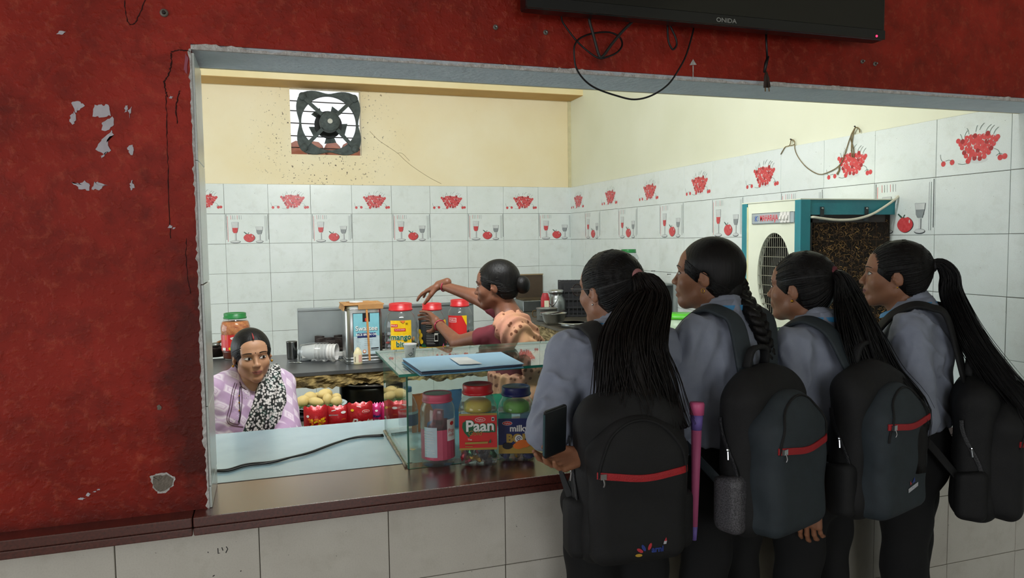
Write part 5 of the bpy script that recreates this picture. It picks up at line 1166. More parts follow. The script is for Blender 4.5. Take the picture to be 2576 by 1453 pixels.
lathe_part(t_, 'body', [(0, 0), (r_*.85, 0), (r_*.97, h_*.72), (r_*.97, h_*.74)], mat('scuffed_white', '#c9c4b6', .5, col2='#9a9483', scale=18, contrast=.4), 28); lathe_part(t_, 'lid', [(r_, h_*.72), (r_*1.02, h_*.74), (r_*1.0, h_*.95), (r_*.9, h_), (0, h_)], mat('dirty_lid', '#d2cdbd', .5, col2='#a9a393', scale=14), 28)
mb = MB(); mb.box((-.02, -r_*.95, h_*.5), (.05, .008, .04)); mb.build('vent', mat('vent_dark', '#57513f', .7), t_)
pj = at(1712, 838, X=2.52); pj.z = CZ; t_ = thing('food_box', 'clear plastic box with a bright green lid', 'box', pj, face_cam(pj)+PI/2); s_ = ppm(pj); r_ = 31*s_; h_ = at(1712, 787, X=pj.x).z-CZ
lathe_part(t_, 'body', [(0, .001), (r_*.82, 0), (r_*.95, h_*.82)], mat('milky_green_plastic', '#c3dcbc', .4), 36, square=4); lathe_part(t_, 'lid', [(r_*.97, h_*.78), (r_*1.04, h_*.80), (r_*1.04, h_*.90), (r_*.96, h_*.94), (r_*.9, h_), (0, h_*.97)], mat('lime_green_plastic', '#5fce35', .4), 36, square=4); lbl(t_, 'printed_label', frame((0, -r_*.92, 0), (1, 0, 0), (0, 0, 1)), [('rect', Y_, (-r_*.1, h_*.05, r_*.7, h_*.55)), ('rect', G_, (r_*.2, h_*.5, r_*.8, h_*.58))], LM)
pj = at(1675, 838, X=2.42); pj.z = CZ; t_ = thing('steel_spatula', 'steel skimmer with an orange handle lying on a glass jar', 'spatula', (pj.x, pj.y, CZ+.066), face_cam(pj)+PI/2)
mb = MB(); mb.smooth = True; mb.tube([(-.07, 0, -.0), (.03, 0, .018)], .003, 6); mb.ball((-.09, 0, -.004), (.035, .02, .004), 10, 6); mb.build('blade', M_steel, t_); mb = MB(); mb.smooth = True; mb.tube([(.03, 0, .018), (.12, 0, .022)], .005, 8); mb.build('handle', mat('orange_handle', '#d8501f', .4), t_)
t_ = thing('glass_jar', 'short clear glass jar under the steel skimmer', 'jar', pj); lathe_part(t_, 'wall', [(0, .001), (.045, 0), (.047, .055), (.044, .06)], M_petd, 26); lathe_part(t_, 'lid', [(.046, .052), (.046, .06), (0, .061)], M_steel2, 24)
# coriander and a carrier bag at the island's end
pj = at(1318, 872, Z=CZ); t_ = thing('coriander_bunch', 'bunch of green coriander at the right end of the island', 'herbs', pj); r2 = random.Random(9)
for k in range(16):
    mb = MB(); b0 = Vector((r2.uniform(-.02, .02), r2.uniform(-.03, .03), .002)); d = Vector((r2.uniform(-.06, .05), r2.uniform(-.05, .05), r2.uniform(.08, .17))); P = spline([b0, b0+d*.5, b0+d], 4); mb.tube(P, .0012, 5)
    for q in P[3:]:
        for j in range(3): e = Vector((r2.uniform(-1, 1), r2.uniform(-1, 1), r2.uniform(-.4, 1)))*.013; f_ = e.orthogonal().normalized()*.005; mb.add([q, q+e*.6+f_, q+e, q+e*.6-f_], [(0, 1, 2, 3)])
    mb.build('sprig', MATS['herb_green'] if k % 2 else mat('herb_olive', '#5d7a3f', .6), t_)
pj = at(1343, 872, Z=CZ); t_ = thing('carrier_bag', 'knotted white carrier bag beside the coriander', 'bag', pj)
mb = MB(); mb.smooth = True; mb.lathe([(0, .001), (.035, .0), (.05, .02), (.048, .05), (.03, .075), (.012, .085), (.02, .105), (.026, .11)], (0, 0, 0), 22, wob=lambda a, z: .10*math.sin(a*7+z*60)); mb.build('sack', mat('thin_white_plastic', '#d8d5cc', .4, scale=10), t_)
pj = at(1333, 862, Z=CZ); pj.y += .12; t_ = thing('green_tin', 'small tin with a green rim behind the carrier bag', 'tin', pj); lathe_part(t_, 'wall', [(0, 0), (.03, 0), (.03, .07)], M_wht, 20); lathe_part(t_, 'lid', [(.031, .07), (.032, .085), (0, .086)], M_grn, 20)

# unseen tube lamp added inside above the serving opening, to even the kitchen light
t_ = thing('added_fill_lamp', 'white tube lamp on the inner wall above the opening', 'lamp', (.55, YI+.02, 3.0))
mb = MB(); mb.lo((-.62, 0, -.02), (.62, .03, .02)); mb.build('batten', M_wht, t_)
mb = MB(); mb.smooth = True; mb.tube([(-.6, .045, 0), (.6, .045, 0)], .013, 10); mb.build('tube', emit_mat('added_fill_tube', '#f4f8ff', 6.0), t_)
l = bpy.data.lights.new('added_fill_light', 'AREA'); l.shape = 'RECTANGLE'; l.size = 1.2; l.size_y = .10; l.energy = 98; l.color = (.95, .98, 1.0)
o = bpy.data.objects.new('added_fill_light', l); COL.objects.link(o); o.parent = t_; o.location = (0, .075, -.01); o.rotation_euler = Vector((.10, 1, -.16)).to_track_quat('-Z', 'Y').to_euler()

# steel cup with a blue fork behind the glass case, seen between two girls
pj = at(1955, 840, Y=2.60); pj.z = ZL+.0005; t_ = thing('cutlery_cup', 'steel cup behind the right end of the glass case', 'cup', pj); lathe_part(t_, 'wall', [(0, .001), (.032, 0), (.036, .10), (.033, .10), (.03, .004), (0, .004)], M_steel2, 22)
tp = at(1944, 812, Y=2.60)-pj; t_ = thing('plastic_fork', 'blue plastic fork standing up in the steel cup', 'fork', pj+Vector((0, 0, .006))); d = tp
mb = MB(); mb.smooth = True; mb.tube([Vector((0, 0, 0)), d*.5, d*.86], 1, 6, up=Vector((0, -1, 0)), flat=(.005, .0015)); mb.build('handle', mat('blue_fork_plastic', '#3f9ad6', .35), t_)
mb = MB(); mb.tube([d*.84, d*.91], 1, 6, up=Vector((0, -1, 0)), flat=(.011, .0015)); mb.build('neck', mat('blue_fork_plastic', '#3f9ad6', .35), t_)
for k in range(3):
    mb = MB(); o_ = Vector(((k-1)*.0085, 0, 0)); mb.tube([d*.90+o_, d*1.0+o_*1.2], [.0028, .0015], 6); mb.build('tine', mat('blue_fork_plastic', '#3f9ad6', .35), t_)
# ------------------------------------------------------------------ soft shapes: distance fields turned into one continuous surface
def axis_(lo, hi, h, fine=()):
    out = [lo]; 
    while out[-1] < hi:
        st = h
        for a, b_, hf in fine:
            if a-h <= out[-1] <= b_: st = min(st, hf)
        out.append(out[-1]+st)
    return np.array(out, dtype=np.float32)
def cap(a, b_, ra, rb=None):
    a = np.array(a, float); b_ = np.array(b_, float); rb = ra if rb is None else rb; ba = b_-a; L2 = max(1e-12, float(ba@ba)); R_ = max(ra, rb)
    def fn(x, y, z):
        px, py, pz = x-a[0], y-a[1], z-a[2]; t = np.clip((px*ba[0]+py*ba[1]+pz*ba[2])/L2, 0, 1)
        return np.sqrt((px-ba[0]*t)**2+(py-ba[1]*t)**2+(pz-ba[2]*t)**2)-(ra+(rb-ra)*t)
    return fn, np.minimum(a, b_)-R_, np.maximum(a, b_)+R_
def ell(c, r, R=None):
    c = np.array(c, float); r = np.array(r, float); m = float(r.max()); Rt = None if R is None else np.array(R)
    def fn(x, y, z):
        px, py, pz = x-c[0], y-c[1], z-c[2]
        if Rt is not None: px, py, pz = (Rt[0, 0]*px+Rt[1, 0]*py+Rt[2, 0]*pz, Rt[0, 1]*px+Rt[1, 1]*py+Rt[2, 1]*pz, Rt[0, 2]*px+Rt[1, 2]*py+Rt[2, 2]*pz)
        k0 = np.sqrt((px/r[0])**2+(py/r[1])**2+(pz/r[2])**2); k1 = np.sqrt((px/r[0]**2)**2+(py/r[1]**2)**2+(pz/r[2]**2)**2)
        return k0*(k0-1)/np.maximum(k1, 1e-6)
    q = r if R is None else np.array([m]*3); return fn, c-q, c+q
def ecap(a, b_, ra, rb):
    """upright-ish tapering trunk of elliptic section: ra, rb = (half width x, half depth y)"""
    a = np.array(a, float); b_ = np.array(b_, float); L_ = b_[2]-a[2]; R_ = max(*ra, *rb)
    def fn(x, y, z):
        t0 = (z-a[2])/L_; t = np.clip(t0, 0, 1); ex = (t0-t)*L_
        rx = ra[0]+(rb[0]-ra[0])*t; ry = ra[1]+(rb[1]-ra[1])*t
        q = np.sqrt(((x-a[0]-(b_[0]-a[0])*t)/rx)**2+((y-a[1]-(b_[1]-a[1])*t)/ry)**2+(ex/np.minimum(rx, ry))**2)
        return (q-1)*np.minimum(rx, ry)
    return fn, np.minimum(a, b_)-R_, np.maximum(a, b_)+R_
def rbx(c, h, r, R=None):
    c = np.array(c, float); h = np.array(h, float); Rt = None if R is None else np.array(R); m = float(np.linalg.norm(h))
    def fn(x, y, z):
        px, py, pz = x-c[0], y-c[1], z-c[2]
        if Rt is not None: px, py, pz = (Rt[0, 0]*px+Rt[1, 0]*py+Rt[2, 0]*pz, Rt[0, 1]*px+Rt[1, 1]*py+Rt[2, 1]*pz, Rt[0, 2]*px+Rt[1, 2]*py+Rt[2, 2]*pz)
        qx, qy, qz = np.abs(px)-h[0]+r, np.abs(py)-h[1]+r, np.abs(pz)-h[2]+r
        return np.sqrt(np.maximum(qx, 0)**2+np.maximum(qy, 0)**2+np.maximum(qz, 0)**2)+np.minimum(np.maximum(np.maximum(qx, qy), qz), 0)-r
    q = h if R is None else np.array([m]*3); return fn, c-q, c+q
class Field:
    def __init__(s, xs, ys, zs): s.ax = (xs, ys, zs); s.D = np.full((len(xs), len(ys), len(zs)), .3, np.float32)
    @classmethod
    def box(c, lo, hi, h, fx=(), fy=(), fz=()): return c(axis_(lo[0], hi[0], h, fx), axis_(lo[1], hi[1], h, fy), axis_(lo[2], hi[2], h, fz))
    def put(s, prim, k=.01, op='u', M_=None, pad=.03, infl=0.0):
        fn, lo, hi = prim
        if M_ is not None:
            C = [M_ @ Vector((x, y, z)) for x in (lo[0], hi[0]) for y in (lo[1], hi[1]) for z in (lo[2], hi[2])]
            lo = np.min(np.array(C), 0); hi = np.max(np.array(C), 0); I = np.array(M_.inverted())
        sl = []
        for a, l, h_ in zip(s.ax, lo, hi): sl.append(slice(int(np.searchsorted(a, l-pad-infl)), int(np.searchsorted(a, h_+pad+infl))))
        sl = tuple(sl); x = s.ax[0][sl[0]][:, None, None]; y = s.ax[1][sl[1]][None, :, None]; z = s.ax[2][sl[2]][None, None, :]
        if x.size == 0 or y.size == 0 or z.size == 0: return s
        if M_ is not None: x, y, z = (I[0, 0]*x+I[0, 1]*y+I[0, 2]*z+I[0, 3], I[1, 0]*x+I[1, 1]*y+I[1, 2]*z+I[1, 3], I[2, 0]*x+I[2, 1]*y+I[2, 2]*z+I[2, 3])
        d = fn(x, y, z)-infl; cur = s.D[sl]
        if op == 'u': h_ = np.clip(.5+.5*(cur-d)/k, 0, 1); s.D[sl] = cur*(1-h_)+d*h_-k*h_*(1-h_)
        elif op == 's': d = -d; h_ = np.clip(.5-.5*(cur-d)/k, 0, 1); s.D[sl] = cur*(1-h_)+d*h_+k*h_*(1-h_)
        return s
    def cut(s, fn):
        """keep only where fn(x, y, z) < 0"""
        x, y, z = s.ax[0][:, None, None], s.ax[1][None, :, None], s.ax[2][None, None, :]; s.D = np.maximum(s.D, fn(x, y, z)).astype(np.float32); return s
    def nets(s):
        D = s.D; S = D < 0; n0, n1, n2 = D.shape
        c = S[:-1, :-1, :-1].astype(np.int8).copy()
        for i in (0, 1):
            for j in (0, 1):
                for k in (0, 1):
                    if i+j+k: c += S[i:n0-1+i, j:n1-1+j, k:n2-1+k]
        I, J, K = np.nonzero((c > 0) & (c < 8)); n = len(I); pos = np.zeros((n, 3)); cnt = np.zeros(n)
        cor = [(i, j, k) for i in (0, 1) for j in (0, 1) for k in (0, 1)]
        for a in cor:
            for ax in range(3):
                if a[ax]: continue
                b_ = list(a); b_[ax] = 1
                da = D[I+a[0], J+a[1], K+a[2]]; db = D[I+b_[0], J+b_[1], K+b_[2]]; m = (da < 0) != (db < 0)
                t = np.where(m, da/np.where(m, da-db, 1), 0)
                pa = np.stack([s.ax[0][I+a[0]], s.ax[1][J+a[1]], s.ax[2][K+a[2]]], 1); pb = np.stack([s.ax[0][I+b_[0]], s.ax[1][J+b_[1]], s.ax[2][K+b_[2]]], 1)
                pos += np.where(m[:, None], pa+(pb-pa)*t[:, None], 0); cnt += m
        pos /= cnt[:, None]; idx = np.full((n0-1, n1-1, n2-1), -1, np.int64); idx[I, J, K] = np.arange(n)
        F = []
        for ax in range(3):
            sh = [n0, n1, n2]; u, v = [(1, 2), (2, 0), (0, 1)][ax]
            A = [slice(None)]*3; B = [slice(None)]*3; A[ax] = slice(0, sh[ax]-1); B[ax] = slice(1, sh[ax])
            for q in (u, v): A[q] = slice(1, sh[q]-1); B[q] = slice(1, sh[q]-1)
            sa, sb = S[tuple(A)], S[tuple(B)]; e = np.array(np.nonzero(sa != sb)).T
            if not len(e): continue
            fl = sa[tuple(e.T)]; e = e.copy(); e[:, u] += 1; e[:, v] += 1
            def at_(du, dv): q = e.copy(); q[:, u] -= du; q[:, v] -= dv; return idx[tuple(q.T)]
            a, b_, c_, d = at_(1, 1), at_(0, 1), at_(0, 0), at_(1, 0)
            F.append(np.where(fl[:, None], np.stack([a, b_, c_, d], 1), np.stack([d, c_, b_, a], 1)))
        return pos, np.concatenate(F) if F else np.zeros((0, 4), int)
def smooth_mesh(V, F, it=1, lam=.5):
    for _ in range(it):
        A = np.zeros_like(V); c = np.zeros(len(V))
        for k in range(4):
            for o in (1, 3):
                np.add.at(A, F[:, k], V[F[:, (k+o) % 4]]); np.add.at(c, F[:, k], 1)
        V = V*(1-lam)+lam*A/np.maximum(c, 1)[:, None]
    return V
def normals_(V, F):
    n = np.cross(V[F[:, 2]]-V[F[:, 0]], V[F[:, 3]]-V[F[:, 1]]); N_ = np.zeros_like(V)
    for k in range(4): np.add.at(N_, F[:, k], n)
    return N_/np.maximum(np.linalg.norm(N_, axis=1), 1e-9)[:, None]
def waves(seed, n, kmin, kmax, stretch=(1, 1, 1)):
    r2 = np.random.default_rng(seed); K_w = r2.normal(size=(n, 3)); K_w /= np.linalg.norm(K_w, axis=1)[:, None]; K_w *= r2.uniform(kmin, kmax, n)[:, None]; K_w *= np.array(stretch); ph = r2.uniform(0, 6.28, n)
    return lambda P: np.sin(P@K_w.T+ph).sum(1)/math.sqrt(n)
def soft(name, parts, m, parent, folds=None, sm=1):
    """link fields (or ready (V, F) pairs) as one smooth mesh; folds(V, N) gives an outward displacement"""
    Vs, Fs, o = [], [], 0
    for p in parts:
        V, F = p.nets() if isinstance(p, Field) else p
        if isinstance(p, Field) and sm: V = smooth_mesh(V, F, sm)
        if folds is not None: N_ = normals_(V, F); V = V+N_*folds(V, N_)[:, None]
        Vs.append(V); Fs.append(F+o); o += len(V)
    V = np.concatenate(Vs); F = np.concatenate(Fs)
    me = bpy.data.meshes.new(name); me.vertices.add(len(V)); me.vertices.foreach_set('co', V.astype(np.float32).ravel()); me.loops.add(len(F)*4); me.loops.foreach_set('vertex_index', F.astype(np.int32).ravel())
    me.polygons.add(len(F)); me.polygons.foreach_set('loop_start', np.arange(0, len(F)*4, 4, dtype=np.int32)); me.update(calc_edges=True)
    me.polygons.foreach_set('use_smooth', np.ones(len(F), bool)); me.materials.append(m)
    ob = link(name, me, parent); ob['_'] = 0; del ob['_']
    return ob
from mathutils.bvhtree import BVHTree
def bvh(ob): 
    me = ob.data; return BVHTree.FromPolygons([v.co[:] for v in me.vertices], [tuple(p.vertices) for p in me.polygons])
def on_surf(tree, o, d, off=.0008, default=None):
    h = tree.ray_cast(Vector(o), Vector(d)); 
    if h[0] is None: return Vector(default if default is not None else o)
    return h[0]-Vector(d).normalized()*off
# ------------------------------------------------------------------ people
def skin_mat(name, col, col2, rough=.5):
    m = mat(name, col, rough, col2=col2, scale=9, contrast=.8, bump=.06, bscale=160)
    b = m.node_tree.nodes['Principled BSDF']; b.inputs['Subsurface Weight'].default_value = .08; b.inputs['Subsurface Radius'].default_value = (.012, .005, .003); b.inputs['Subsurface Scale'].default_value = .4
    return m
SK_g = skin_mat('skin_brown', '#9a6a4e', '#8a5c42'); SK_w = skin_mat('skin_warm_brown', '#b58869', '#a77a5c'); SK_c = skin_mat('skin_deep_brown', '#7d4f38', '#6b4330')
def hair_mat(name, col, col2):
    m, N, L, b = nodes_mat(name)
    tc = N.new('ShaderNodeTexCoord').outputs['Object']; mp = N.new('ShaderNodeMapping'); mp.inputs['Scale'].default_value = (130, 130, 9); L.new(tc, mp.inputs[0])
    nz = noise(N, L, mp.outputs[0], 1.0, 5, .6)
    L.new(ramp(N, L, nz, [(.35, lin(col)), (.7, lin(col2))]), b.inputs['Base Color']); b.inputs['Roughness'].default_value = .45; b.inputs['Specular IOR Level'].default_value = .25
    bump(N, L, b, nz, .5, .004); return m
HAIR = hair_mat('black_hair', '#070606', '#0f0c0b'); HAIR_b = hair_mat('brown_black_hair', '#090706', '#1c130f')
M_eye = mat('eye_white', '#cfc8c0', .25); M_iris = mat('eye_iris', '#1c120d', .15); M_lash = mat('eyelash', '#0c0908', .6); M_lipg = mat('lip_brown', '#7d4540', .4); M_lipw = mat('lip_rose', '#a5655a', .45)
M_gold = mat('gold', '#c9973a', .3, 1.0)
SHIRT = mat('grey_blue_shirt', '#8b92a2', .8, col2='#808798', scale=30, bump=.15, bscale=700, sheen=.1)
TROU = mat('black_trousers', '#0d0e10', .9, col2='#08090a', scale=20)
BAGK = mat('black_bag_fabric', '#0e0f11', .75, col2='#08090a', scale=40, bump=.2, bscale=500); BAGC = mat('charcoal_bag_fabric', '#2b353b', .7, col2='#242d32', scale=30, bump=.2, bscale=500)
ZIP = mat('red_zip', '#b01c24', .5, scale=50, bump=.3, bscale=400); CHROME = mat('chrome', '#c9ccd0', .15, 1.0); LAN = mat('blue_lanyard', '#3f8fc4', .5)

def head_field(F, H_, ear=True, mouth=0.0, slim=1.0):
    """skull, face and neck in head space: x to the person's right, y forward, z up, origin mid-head"""
    P = lambda pr, k=.012, op='u': F.put(pr, k, op, H_)
    P(ell((0, -.014, .024), (.074, .092, .083)), .01); P(ell((0, .022, -.036), (.0585*slim, .066, .070)), .025); P(ell((0, .05, .035), (.055, .035, .045)), .02)
    P(cap((-.045*slim, .005, -.058), (0, .060, -.090), .020, .017), .02); P(cap((.045*slim, .005, -.058), (0, .060, -.090), .020, .017), .02)
    P(ell((0, .070, -.089), (.018, .014, .015)), .016)
    for s_ in (-1, 1):
        P(ell((s_*.037, .052, -.026), (.024, .026, .024)), .02); P(cap((s_*.012, .0815, .022), (s_*.044, .066, .022), .0080, .007), .014)
        P(ell((s_*.030, .0935, .001), (.016, .012, .0100)), .012, 's'); P(ell((s_*.030, .0700, .000), (.0150, .0128, .0118)), .005)
        if ear:
            P(ell((s_*.0755, -.008, -.010), (.0068, .0155, .0265), Matrix.Rotation(-.28, 3, 'X')), .006); P(ell((s_*.0835, -.002, -.004), (.0055, .0085, .0150), Matrix.Rotation(-.28, 3, 'X')), .003, 's'); P(ell((s_*.0800, .006, -.014), (.004, .004, .006)), .003)
    P(cap((0, .079, .012), (0, .099, -.026), .0068, .0088), .009); P(ell((0, .1005, -.029), (.0088, .0088, .0078)), .007)
    for s_ in (-1, 1): P(ell((s_*.0105, .0925, -.031), (.0068, .0085, .0065)), .006); P(ell((s_*.0065, .1000, -.0385), (.0030, .004, .0024)), .002, 's')
    P(ell((0, .082, -.056), (.022, .012, .018)), .012)
    g = mouth
    for s_ in (-1, 1): P(cap((s_*.019, .0800, -.0585), (s_*.004, .0910, -.0545+g*.2), .0028, .0044), .005); P(cap((s_*.017, .0800, -.0600-g*.7), (0, .0890, -.0640-g), .0028, .0052), .005)
    P(cap((-.018, .0915, -.0588-g*.4), (.018, .0915, -.0588-g*.4), .0011+g*.5), .002, 's')
    P(cap((0, -.025, -.055), (0, -.040, -.165), .047*slim, .050*slim), .03)
def hair_cap(F, H_, low=-.075, grow=.003, side=.86, off=.0460, ears=True, lat=-.12):
    """hair drawn back over the skull, its edge a slanted hairline"""
    F.put(ell((0, -.018, .027), (.0800+grow, .0985+grow, .0905+grow)), .01, 'u', H_); F.put(ell((0, -.050, -.022), (.066+grow, .052, .062)), .03, 'u', H_)
    I = np.array(H_.inverted())
    def keep(x, y, z):
        hx, hy, hz = (I[0, 0]*x+I[0, 1]*y+I[0, 2]*z+I[0, 3], I[1, 0]*x+I[1, 1]*y+I[1, 2]*z+I[1, 3], I[2, 0]*x+I[2, 1]*y+I[2, 2]*z+I[2, 3])
        a = side*hy-math.sqrt(1-side*side)*hz-off+lat*np.maximum(0, np.abs(hx)-.02)
        e = -(np.sqrt((hy+.004)**2+((hz+.014)*.72)**2)-.0175) if ears else -1.0
        e = np.where(np.abs(hx) > .055, e, -1.0) if ears else -1.0
        return np.maximum(np.maximum(a*.9, low-hz), e)
    F.cut(keep)
def face_bits(t_, body, H_, gaze=0.0, lip=None, brow=HAIR, bindi=False, blink=1.0):
    tree = bvh(body); R3 = H_.to_3x3(); d = R3 @ Vector((0, -1, 0))
    def S(x, z, off=.0007): return on_surf(tree, H_ @ Vector((x, .16, z)), d, off, H_ @ Vector((x, .08, z)))
    for s_ in (-1, 1):
        eye = MB(); eye.smooth = True; n = 12; rows = 5; up_, lo_ = [], []
        for i in range(n+1):
            t = i/n*2-1; x = s_*.0305+t*.0155; w_ = (1-t*t)**.7; sl = .0015*t*s_
            up_.append((x, .0008+.0074*w_*blink+sl)); lo_.append((x, .0008-.0046*w_*blink+sl))
        vs_ = []
        for i in range(n+1):
            for j in range(rows): q = j/(rows-1); vs_.append(S(up_[i][0], up_[i][1]*(1-q)+lo_[i][1]*q, .0008))
        eye.add(vs_, [(i*rows+j, i*rows+j+1, (i+1)*rows+j+1, (i+1)*rows+j) for i in range(n) for j in range(rows-1)]); e_ = eye.build('eye', M_eye, t_)
        mb = MB(); mb.smooth = True; cx, cz = s_*.0305+gaze*.007, .0018; vs_ = [S(cx, cz, .0016)]
        for k in range(14): a = 2*PI*k/14; x, z = cx+.0056*math.cos(a), cz+.0056*math.sin(a)*blink; z = min(z, .0008+.0066*blink); z = max(z, .0008-.0044*blink); vs_.append(S(x, z, .0014))
        mb.add(vs_, [(0, 1+k, 1+(k+1) % 14) for k in range(14)]); mb.build('iris', M_iris, e_)
        mb = MB(); mb.tube([S(x, z, .0012) for x, z in up_], .0011, 5); mb.build('upper_lash', M_lash, e_)
        mb = MB(); mb.tube([S(x, z, .0006) for x, z in lo_], .0005, 5); mb.build('lower_lash', M_lash, e_)
        mb = MB(); mb.smooth = True; P = []; R_ = []
        for i in range(9):
            t = i/8; x = s_*(.016+.036*t); z = .0225+.0045*math.sin(PI*(.12+t*.75))-.003*t; P.append(S(x, z, .0002)); R_.append(.0019*(1-t)**.5+.0006)
        mb.tube(P, R_, 6); mb.build('eyebrow', brow, t_)
    mb = MB(); mb.smooth = True; n = 14; vs_ = []
    for i in range(n+1):
        t = i/n*2-1; x = t*.0225; w_ = (1-abs(t)**2.2)
        for z in (-.0590+.0085*w_-.002*max(0, 1-abs(t)*4), -.0588+.0035*w_, -.0590, -.0590-.005*w_, -.0592-.0105*w_): vs_.append(S(x, z+.0024*t*t, .0006))
    mb.add(vs_, [(i*5+j, i*5+j+1, (i+1)*5+j+1, (i+1)*5+j) for i in range(n) for j in range(4)]); mb.build('lips', lip or M_lipg, t_)
    mb = MB(); mb.tube([S(t*.0205, -.0594+.0026*t*t, .0009) for t in [k/5-1 for k in range(11)]], .0006, 5); mb.build('mouth_line', mat('mouth_shadow', '#3a1a18', .6), t_)
    if bindi: mb = MB(); mb.ball(S(0, .0255, 0), (.0022, .0014, .0022), 8, 6); mb.build('bindi', mat('bindi_maroon', '#3b0f14', .4), t_)
    return S
def hand_field(wr, fdir, pnorm, side, curl, spread=.2, sc=1.0, thumb=(.5, .4)):
    """a hand in its own fine field: wrist point, finger direction, palm normal (out of the palm), side +1 right -1 left;
    curl = bend per finger (index..little) in radians per joint"""
    y = Vector(fdir).normalized(); z = -(Vector(pnorm)-y*Vector(pnorm).dot(y)).normalized(); x = y.cross(z)
    if side < 0: x = -x
    M3 = Matrix((x, y, z)).transposed(); wr = Vector(wr)
    W = lambda p: wr+M3 @ (Vector(p)*sc)
    pts = []; prims = []
    prims.append((cap(W((0, -.045, 0)), W((0, .010, 0)), .022*sc, .024*sc), .015))
    for fx in (-.028, -.010, .010, .028): prims.append((cap(W((fx*.7, .01, 0)), W((fx, .075, 0)), .013*sc, .0105*sc), .012))
    Ls = [(.034, .023, .018), (.038, .026, .019), (.035, .024, .018), (.028, .019, .016)]
    for i, (fx, Lf) in enumerate(zip((-.029, -.010, .010, .028), Ls)):
        p = Vector((fx, .078-.004*abs(i-1), 0)); a = 0.0; sp = spread*(i-1.5)*.35; r_ = .0085 if i < 3 else .0074
        for j, l in enumerate(Lf):
            a += curl[i]*(.8 if j == 0 else 1.0); q = p+Vector((math.sin(sp)*l*math.cos(a), math.cos(sp)*l*math.cos(a), -math.sin(a)*l)); prims.append((cap(W(p), W(q), r_*sc*(1-.06*j), r_*sc*(.94-.08*j)), .004)); p = q
    t0 = Vector((-.024, .018, -.004)); ang, dn = thumb
    t1 = t0+Vector((-math.sin(ang)*.036, math.cos(ang)*.036, -dn*.02)); t2 = t1+Vector((-math.sin(ang*.6)*.028, math.cos(ang*.6)*.028, -dn*.018)); t3 = t2+Vector((-math.sin(ang*.3)*.022, math.cos(ang*.3)*.022, -dn*.012))
    prims += [(cap(W(t0), W(t1), .015*sc, .0115*sc), .012), (cap(W(t1), W(t2), .0110*sc, .0095*sc), .004), (cap(W(t2), W(t3), .0095*sc, .0078*sc), .004)]
    lo = np.min([p[0][1] for p in prims], 0)-.012; hi = np.max([p[0][2] for p in prims], 0)+.012
    F = Field.box(lo, hi, .0034*sc)
    for pr, k in prims: F.put(pr, k*sc, 'u', None, .02)
    return F
def strands(mb, pts, width, n, r0, seed=0, ratio=.6, nseg=5, stray=0.0, jit=.2):
    """a lock of hair: n tapering strands following a path inside an elliptic bundle of the given half widths"""
    r2 = random.Random(seed); P = spline(pts, 5); m = len(P); Wd = [width[min(len(width)-1, int(i/(m-1)*(len(width)-1)))]*(1-(i/(m-1)*(len(width)-1)) % 1)+width[min(len(width)-1, int(i/(m-1)*(len(width)-1))+1)]*((i/(m-1)*(len(width)-1)) % 1) for i in range(m)]
    T = [(P[min(i+1, m-1)]-P[max(i-1, 0)]).normalized() for i in range(m)]; a = Vector((1, 0, 0))
    for k in range(n):
        th = r2.uniform(0, 2*PI); q = math.sqrt(r2.uniform(.05, 1)) if k > n*.1 else 1.0; end = int(m*r2.uniform(.78, 1.0)); Q = []; R_ = []; ph = r2.uniform(0, 6); st = 1+stray*r2.random()**3
        for i in range(max(4, end)):
            t = T[i]; u = (a-t*a.dot(t)).normalized(); v = t.cross(u); w_ = Wd[i]*(1+(st-1)*i/m)
            Q.append(P[i]+u*(w_*q*math.cos(th+jit*math.sin(i*.25+ph)))+v*(w_*ratio*q*math.sin(th+jit*math.sin(i*.25+ph)))); R_.append(r0*(1-.75*(i/end)**2))
        mb.tube(Q, R_, nseg)

def combed(t_, hair, H_, tie_, n=150, m=HAIR, seed=0, spread=1.0, back=-.112):
    """fine locks combed from the hairline over the skull to the tie point"""
    tree = bvh(hair); r2 = random.Random(seed); mb = MB(); C = H_ @ Vector((0, -.015, .02)); T = Vector(tie_)
    for k in range(n):
        a = r2.uniform(-1.0, 1.0)*PI*.93; el_ = r2.uniform(-.15, .25)
        s0 = Vector((math.sin(a)*.9, .62*math.cos(a*.55)+.25*math.cos(a), .55*math.cos(a)-.25)) if abs(a) < 2.0 else Vector((math.sin(a), -.2, -.75+.2*r2.random()))
        s0 = (s0+Vector((r2.uniform(-.1, .1), 0, r2.uniform(-.1, .1)))).normalized(); e0 = (T-Vector((0, -.015, .02))).normalized(); P = []; R_ = []
        for i in range(13):
            q = i/12; d = s0.lerp(e0, q).normalized(); d = H_.to_3x3() @ d; h = tree.ray_cast(C+d*.3, -d)
            if h[0] is None: continue
            P.append(h[0]+d*.0004*math.sin(i*2+k)); R_.append(.0024*(.5+.5*math.sin(PI*min(1, q*1.4+.15))))
        if len(P) > 4: mb.tube(P, R_, 5)
    mb.smooth = True; mb.sm = [True]*len(mb.f); return mb.build('combed_hair', m, t_)
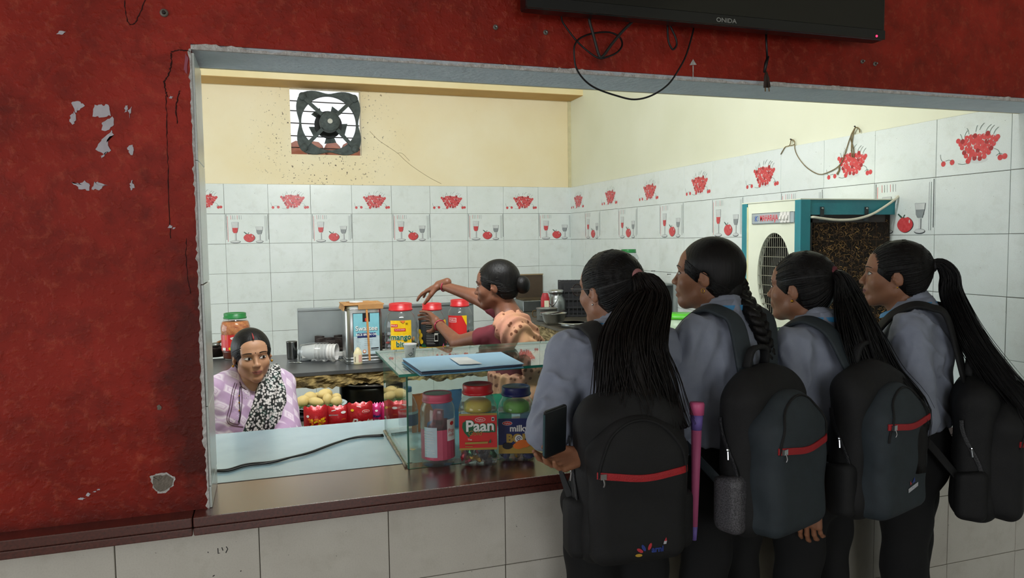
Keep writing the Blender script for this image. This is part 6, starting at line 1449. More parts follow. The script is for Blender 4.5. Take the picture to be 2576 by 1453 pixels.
# --------------------------------------------------------------- the four girls in school uniform
def girl(key, label, head, D, torso_deg, head_deg, s, arms, tilt=0.0, roll=0.0, mouth=0.0, cool=None):
    hw = at(*head, D=D); a = math.radians(-torso_deg)
    lift = hw.z-1.40*s
    off = Vector((-math.sin(a), math.cos(a), 0))*(.065*s)
    t_ = thing('person', label, 'person', (hw.x-off.x, hw.y-off.y, lift), a, 'people in grey shirts waiting at the counter'); t_.scale = (s, s, s)
    Mw = Matrix.Translation(t_.location) @ Matrix.Rotation(a, 4, 'Z') @ Matrix.Scale(s, 4); Mi = Mw.inverted()
    H_ = Matrix.Translation((0, .065, 1.40)) @ Matrix.Rotation(math.radians(torso_deg-head_deg), 4, 'Z') @ Matrix.Rotation(roll, 4, 'Y') @ Matrix.Rotation(tilt, 4, 'X')
    J = {}
    for sd in (-1, 1):
        ar = arms.get(sd)
        J[sd] = dict(sh=Vector((sd*.150, -.002, 1.225)), el=Vector((sd*.20, -.01, .96)), wr=Vector((sd*.19, .10, .78)))
        if ar: 
            J[sd]['el'] = Mi @ at(ar[0][0], ar[0][1], D=ar[0][5]) if not isinstance(ar[0], Vector) else ar[0]; J[sd]['wr'] = Mi @ at(ar[1][0], ar[1][1], D=ar[1][5]) if not isinstance(ar[1], Vector) else ar[1]
    fz = -lift/s
    # skin
    F = Field.box((-.40, -.25, .70), (.40, .40, 1.54), .011, [(-.10, .10, .0032)], [(-.05, .185, .0032)], [(1.27, 1.54, .0032)])
    head_field(F, H_, mouth=mouth)
    F.put(cap((0, -.005, 1.10), (0, .01, 1.27), .085, .045), .04)
    for sd in (-1, 1):
        F.put(cap(J[sd]['sh'], J[sd]['el'], .040, .034), .03); F.put(cap(J[sd]['el'], J[sd]['wr'], .034, .023), .02); F.put(cap((0, 0, 1.20), J[sd]['sh'], .06, .045), .03)
    parts = [F]
    for sd in (-1, 1):
        ar = arms.get(sd)
        if ar and len(ar) > 2: parts.append(hand_field(J[sd]['wr'], ar[2], ar[3], sd, ar[4], sc=.95, thumb=ar[5] if len(ar) > 5 else (.5, .4)))
    body = soft('body', parts, SK_g, t_)
    face_bits(t_, body, H_, gaze=-.3)
    # hair drawn back
    Fh = Field.box((-.13, -.12, 1.24), (.13, .20, 1.56), .0042); hair_cap(Fh, H_, low=-.085)
    hr = soft('hair', [Fh], HAIR, t_); combed(t_, hr, H_, (0, -.112, -.03 if key == 'two' else .038), 190, HAIR, len(key))
    # shirt
    Fs = Field.box((-.42, -.25, .72), (.42, .42, 1.36), .0068)
    Fs.put(ecap((0, 0, .90), (0, 0, 1.02), (.162, .118), (.150, .108)), .03); Fs.put(ecap((0, 0, 1.02), (0, 0, 1.15), (.150, .108), (.158, .112)), .03); Fs.put(ecap((0, 0, 1.15), (0, -.008, 1.22), (.158, .112), (.150, .082)), .03)
    Fs.put(cap((-.140, -.004, 1.214), (.140, -.004, 1.214), .052), .03); Fs.put(cap((-.09, -.004, 1.232), (.09, -.004, 1.232), .05), .03); Fs.put(ecap((0, -.01, 1.22), (0, .0, 1.285), (.115, .080), (.066, .066)), .03)
    for sd in (-1, 1):
        j = J[sd]; Fs.put(cap(j['sh'], j['el'], .060, .056), .03); e2 = j['el']+(j['wr']-j['el'])*.62; Fs.put(cap(j['el'], e2, .058, .050), .02)
    Fs.cut(lambda x, y, z: .895-z+0*x+0*y)
    Fs.put(cap((0, .02, 1.27), (0, .05, 1.40), .050, .050), .006, 's')
    w1, w2 = waves(sum(map(ord, key)), 4, 38, 75, (1, 1, .75)), waves(len(key)+5, 6, 70, 150, (1, 1, .6))
    soft('shirt', [Fs], SHIRT, t_, lambda V, N_: -.0075*np.abs(w1(V+.012*w2(V)[:, None]))+.0012*w2(V)+.005)
    # collar and lanyard
    mb = MB(); mb.smooth = True; n = 28; vs_ = []
    for k in range(n+1):
        an = math.radians(-250+320*k/n); c_, s2 = math.cos(an), math.sin(an); fr_ = max(0, s2)
        for r_, z in ((.057, 1.315), (.064, 1.318), (.082+.012*fr_, 1.268-.03*fr_), (.078, 1.262-.03*fr_)): vs_.append((r_*c_*1.02, .008+r_*s2*.95, z+.012*(-s2)))
    mb.add(vs_, [(i*4+j, (i+1)*4+j, (i+1)*4+(j+1) % 4, i*4+(j+1) % 4) for i in range(n) for j in range(4)]); mb.build('collar', SHIRT, t_)
    P = []; U_ = []
    for k in range(25): an = math.radians(-255+330*k/24); P.append(Vector((.075*math.cos(an), .006+.072*math.sin(an)+.03*max(0, math.sin(an)), 1.304-.05*max(0, math.sin(an))))); U_.append(Vector((math.cos(an), math.sin(an), .3)))
    mb = MB(); mb.tube(P, 1, 6, up=U_, flat=(.0085, .0012)); mb.build('lanyard', LAN, t_)
    # trousers
    Ft = Field.box((-.26, -.22, fz), (.26, .22, .93), .014)
    Ft.put(ecap((0, -.005, .78), (0, 0, .90), (.160, .125), (.140, .108)), .03)
    for sd in (-1, 1): Ft.put(cap((sd*.075, 0, .76), (sd*.085, .01, .38), .092, .068), .03); Ft.put(cap((sd*.085, .01, .38), (sd*.09, -.01, fz+.06), .068, .058), .02); Ft.put(ell((sd*.09, .04, fz+.045), (.048, .115, .045)), .02)
    Ft.cut(lambda x, y, z: fz+.004-z+0*x+0*y)
    soft('trousers', [Ft], TROU, t_, lambda V, N_: .004*np.sin(V[:, 2]*40+V[:, 0]*30))
    return dict(t=t_, Mw=Mw, Mi=Mi, H=H_, J=J, s=s, a=a, body=body)
def backpack(g, label, col, depth=.0, sag=0.0, wide=1.0, zip_z=1.0, mesh=False, logo='plain', puller=True, dx=0.0):
    t_ = thing('backpack', label, 'backpack', g['t'].location, g['a'], 'black and red school backpacks'); t_.scale = g['t'].scale
    zc = .93+sag; X = dx
    F = Field.box((-.24+X, -.42, zc-.30), (.24+X, -.05, zc+.32), .008)
    F.put(rbx((X, -.185, zc-.01), (.150*wide, .064, .215), .055), .01); F.put(ell((X, -.180, zc+.16), (.135*wide, .062, .085)), .04); F.put(cap((X-.095*wide, -.19, zc-.16), (X+.095*wide, -.19, zc-.16), .055), .03)
    w1 = waves(3, 7, 35, 70)
    soft('main_compartment', [F], BAGK, t_, lambda V, N_: .0035*w1(V))
    F = Field.box((-.22+X, -.46, zc-.28), (.22+X, -.16, zc+.25), .007)
    F.put(rbx((X, -.245-depth*.5, zc-.045), (.132*wide, .045+depth*.5, .165), .042), .01); F.put(ell((X, -.245-depth*.5, zc+.08), (.130*wide, .046+depth*.4, .105)), .03)
    w2 = waves(9, 6, 25, 55)
    pk = soft('front_pocket', [F], col, t_, lambda V, N_: .0030*w2(V))
    tree = bvh(pk); S = lambda x, z, off=.001: on_surf(tree, (X+x, -.9, z), (0, 1, 0), off, (X+x, -.33, z))
    fr = lambda x, y, z: S(x, zc+y, .0012+z)
    P = [S((k/20*2-1)*.122*wide, zip_z+zc-.93+.006*math.cos(k*.31)-.0*k, .0025) for k in range(21)]
    mb = MB(); mb.tube(P, 1, 6, up=Vector((0, -1, 0)), flat=(.0095, .0022)); z_ = mb.build('red_zip', ZIP, t_)
    mb = MB(); mb.box(P[1]+Vector((0, -.004, 0)), (.016, .008, .014)); mb.tube(spline([P[1]+Vector((0, -.006, -.004)), P[1]+Vector((.002, -.009, -.018)), P[1]+Vector((0, -.007, -.026))], 3), .0022, 6); mb.build('zip_puller', CHROME, z_)
    # arched seam round the pocket, side zip
    P = [S(.118*wide*math.cos(a), zc+.03+.142*math.sin(a), .002) for a in [PI*k/24 for k in range(25)]]
    mb = MB(); mb.tube(P, .0035, 6); mb.build('piping', BAGK, t_)
    P = [Vector((X-.155*wide+.002, -.18-.03*math.sin(k*.4), zc-.16+.27*k/12)) for k in range(13)]
    mb = MB(); mb.tube(P, 1, 6, up=Vector((-1, 0, 0)), flat=(.006, .002)); sz = mb.build('side_zip', mat('black_zip', '#1c1d20', .4, scale=90, bump=.3), t_)
    mb = MB(); mb.tube([P[8]+Vector((-.004, 0, 0)), P[8]+Vector((-.008, -.004, -.022))], .003, 6); mb.ball(P[8]+Vector((-.004, 0, .004)), .005, 8, 6); mb.build('zip_puller', CHROME, sz)
    # handle and straps
    mb = MB(); mb.smooth = True; mb.tube(spline([(X-.045, -.16, zc+.235), (X-.03, -.165, zc+.285), (X+.03, -.165, zc+.285), (X+.045, -.16, zc+.235)], 5), 1, 8, up=Vector((0, -1, .2)), flat=(.007, .013)); mb.build('handle', BAGK, t_)
    for sd in (-1, 1):
        P = spline([(X*.6+sd*.060, -.150, zc+.22), (sd*.082, -.102, 1.262), (sd*.092, -.055, 1.298), (sd*.100, .0, 1.304), (sd*.108, .065, 1.262), (sd*.115, .122, 1.17), (sd*.125, .132, 1.05), (sd*.155, .07, .95), (X*.5+sd*.168, -.03, .90), (X+sd*.150, -.14, .86+sag)], 6)
        n = len(P); U_ = [(p-Vector((sd*.06, -.005, 1.14 if p.z > 1.14 else p.z))) for p in P]
        mb = MB(); mb.smooth = True; mb.tube(P, 1, 10, up=U_, flat=[(.030 if i < n*.55 else .013, .006 if i < n*.55 else .002) for i in range(n)]); mb.build('shoulder_strap', BAGC if col is BAGC else BAGK, t_)
    for sd in (-1, 1):
        F = Field.box((X+sd*.15*wide-.06, -.30, zc-.26), (X+sd*.15*wide+.06, -.06, zc), .007); F.put(rbx((X+sd*.145*wide, -.18, zc-.125), (.032, .046, .085), .028), .01); F.cut(lambda x, y, z: z-(zc-.050)+.25*(y+.18)+0*x)
        soft('side_pocket', [F], mat('silver_mesh', '#59585c', .5, col2='#302f32', scale=300, contrast=.2) if mesh and sd < 0 else BAGK, t_)
    if logo:
        mb = MB(); k_ = 1.0; lx, lz = .012, -.165
        if logo == 'plain':
            for cx, cz, ang, mi in ((-.018, .004, 1.0, 0), (-.010, .008, .5, 1), (.002, .010, -.4, 0), (-.020, -.006, 1.5, 2)):
                L_ = [(math.sin(t)*.0045, .010*math.cos(t)+.006) for t in [2*PI*k/10 for k in range(10)]]; mb.mi = mi
                mb.poly([(lx+cx+x*math.cos(ang)-y*math.sin(ang), lz+cz+x*math.sin(ang)+y*math.cos(ang)-.006) for x, y in L_], fr, .0005)
            mb.mi = 1; mb.text('arni', .022, fr, .0004, lx+.026, lz, bold=.0008); mb.mi = 0; mb.poly([(lx+.044, lz+.020), (lx+.052, lz+.020), (lx+.050, lz+.030)], fr, .0006); mb.mi = 3; mb.poly([(lx+.042, lz+.012), (lx+.050, lz+.012), (lx+.052, lz+.020), (lx+.044, lz+.020)], fr, .0006)
        else:
            lx, lz = .02, -.13; mb.mi = 3; mb.poly([(lx-.028, lz-.006), (lx+.03, lz+.004), (lx+.03, lz+.016), (lx-.028, lz+.006)], fr, .0005); mb.mi = 1; mb.poly([(lx-.006, lz+.018), (lx+.012, lz+.020), (lx+.006, lz+.036)], fr, .0005); mb.mi = 0; mb.poly([(lx-.016, lz+.014), (lx-.008, lz+.018), (lx-.018, lz+.028)], fr, .0005); mb.mi = 1; mb.text('arni', .010, fr, .0009, lx, lz+.006)
        mb.build('logo_print', [mat('logo_red', '#c0323f', .5), mat('logo_blue', '#2a3f8f', .5), mat('logo_yellow', '#c9a23a', .5), mat('logo_white', '#c4c6cc', .5)], t_)
    return t_
def V3(*a): return Vector(a)

g1 = girl('one', 'person in grey shirt and glasses holding a phone, nearest the glass case', (1532, 728), 2.0, 6, -22, .90,
          {-1: [(1378, 1080, None, None, None, 1.84), V3(-.11, .15, .98)], 1: [V3(.205, .02, .95), (1466, 1146, None, None, None, 1.78), V3(-.95, -.22, -.12), V3(-.05, -.35, .9), (.30, .35, .4, .45)]}, tilt=-.05)
g2 = girl('two', 'person in grey shirt with open mouth, second from the glass case', (1778, 690), 2.1, -20, -46, .905,
          {-1: [V3(-.205, .03, .965), V3(-.12, .17, .92)], 1: [V3(.215, .03, .965), V3(.13, .16, .92)]}, tilt=.04, mouth=.006)
g3 = girl('three', 'person in grey shirt with one hand hanging down, third from the glass case', (2012, 722), 2.2, -18, -30, .905,
          {-1: [(2010, 1120, None, None, None, 2.10), (2042, 1262, None, None, None, 2.02), V3(-.02, .05, -1), V3(1, .2, 0), (.3, .35, .4, .45)], 1: [V3(.205, .03, .96), V3(.15, .17, 1.0)]})
g4 = girl('four', 'person in grey shirt and blue lanyard standing nearest the right tiled wall', (2250, 690), 2.3, -38, -48, .905,
          {-1: [V3(-.205, -.03, .95), V3(-.12, .16, .98)], 1: [V3(.205, .0, .95), V3(.13, .16, .96)]}, tilt=.03)
bp1 = backpack(g1, 'black backpack with a red zip and petal logo, worn by the person in glasses', BAGK, wide=1.02, sag=-.02, zip_z=.965, dx=-.035)
bp2 = backpack(g2, 'charcoal backpack with a red zip and silver mesh side pocket, worn over a plait', BAGC, depth=.03, sag=-.02, zip_z=.965, mesh=True, logo=None, dx=-.07)
bp3 = backpack(g3, 'charcoal backpack with a small white badge, under loose dark hair', BAGC, depth=.02, sag=.02, zip_z=1.0, logo='badge', dx=-.015)
bp4 = backpack(g4, 'black backpack hanging low beside the tiled wall at the right', BAGK, depth=.03, sag=-.09, zip_z=.97, logo=None)
# hair behind
def to(g, p): return g['H'] @ Vector(p)
def tie(g, p, r_, m, d=(0, -1, 0)):
    mb = MB(); mb.smooth = True; q = to(g, p); R3 = g['H'].to_3x3(); ax = (R3 @ Vector(d)).normalized(); u = ax.orthogonal().normalized(); v = ax.cross(u)
    mb.tube([q+u*(r_*math.cos(2*PI*k/16))+v*(r_*math.sin(2*PI*k/16)) for k in range(17)], .0085, 8); return mb.build('hair_tie', m, g['t'])
tie(g1, (.0, -.112, .035), .018, mat('pink_scrunchie', '#b07878', .8)); tie(g3, (.0, -.108, .045), .019, mat('maroon_scrunchie', '#6d2f38', .8)); tie(g4, (0, -.118, .035), .014, mat('black_band', '#1b1a1d', .7))
mb = MB(); mb.smooth = True; A = [to(g1, (0, -.09, .035)), to(g1, (0, -.128, .03)), to(g1, (.005, -.150, -.03)), V3(.0, -.135, 1.26), V3(.0, -.16, 1.14), V3(.01, -.20, 1.02), V3(.025, -.22, .98)]
mb.tube(spline(A, 5), [.012]+[.016+.045*min(1, max(0, k-4)/16) for k in range(30)], 10); strands(mb, A, [.016, .030, .064, .092, .112, .12, .095], 640, .0020, 1, .55, stray=.35, nseg=3); mb.build('ponytail', HAIR_b, g1['t'])
mb = MB(); mb.smooth = True; A = [to(g3, (0, -.09, .045)), to(g3, (0, -.130, .035)), to(g3, (.01, -.155, -.04)), V3(.03, -.13, 1.25), V3(.05, -.17, 1.13), V3(.06, -.25, 1.02), V3(.05, -.26, .86)]
mb.tube(spline(A, 5), [.012]+[.016+.045*min(1, max(0, k-4)/16) for k in range(30)], 10); strands(mb, A, [.018, .034, .065, .090, .105, .11, .07], 560, .0020, 2, .55, stray=.35, nseg=3); mb.build('ponytail', HAIR, g3['t'])
mb = MB(); mb.smooth = True; A = [to(g4, (0, -.09, .03)), to(g4, (0, -.135, .040)), to(g4, (0, -.165, .005)), to(g4, (0, -.175, -.06)), V3(-.02, -.16, 1.21), V3(-.03, -.24, 1.08), V3(-.03, -.31, .98), V3(-.03, -.33, .90)]
mb.tube(spline(A, 5), [.008]+[.014+.024*min(1, k/20) for k in range(35)], 10); strands(mb, A, [.012, .024, .034, .040, .048, .055, .060, .045], 420, .0018, 3, .8, stray=.4, nseg=3); mb.build('ponytail', HAIR, g4['t'])
# loose wisps on the sleek ponytail
r2 = random.Random(6); mb = MB()
for k in range(9):
    b0 = V3(-.03, -.24, 1.10-.02*k); mb.tube(spline([b0, b0+V3(r2.uniform(-.02, .02), -.06-.01*k % .03, -.05), b0+V3(r2.uniform(-.02, .02), -.10-r2.random()*.03, -.12), b0+V3(0, -.085, -.16)], 5), .0008, 4)
mb.build('loose_wisps', HAIR, g4['t'])
# plait: three interlaced locks
A = spline([to(g2, (0, -.088, -.015)), to(g2, (.01, -.105, -.06)), V3(.02, -.100, 1.275), V3(.035, -.118, 1.20), V3(.045, -.135, 1.12), V3(.05, -.16, 1.04)], 12)
for k in range(3):
    mb = MB(); mb.smooth = True; P = []; R_ = []
    n = len(A)
    for i, p in enumerate(A):
        ph = i*.52+k*2*PI/3; w_ = .021*(1-.35*i/n); P.append(p+Vector((w_*math.sin(ph), w_*.55*math.sin(2*ph), 0))); R_.append((.019*(1-.35*i/n)))
    mb.tube(P, R_, 10); mb.build('plait_lock', HAIR, g2['t'])
F = Field.box((-.13, -.16, 1.22), (.13, .06, 1.5), .005); F.put(ell((0, -.075, -.045), (.052, .04, .055)), .02, 'u', g2['H']); soft('gathered_hair', [F], HAIR, g2['t'])
# spectacles, earrings, phone, rolled umbrella
R3 = g1['H'].to_3x3(); mb = MB(); mb.smooth = True
for s_ in (-1, 1):
    mb.tube([to(g1, (s_*.031+.021*math.cos(a), .104, .001+.018*math.sin(a))) for a in [2*PI*k/20 for k in range(21)]], .0013, 6)
    mb.tube(spline([to(g1, (s_*.052, .102, .006)), to(g1, (s_*.072, .085, .006)), to(g1, (s_*.079, .0, .004)), to(g1, (s_*.076, -.02, -.01))], 4), .0013, 6)
mb.tube([to(g1, (-.010, .105, .004)), to(g1, (0, .107, .006)), to(g1, (.010, .105, .004))], .0013, 6)
sp = mb.build('spectacles', mat('brown_frame', '#3a2a2a', .3), g1['t'])
for s_ in (-1, 1):
    mb = MB(); mb.add([to(g1, (s_*.031+.020*math.cos(a), .104, .001+.017*math.sin(a))) for a in [2*PI*k/20 for k in range(20)]], [tuple(range(20))]); mb.build('lens', M_pet, sp)
for g, col in ((g1, CHROME), (g2, M_gold), (g3, M_gold), (g4, M_gold)):
    mb = MB(); mb.smooth = True; q = to(g, (-.080, -.006, -.040))
    if g is g2: mb.tube([q+Vector((0, .006*math.sin(2*PI*k/12), -.006+.007*math.cos(2*PI*k/12))) for k in range(13)], .0011, 5)
    else: mb.ball(q, .0052 if g is g3 else .0032, 8, 6)
    mb.build('earring', col, g['t'])
t_ = thing('mobile_phone', 'black mobile phone held under the arm of the person in glasses', 'phone', at(1396, 1084, D=1.70), math.radians(-66)); Ry = Euler((.10, .14, 0)).to_matrix()
mb = MB(); mb.rbox((0, 0, 0), (.010, .070, .116), .004, Ry); mb.build('case', mat('phone_case', '#15191c', .3), t_); mb = MB(); mb.box(Ry @ Vector((-.0055, 0, 0)), (.0008, .064, .108), Ry); mb.build('screen', mat('phone_glass', '#070809', .08), t_)
mb = MB(); mb.box(Ry @ Vector((0, -.0355, .0)), (.006, .001, .10), Ry); mb.build('side_trim', mat('teal_trim', '#2f4f55', .3), t_)
# umbrella standing in the side pocket of the first backpack
base = g1['Mw'] @ Vector((.148, -.205, .72)); top = g1['Mw'] @ Vector((.165, -.185, 1.10))
t_ = thing('rolled_umbrella', 'pink and violet rolled umbrella in a backpack side pocket', 'umbrella', base); d = top-base
mb = MB(); mb.smooth = True; mb.tube([d*.10, d*.5, d*.80], [.008, .011, .013], 10); mb.build('cover', mat('pink_umbrella_cloth', '#c9608f', .6), t_)
mb = MB(); mb.smooth = True; mb.tube([d*.80, d*.91], [.0135, .016], 12); mb.build('violet_grip', mat('violet_plastic', '#7a66b5', .5), t_)
mb = MB(); mb.smooth = True; mb.tube([d*.91, d*.985, d], [.018, .019, .017], 14); mb.build('pink_cap', mat('pink_plastic', '#d8608f', .45), t_)
mb = MB(); mb.smooth = True; mb.tube([d*.0, d*.10], [.006, .008], 10); mb.build('violet_tip', mat('violet_plastic', '#7a66b5', .5), t_)
# ------------------------------------------------------------------ the seated woman behind the counter
def kurta_mat():
    m, N, L, b = nodes_mat('lilac_diamond_print'); tc = N.new('ShaderNodeTexCoord').outputs['Object']; sx = N.new('ShaderNodeSeparateXYZ'); L.new(tc, sx.inputs[0])
    fr_ = lambda s_, k, o: math_(N, L, 'ABSOLUTE', math_(N, L, 'SUBTRACT', math_(N, L, 'FRACT', math_(N, L, 'ADD', math_(N, L, 'MULTIPLY', s_, k), o)), .5))
    xx = math_(N, L, 'ADD', sx.outputs[0], math_(N, L, 'MULTIPLY', sx.outputs[1], .6))
    d = math_(N, L, 'ADD', fr_(xx, 22, 40.2), fr_(sx.outputs[2], 16, 20.3))
    c = ramp(N, L, d, [(.0, lin('#d6c2d8')), (.12, lin('#e2d4e2')), (.2, lin('#c7abc8')), (.3, lin('#e4d9e4')), (.4, lin('#ccb6cd')), (.48, lin('#b294b6'))])
    c = mixc(N, L, ramp(N, L, noise(N, L, tc, 6, 4), [(.45, (0, 0, 0)), (.75, (.5, .5, .5))]), c, lin('#e3dce2'))
    L.new(c, b.inputs['Base Color']); b.inputs['Roughness'].default_value = .8; bump(N, L, b, noise(N, L, tc, 300, 2), .15, .003); return m
def dupatta_mat():
    m, N, L, b = nodes_mat('black_white_blob_print'); tc = N.new('ShaderNodeTexCoord').outputs['Object']
    v = N.new('ShaderNodeTexVoronoi'); v.inputs['Scale'].default_value = 92; v.inputs['Randomness'].default_value = .9; L.new(tc, v.inputs['Vector'])
    mx = math_(N, L, 'ADD', v.outputs['Distance'], math_(N, L, 'MULTIPLY', noise(N, L, tc, 90, 3), .25))
    c = ramp(N, L, mx, [(.55, lin('#cfcac8')), (.64, lin('#7b807d')), (.70, lin('#141615'))])
    c = mixc(N, L, ramp(N, L, noise(N, L, tc, 25, 2), [(.55, (0, 0, 0)), (.7, (.35, .35, .35))]), c, lin('#2d6f62'))
    L.new(c, b.inputs['Base Color']); b.inputs['Roughness'].default_value = .75; return m
hw = at(634, 893, D=3.1); f_ = Vector((.20, -.98)); rz = math.atan2(-f_.x, f_.y); s = .955
HZ = 1.345; lift = hw.z-HZ*s
t_ = thing('person', 'seated person in a lilac kurta and black and white scarf behind the counter', 'person', (hw.x-f_.x*.085*s, hw.y-f_.y*.085*s, lift), rz); t_.scale = (s, s, s)
Mw = Matrix.Translation(t_.location) @ Matrix.Rotation(rz, 4, 'Z') @ Matrix.Scale(s, 4); Mi = Mw.inverted()
H_ = Matrix.Translation((0, .085, HZ)) @ Matrix.Rotation(.06, 4, 'Y') @ Matrix.Rotation(-.04, 4, 'X')
J = {-1: [V3(-.145, .0, 1.185), Mi @ at(726, 1085, D=3.12), Mi @ at(690, 1130, D=2.95)], 1: [V3(.145, 0, 1.185), Mi @ at(545, 1085, D=3.2), Mi @ at(575, 1140, D=3.0)]}
F = Field.box((-.40, -.25, .78), (.40, .40, 1.49), .011, [(-.10, .10, .0028)], [(-.03, .205, .0028)], [(1.21, 1.49, .0028)])
head_field(F, H_, slim=.99); F.put(cap((0, .0, 1.08), (0, .02, 1.22), .085, .050), .04); F.put(ell((0, .060, 1.185), (.07, .05, .06)), .03)
for sd in (-1, 1): F.put(cap((0, 0, 1.2), J[sd][0], .06, .05), .03); F.put(cap(J[sd][0], J[sd][1], .045, .036), .03); F.put(cap(J[sd][1], J[sd][2], .036, .025), .02)
parts = [F]+[hand_field(J[sd][2], J[sd][2]-J[sd][1], (0, -.4, -1), sd, (.4, .45, .5, .5)) for sd in (-1, 1)]
body = soft('body', parts, SK_w, t_); S = face_bits(t_, body, H_, gaze=-.45, lip=M_lipw, bindi=True)
F = Field.box((-.13, -.10, 1.2), (.13, .23, 1.52), .0040); hair_cap(F, H_, low=-.06, side=.90, off=.0590, grow=.003, lat=-.34); F.put(ell((0, -.115, -.02), (.05, .035, .05)), .02, 'u', H_); hr = soft('hair', [F], HAIR, t_); combed(t_, hr, H_, (0, -.112, -.02), 170, HAIR, 9)
mb = MB(); mb.smooth = True; mb.tube([H_ @ Vector((0, .076, .0830)), H_ @ Vector((0, .066, .0950)), H_ @ Vector((0, .05, .1065))], [.0035, .003, .001], 6); mb.build('sindoor', mat('sindoor_red', '#9c3030', .7), t_)
for sd in (-1, 1): mb = MB(); mb.smooth = True; mb.ball(H_ @ Vector((sd*.082, -.002, -.037)), .0058, 10, 7); mb.build('earring', M_gold, t_)
def trunk(F, inf=0.0):
    F.put(ecap((0, .0, .80), (0, .0, 1.0), (.185, .15), (.172, .140)), .03, infl=inf); F.put(ecap((0, 0, 1.0), (0, .005, 1.13), (.172, .140), (.170, .135)), .03, infl=inf); F.put(ell((-.065, .075, 1.06), (.075, .075, .08)), .04, infl=inf); F.put(ell((.065, .075, 1.06), (.075, .075, .08)), .04, infl=inf)
    F.put(ecap((0, 0, 1.13), (0, -.005, 1.20), (.170, .13), (.155, .085)), .03, infl=inf); F.put(cap((-.140, -.004, 1.192), (.140, -.004, 1.192), .055), .03, infl=inf); F.put(cap((-.09, -.004, 1.212), (.09, -.004, 1.212), .05), .03, infl=inf); F.put(ecap((0, -.01, 1.2), (0, .0, 1.262), (.125, .085), (.072, .070)), .03, infl=inf)
def sleeves(F, inf=0.0):
    for sd in (-1, 1): F.put(cap(J[sd][0], J[sd][1], .057, .054), .025, infl=inf); F.put(cap(J[sd][1], J[sd][1]+(J[sd][2]-J[sd][1])*.7, .056, .046), .02, infl=inf)
F = Field.box((-.40, -.26, .78), (.40, .34, 1.33), .008); trunk(F); sleeves(F)
F.put(cap((0, .09, 1.27), (0, .150, 1.200), .052, .034), .006, 's'); F.put(cap((0, .0, 1.3), (0, .09, 1.27), .056, .052), .006, 's')
w1 = waves(21, 5, 34, 70); w2 = waves(5, 6, 80, 150)
ku = soft('kurta', [F], kurta_mat(), t_, lambda V, N_: .0036*np.abs(w1(V))+.0010*w2(V)-.001); ktree = bvh(ku)
cam_l = Mi @ Vector((0, 0, EYE))
def px_surf(tree, u, v, off=.0015):
    q = Mi @ at(u, v, D=2.9); return on_surf(tree, cam_l, q-cam_l, off, q)
M_trim = mat('maroon_braid', '#4a2734', .7); M_silver = mat('silver_sequin', '#d7d0d6', .3, .5)
for uv in ([(591, 962), (584, 985), (577, 1025), (571, 1050), (576, 1066), (596, 1071), (612, 1073)], [(596, 964), (589, 988), (582, 1030), (576, 1052), (580, 1062), (600, 1067)], [(606, 965), (609, 1000), (606, 1040), (602, 1066)], [(603, 960), (608, 972), (620, 980)]):
    mb = MB(); mb.tube([px_surf(ktree, u, v) for u, v in [(q.x, q.y) for q in spline([(a, b_, 0) for a, b_ in uv], 5)]], .0016, 5); mb.build('embroidery', M_trim, t_)
r2 = random.Random(4); mb = MB()
for k in range(90):
    u = 586+r2.random()*18; v = 975+r2.random()*85
    if k > 60: u, v = r2.uniform(612, 632), r2.uniform(975, 1005)
    mb.ball(px_surf(ktree, u, v, .0004), .0016, 6, 4)
o = mb.build('sequins', M_silver, t_); o['kind'] = 'stuff'
mb = MB(); mb.smooth = True; mb.tube([px_surf(ktree, u, v, .003) for u, v in [(q.x, q.y) for q in spline([(604, 972, 0), (603, 985, 0), (602, 1000, 0), (604, 1040, 0), (600, 1062, 0)], 6)]], .0022, 5); nk = mb.build('necklace', mat('black_beads', '#141214', .3, scale=200, bump=.6), t_)
for v in (995, 1012, 1032): mb = MB(); mb.ball(px_surf(ktree, 602, v, .004), .0035, 8, 6); mb.build('gold_bead', M_gold, nk)
F = Field.box((-.30, -.28, .80), (.24, .36, 1.34), .0075); trunk(F, .013); F.put(cap(J[-1][0], J[-1][0]+(J[-1][1]-J[-1][0])*.35, .068, .064), .025, infl=.012)
def dup_keep(x, y, z):
    xl = -.035+(1.255-z)/.30*.135; front = y > -.02
    a = np.where(front, x-xl, x+.045); return np.maximum(a, -.135-x-.02*np.clip((1.15-z)/.2, 0, 1))*.8
F.cut(dup_keep)
wd = waves(8, 6, 24, 50, (1.2, .4, .5))
soft('scarf', [F], dupatta_mat(), t_, lambda V, N_: .005*np.sin((V[:, 0]*.9+V[:, 2]*.45)*115+1.5*np.sin(V[:, 2]*9))+.002*wd(V))
# seated legs and the stool under her
F = Field.box((-.26, -.22, -lift/s+.01), (.26, .55, .90), .016)
F.put(ecap((0, 0, .62), (0, 0, .85), (.19, .16), (.18, .145)), .04)
for sd in (-1, 1): F.put(cap((sd*.09, .0, .62), (sd*.10, .38, .60), .095, .07), .04); F.put(cap((sd*.10, .38, .60), (sd*.10, .40, -lift/s+.09), .065, .05), .03); F.put(ell((sd*.1, .45, -lift/s+.055), (.045, .10, .04)), .02)
soft('salwar', [F], mat('lilac_salwar', '#b79fc0', .85), t_)
zs_ = lift+s*.50; t2 = thing('wooden_stool', 'low wooden stool under the seated person', 'stool', (t_.location.x, t_.location.y, 0), rz)
mb = MB(); mb.rbox((0, 0, zs_-.02), (.34, .32, .035), .01); mb.build('seat', MATS['worn_wood'], t2)
for sx in (-1, 1):
    for sy in (-1, 1): mb = MB(); mb.box((sx*.13, sy*.12, (zs_-.04)/2), (.035, .035, zs_-.04)); mb.build('leg', MATS['worn_wood'], t2)

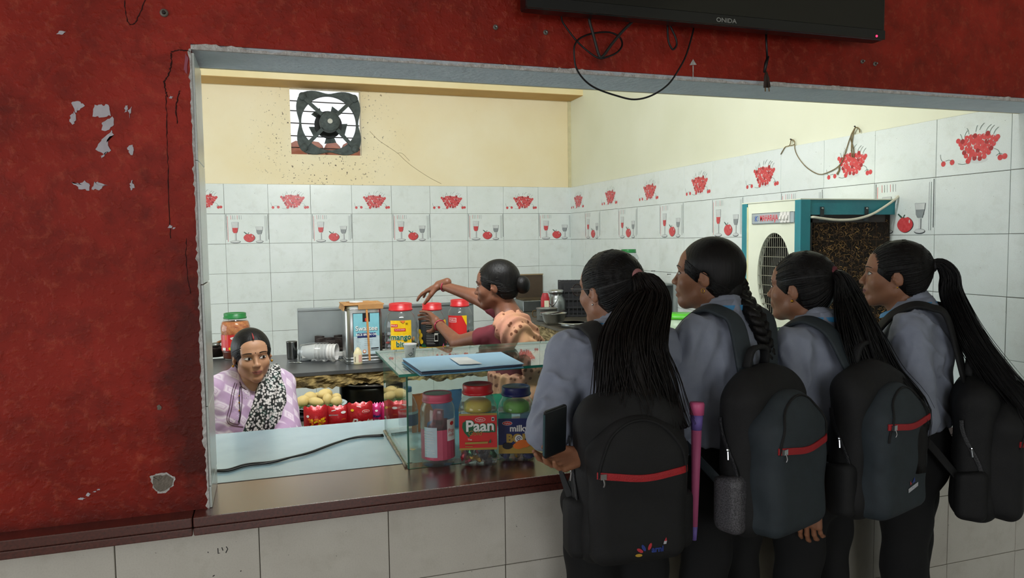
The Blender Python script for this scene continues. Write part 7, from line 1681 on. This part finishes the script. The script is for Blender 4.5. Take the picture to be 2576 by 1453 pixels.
# ------------------------------------------------------------------ the cook in a saree reaching for the jars
hw = at(1248, 716, D=3.3); f_ = Vector((-.86, .51)); rz = math.atan2(-f_.x, f_.y); s = .95; HZ = 1.40; HY = .11; lift = hw.z-HZ*s
t_ = thing('person', 'person in a peach saree and maroon blouse reaching over the sweet jars', 'person', (hw.x-f_.x*HY*s, hw.y-f_.y*HY*s, lift), rz); t_.scale = (s, s, s)
Mw = Matrix.Translation(t_.location) @ Matrix.Rotation(rz, 4, 'Z') @ Matrix.Scale(s, 4); Mi = Mw.inverted()
H_ = Matrix.Translation((0, HY, HZ)) @ Matrix.Rotation(-.10, 4, 'X')
PX = lambda u, v, D: Mi @ at(u, v, D=D)
J = {-1: [V3(-.138, .02, 1.200), PX(1152, 862, 3.42), PX(1100, 812, 3.62)], 1: [V3(.150, .05, 1.22), PX(1192, 744, 3.62), PX(1108, 716, 3.72)]}
fz = -lift/s
F = Field.box((-.55, -.30, .86), (.55, .75, 1.55), .011, [(-.09, .09, .0030)], [(.0, .225, .0030)], [(1.28, 1.54, .0030)])
head_field(F, H_); F.put(cap((0, .02, 1.06), (0, .05, 1.26), .09, .05), .04)
F.put(ecap((0, 0, .92), (0, .02, 1.10), (.13, .10), (.14, .105)), .04); F.put(ecap((0, .02, 1.10), (0, .03, 1.20), (.145, .10), (.13, .075)), .03)
for sd in (-1, 1): F.put(cap((0, .03, 1.2), J[sd][0], .055, .046), .03); F.put(cap(J[sd][0], J[sd][1], .046, .036), .03); F.put(cap(J[sd][1], J[sd][2], .036, .0225), .02)
hd1 = PX(1052, 738, 3.80)-J[1][2]; hd2 = PX(1062, 782, 3.78)-J[-1][2]
parts = [F, hand_field(J[1][2], hd1, (Mi.to_3x3() @ V3(.1, .3, -1)), 1, (.22, .18, .25, .35), .5, 1.05, (.9, .9)), hand_field(J[-1][2], hd2, (Mi.to_3x3() @ V3(-.5, .8, .1)), -1, (.30, .35, .4, .4), .3, 1.05, (.8, .5))]
body = soft('body', parts, SK_c, t_); face_bits(t_, body, H_, gaze=0, lip=mat('lip_deep', '#6d3a34', .4))
F = Field.box((-.13, -.10, 1.25), (.13, .24, 1.56), .0042); hair_cap(F, H_, low=-.07, off=.047); hr = soft('hair', [F], HAIR, t_); combed(t_, hr, H_, (0, -.110, -.01), 150, HAIR, 5)
F = Field.box((-.09, -.16, 1.28), (.09, .06, 1.48), .004); F.put(ell((0, -.128, -.012), (.040, .036, .042)), .01, 'u', H_); F.put(ell((0, -.10, .0), (.03, .03, .03)), .01, 'u', H_); wb = waves(4, 6, 60, 110); soft('hair_bun', [F], HAIR, t_, lambda V, N_: .0025*wb(V))
# blouse
F = Field.box((-.36, -.25, .98), (.36, .40, 1.30), .008)
F.put(ecap((0, .01, 1.02), (0, .02, 1.12), (.142, .112), (.150, .115)), .03); F.put(ecap((0, .02, 1.12), (0, .03, 1.19), (.152, .112), (.140, .085)), .03); F.put(cap(J[-1][0], J[1][0], .043), .03)
for sd in (-1, 1): F.put(cap(J[sd][0], J[sd][0]+(J[sd][1]-J[sd][0])*.52, .046, .046), .02)
F.put(ell((0, -.10, 1.24), (.10, .10, .07)), .01, 's'); F.put(ell((0, .10, 1.25), (.07, .09, .06)), .01, 's')
wv = waves(6, 5, 45, 90); soft('blouse', [F], mat('maroon_blouse', '#6f1f2e', .75, scale=30), t_, lambda V, N_: .003*np.abs(wv(V))-.001)
# saree: skirt, and the end thrown over the left shoulder
m, N, L, b = nodes_mat('peach_flower_saree'); tc = N.new('ShaderNodeTexCoord').outputs['Object']
c = ramp(N, L, noise(N, L, tc, 5, 4), [(.35, lin('#b87a6e')), (.65, lin('#c2936c'))]); v = N.new('ShaderNodeTexVoronoi'); v.inputs['Scale'].default_value = 30; L.new(tc, v.inputs['Vector'])
c = mixc(N, L, ramp(N, L, math_(N, L, 'ADD', v.outputs['Distance'], math_(N, L, 'MULTIPLY', noise(N, L, tc, 60, 3), .3)), [(.36, (1, 1, 1)), (.46, (0, 0, 0))]), c, lin('#6a3a20')); L.new(c, b.inputs['Base Color']); b.inputs['Roughness'].default_value = .7
SAR = m
F = Field.box((-.34, -.28, .80), (.34, .34, 1.31), .0075)
F.put(ecap((0, .0, .84), (0, .01, 1.02), (.165, .14), (.150, .122)), .03, infl=.006); F.put(ecap((0, .01, 1.02), (0, .02, 1.12), (.150, .12), (.155, .12)), .03, infl=.008); F.put(ecap((0, .02, 1.12), (0, .03, 1.19), (.155, .115), (.140, .088)), .03, infl=.009); F.put(cap(J[-1][0]+V3(-.006, 0, .002), (.04, .02, 1.20), .060, .05), .05, infl=.006); F.put(cap(J[-1][0]+V3(.0, -.03, -.02), (-.10, -.06, 1.05), .055, .055), .05, infl=.004)
def sar_keep(x, y, z):
    a = x-(-.045+(1.24-z)*.75)
    a = np.where(y < .0, x-(-.02+(1.24-z)*.40), a); return np.where(z < 1.0, -.1, np.maximum(np.maximum(a, -.27-x), np.where(x < .02, y-(.085-(1.235-z)*.62), -1.0)))*.8
F.cut(sar_keep)
soft('saree_end', [F], SAR, t_, lambda V, N_: .0065*np.sin((V[:, 0]*.5+V[:, 1]*.9+V[:, 2]*.35)*150+1.2*np.sin(V[:, 2]*17))+.003)
F = Field.box((-.30, -.30, fz), (.30, .32, .90), .016); F.put(ecap((0, 0, .70), (0, 0, .86), (.185, .155), (.165, .135)), .03); F.put(ecap((0, 0, fz+.02), (0, 0, .70), (.22, .19), (.185, .155)), .03); F.cut(lambda x, y, z: fz+.003-z+0*x+0*y)
soft('saree_skirt', [F], SAR, t_, lambda V, N_: .008*np.sin(np.arctan2(V[:, 1], V[:, 0])*17)*np.clip(1.0-V[:, 2], 0, 1))
for sd in (-1, 1):
    q = J[sd][2]-(J[sd][2]-J[sd][1])*.12; ax = (J[sd][2]-J[sd][1]).normalized(); u = ax.orthogonal().normalized(); v_ = ax.cross(u)
    mb = MB(); mb.smooth = True; mb.tube([q+u*(.028*math.cos(2*PI*k/18))+v_*(.028*math.sin(2*PI*k/18)) for k in range(19)], .0035, 6); mb.build('bangle', mat('red_bangle', '#a8324a', .4), t_)
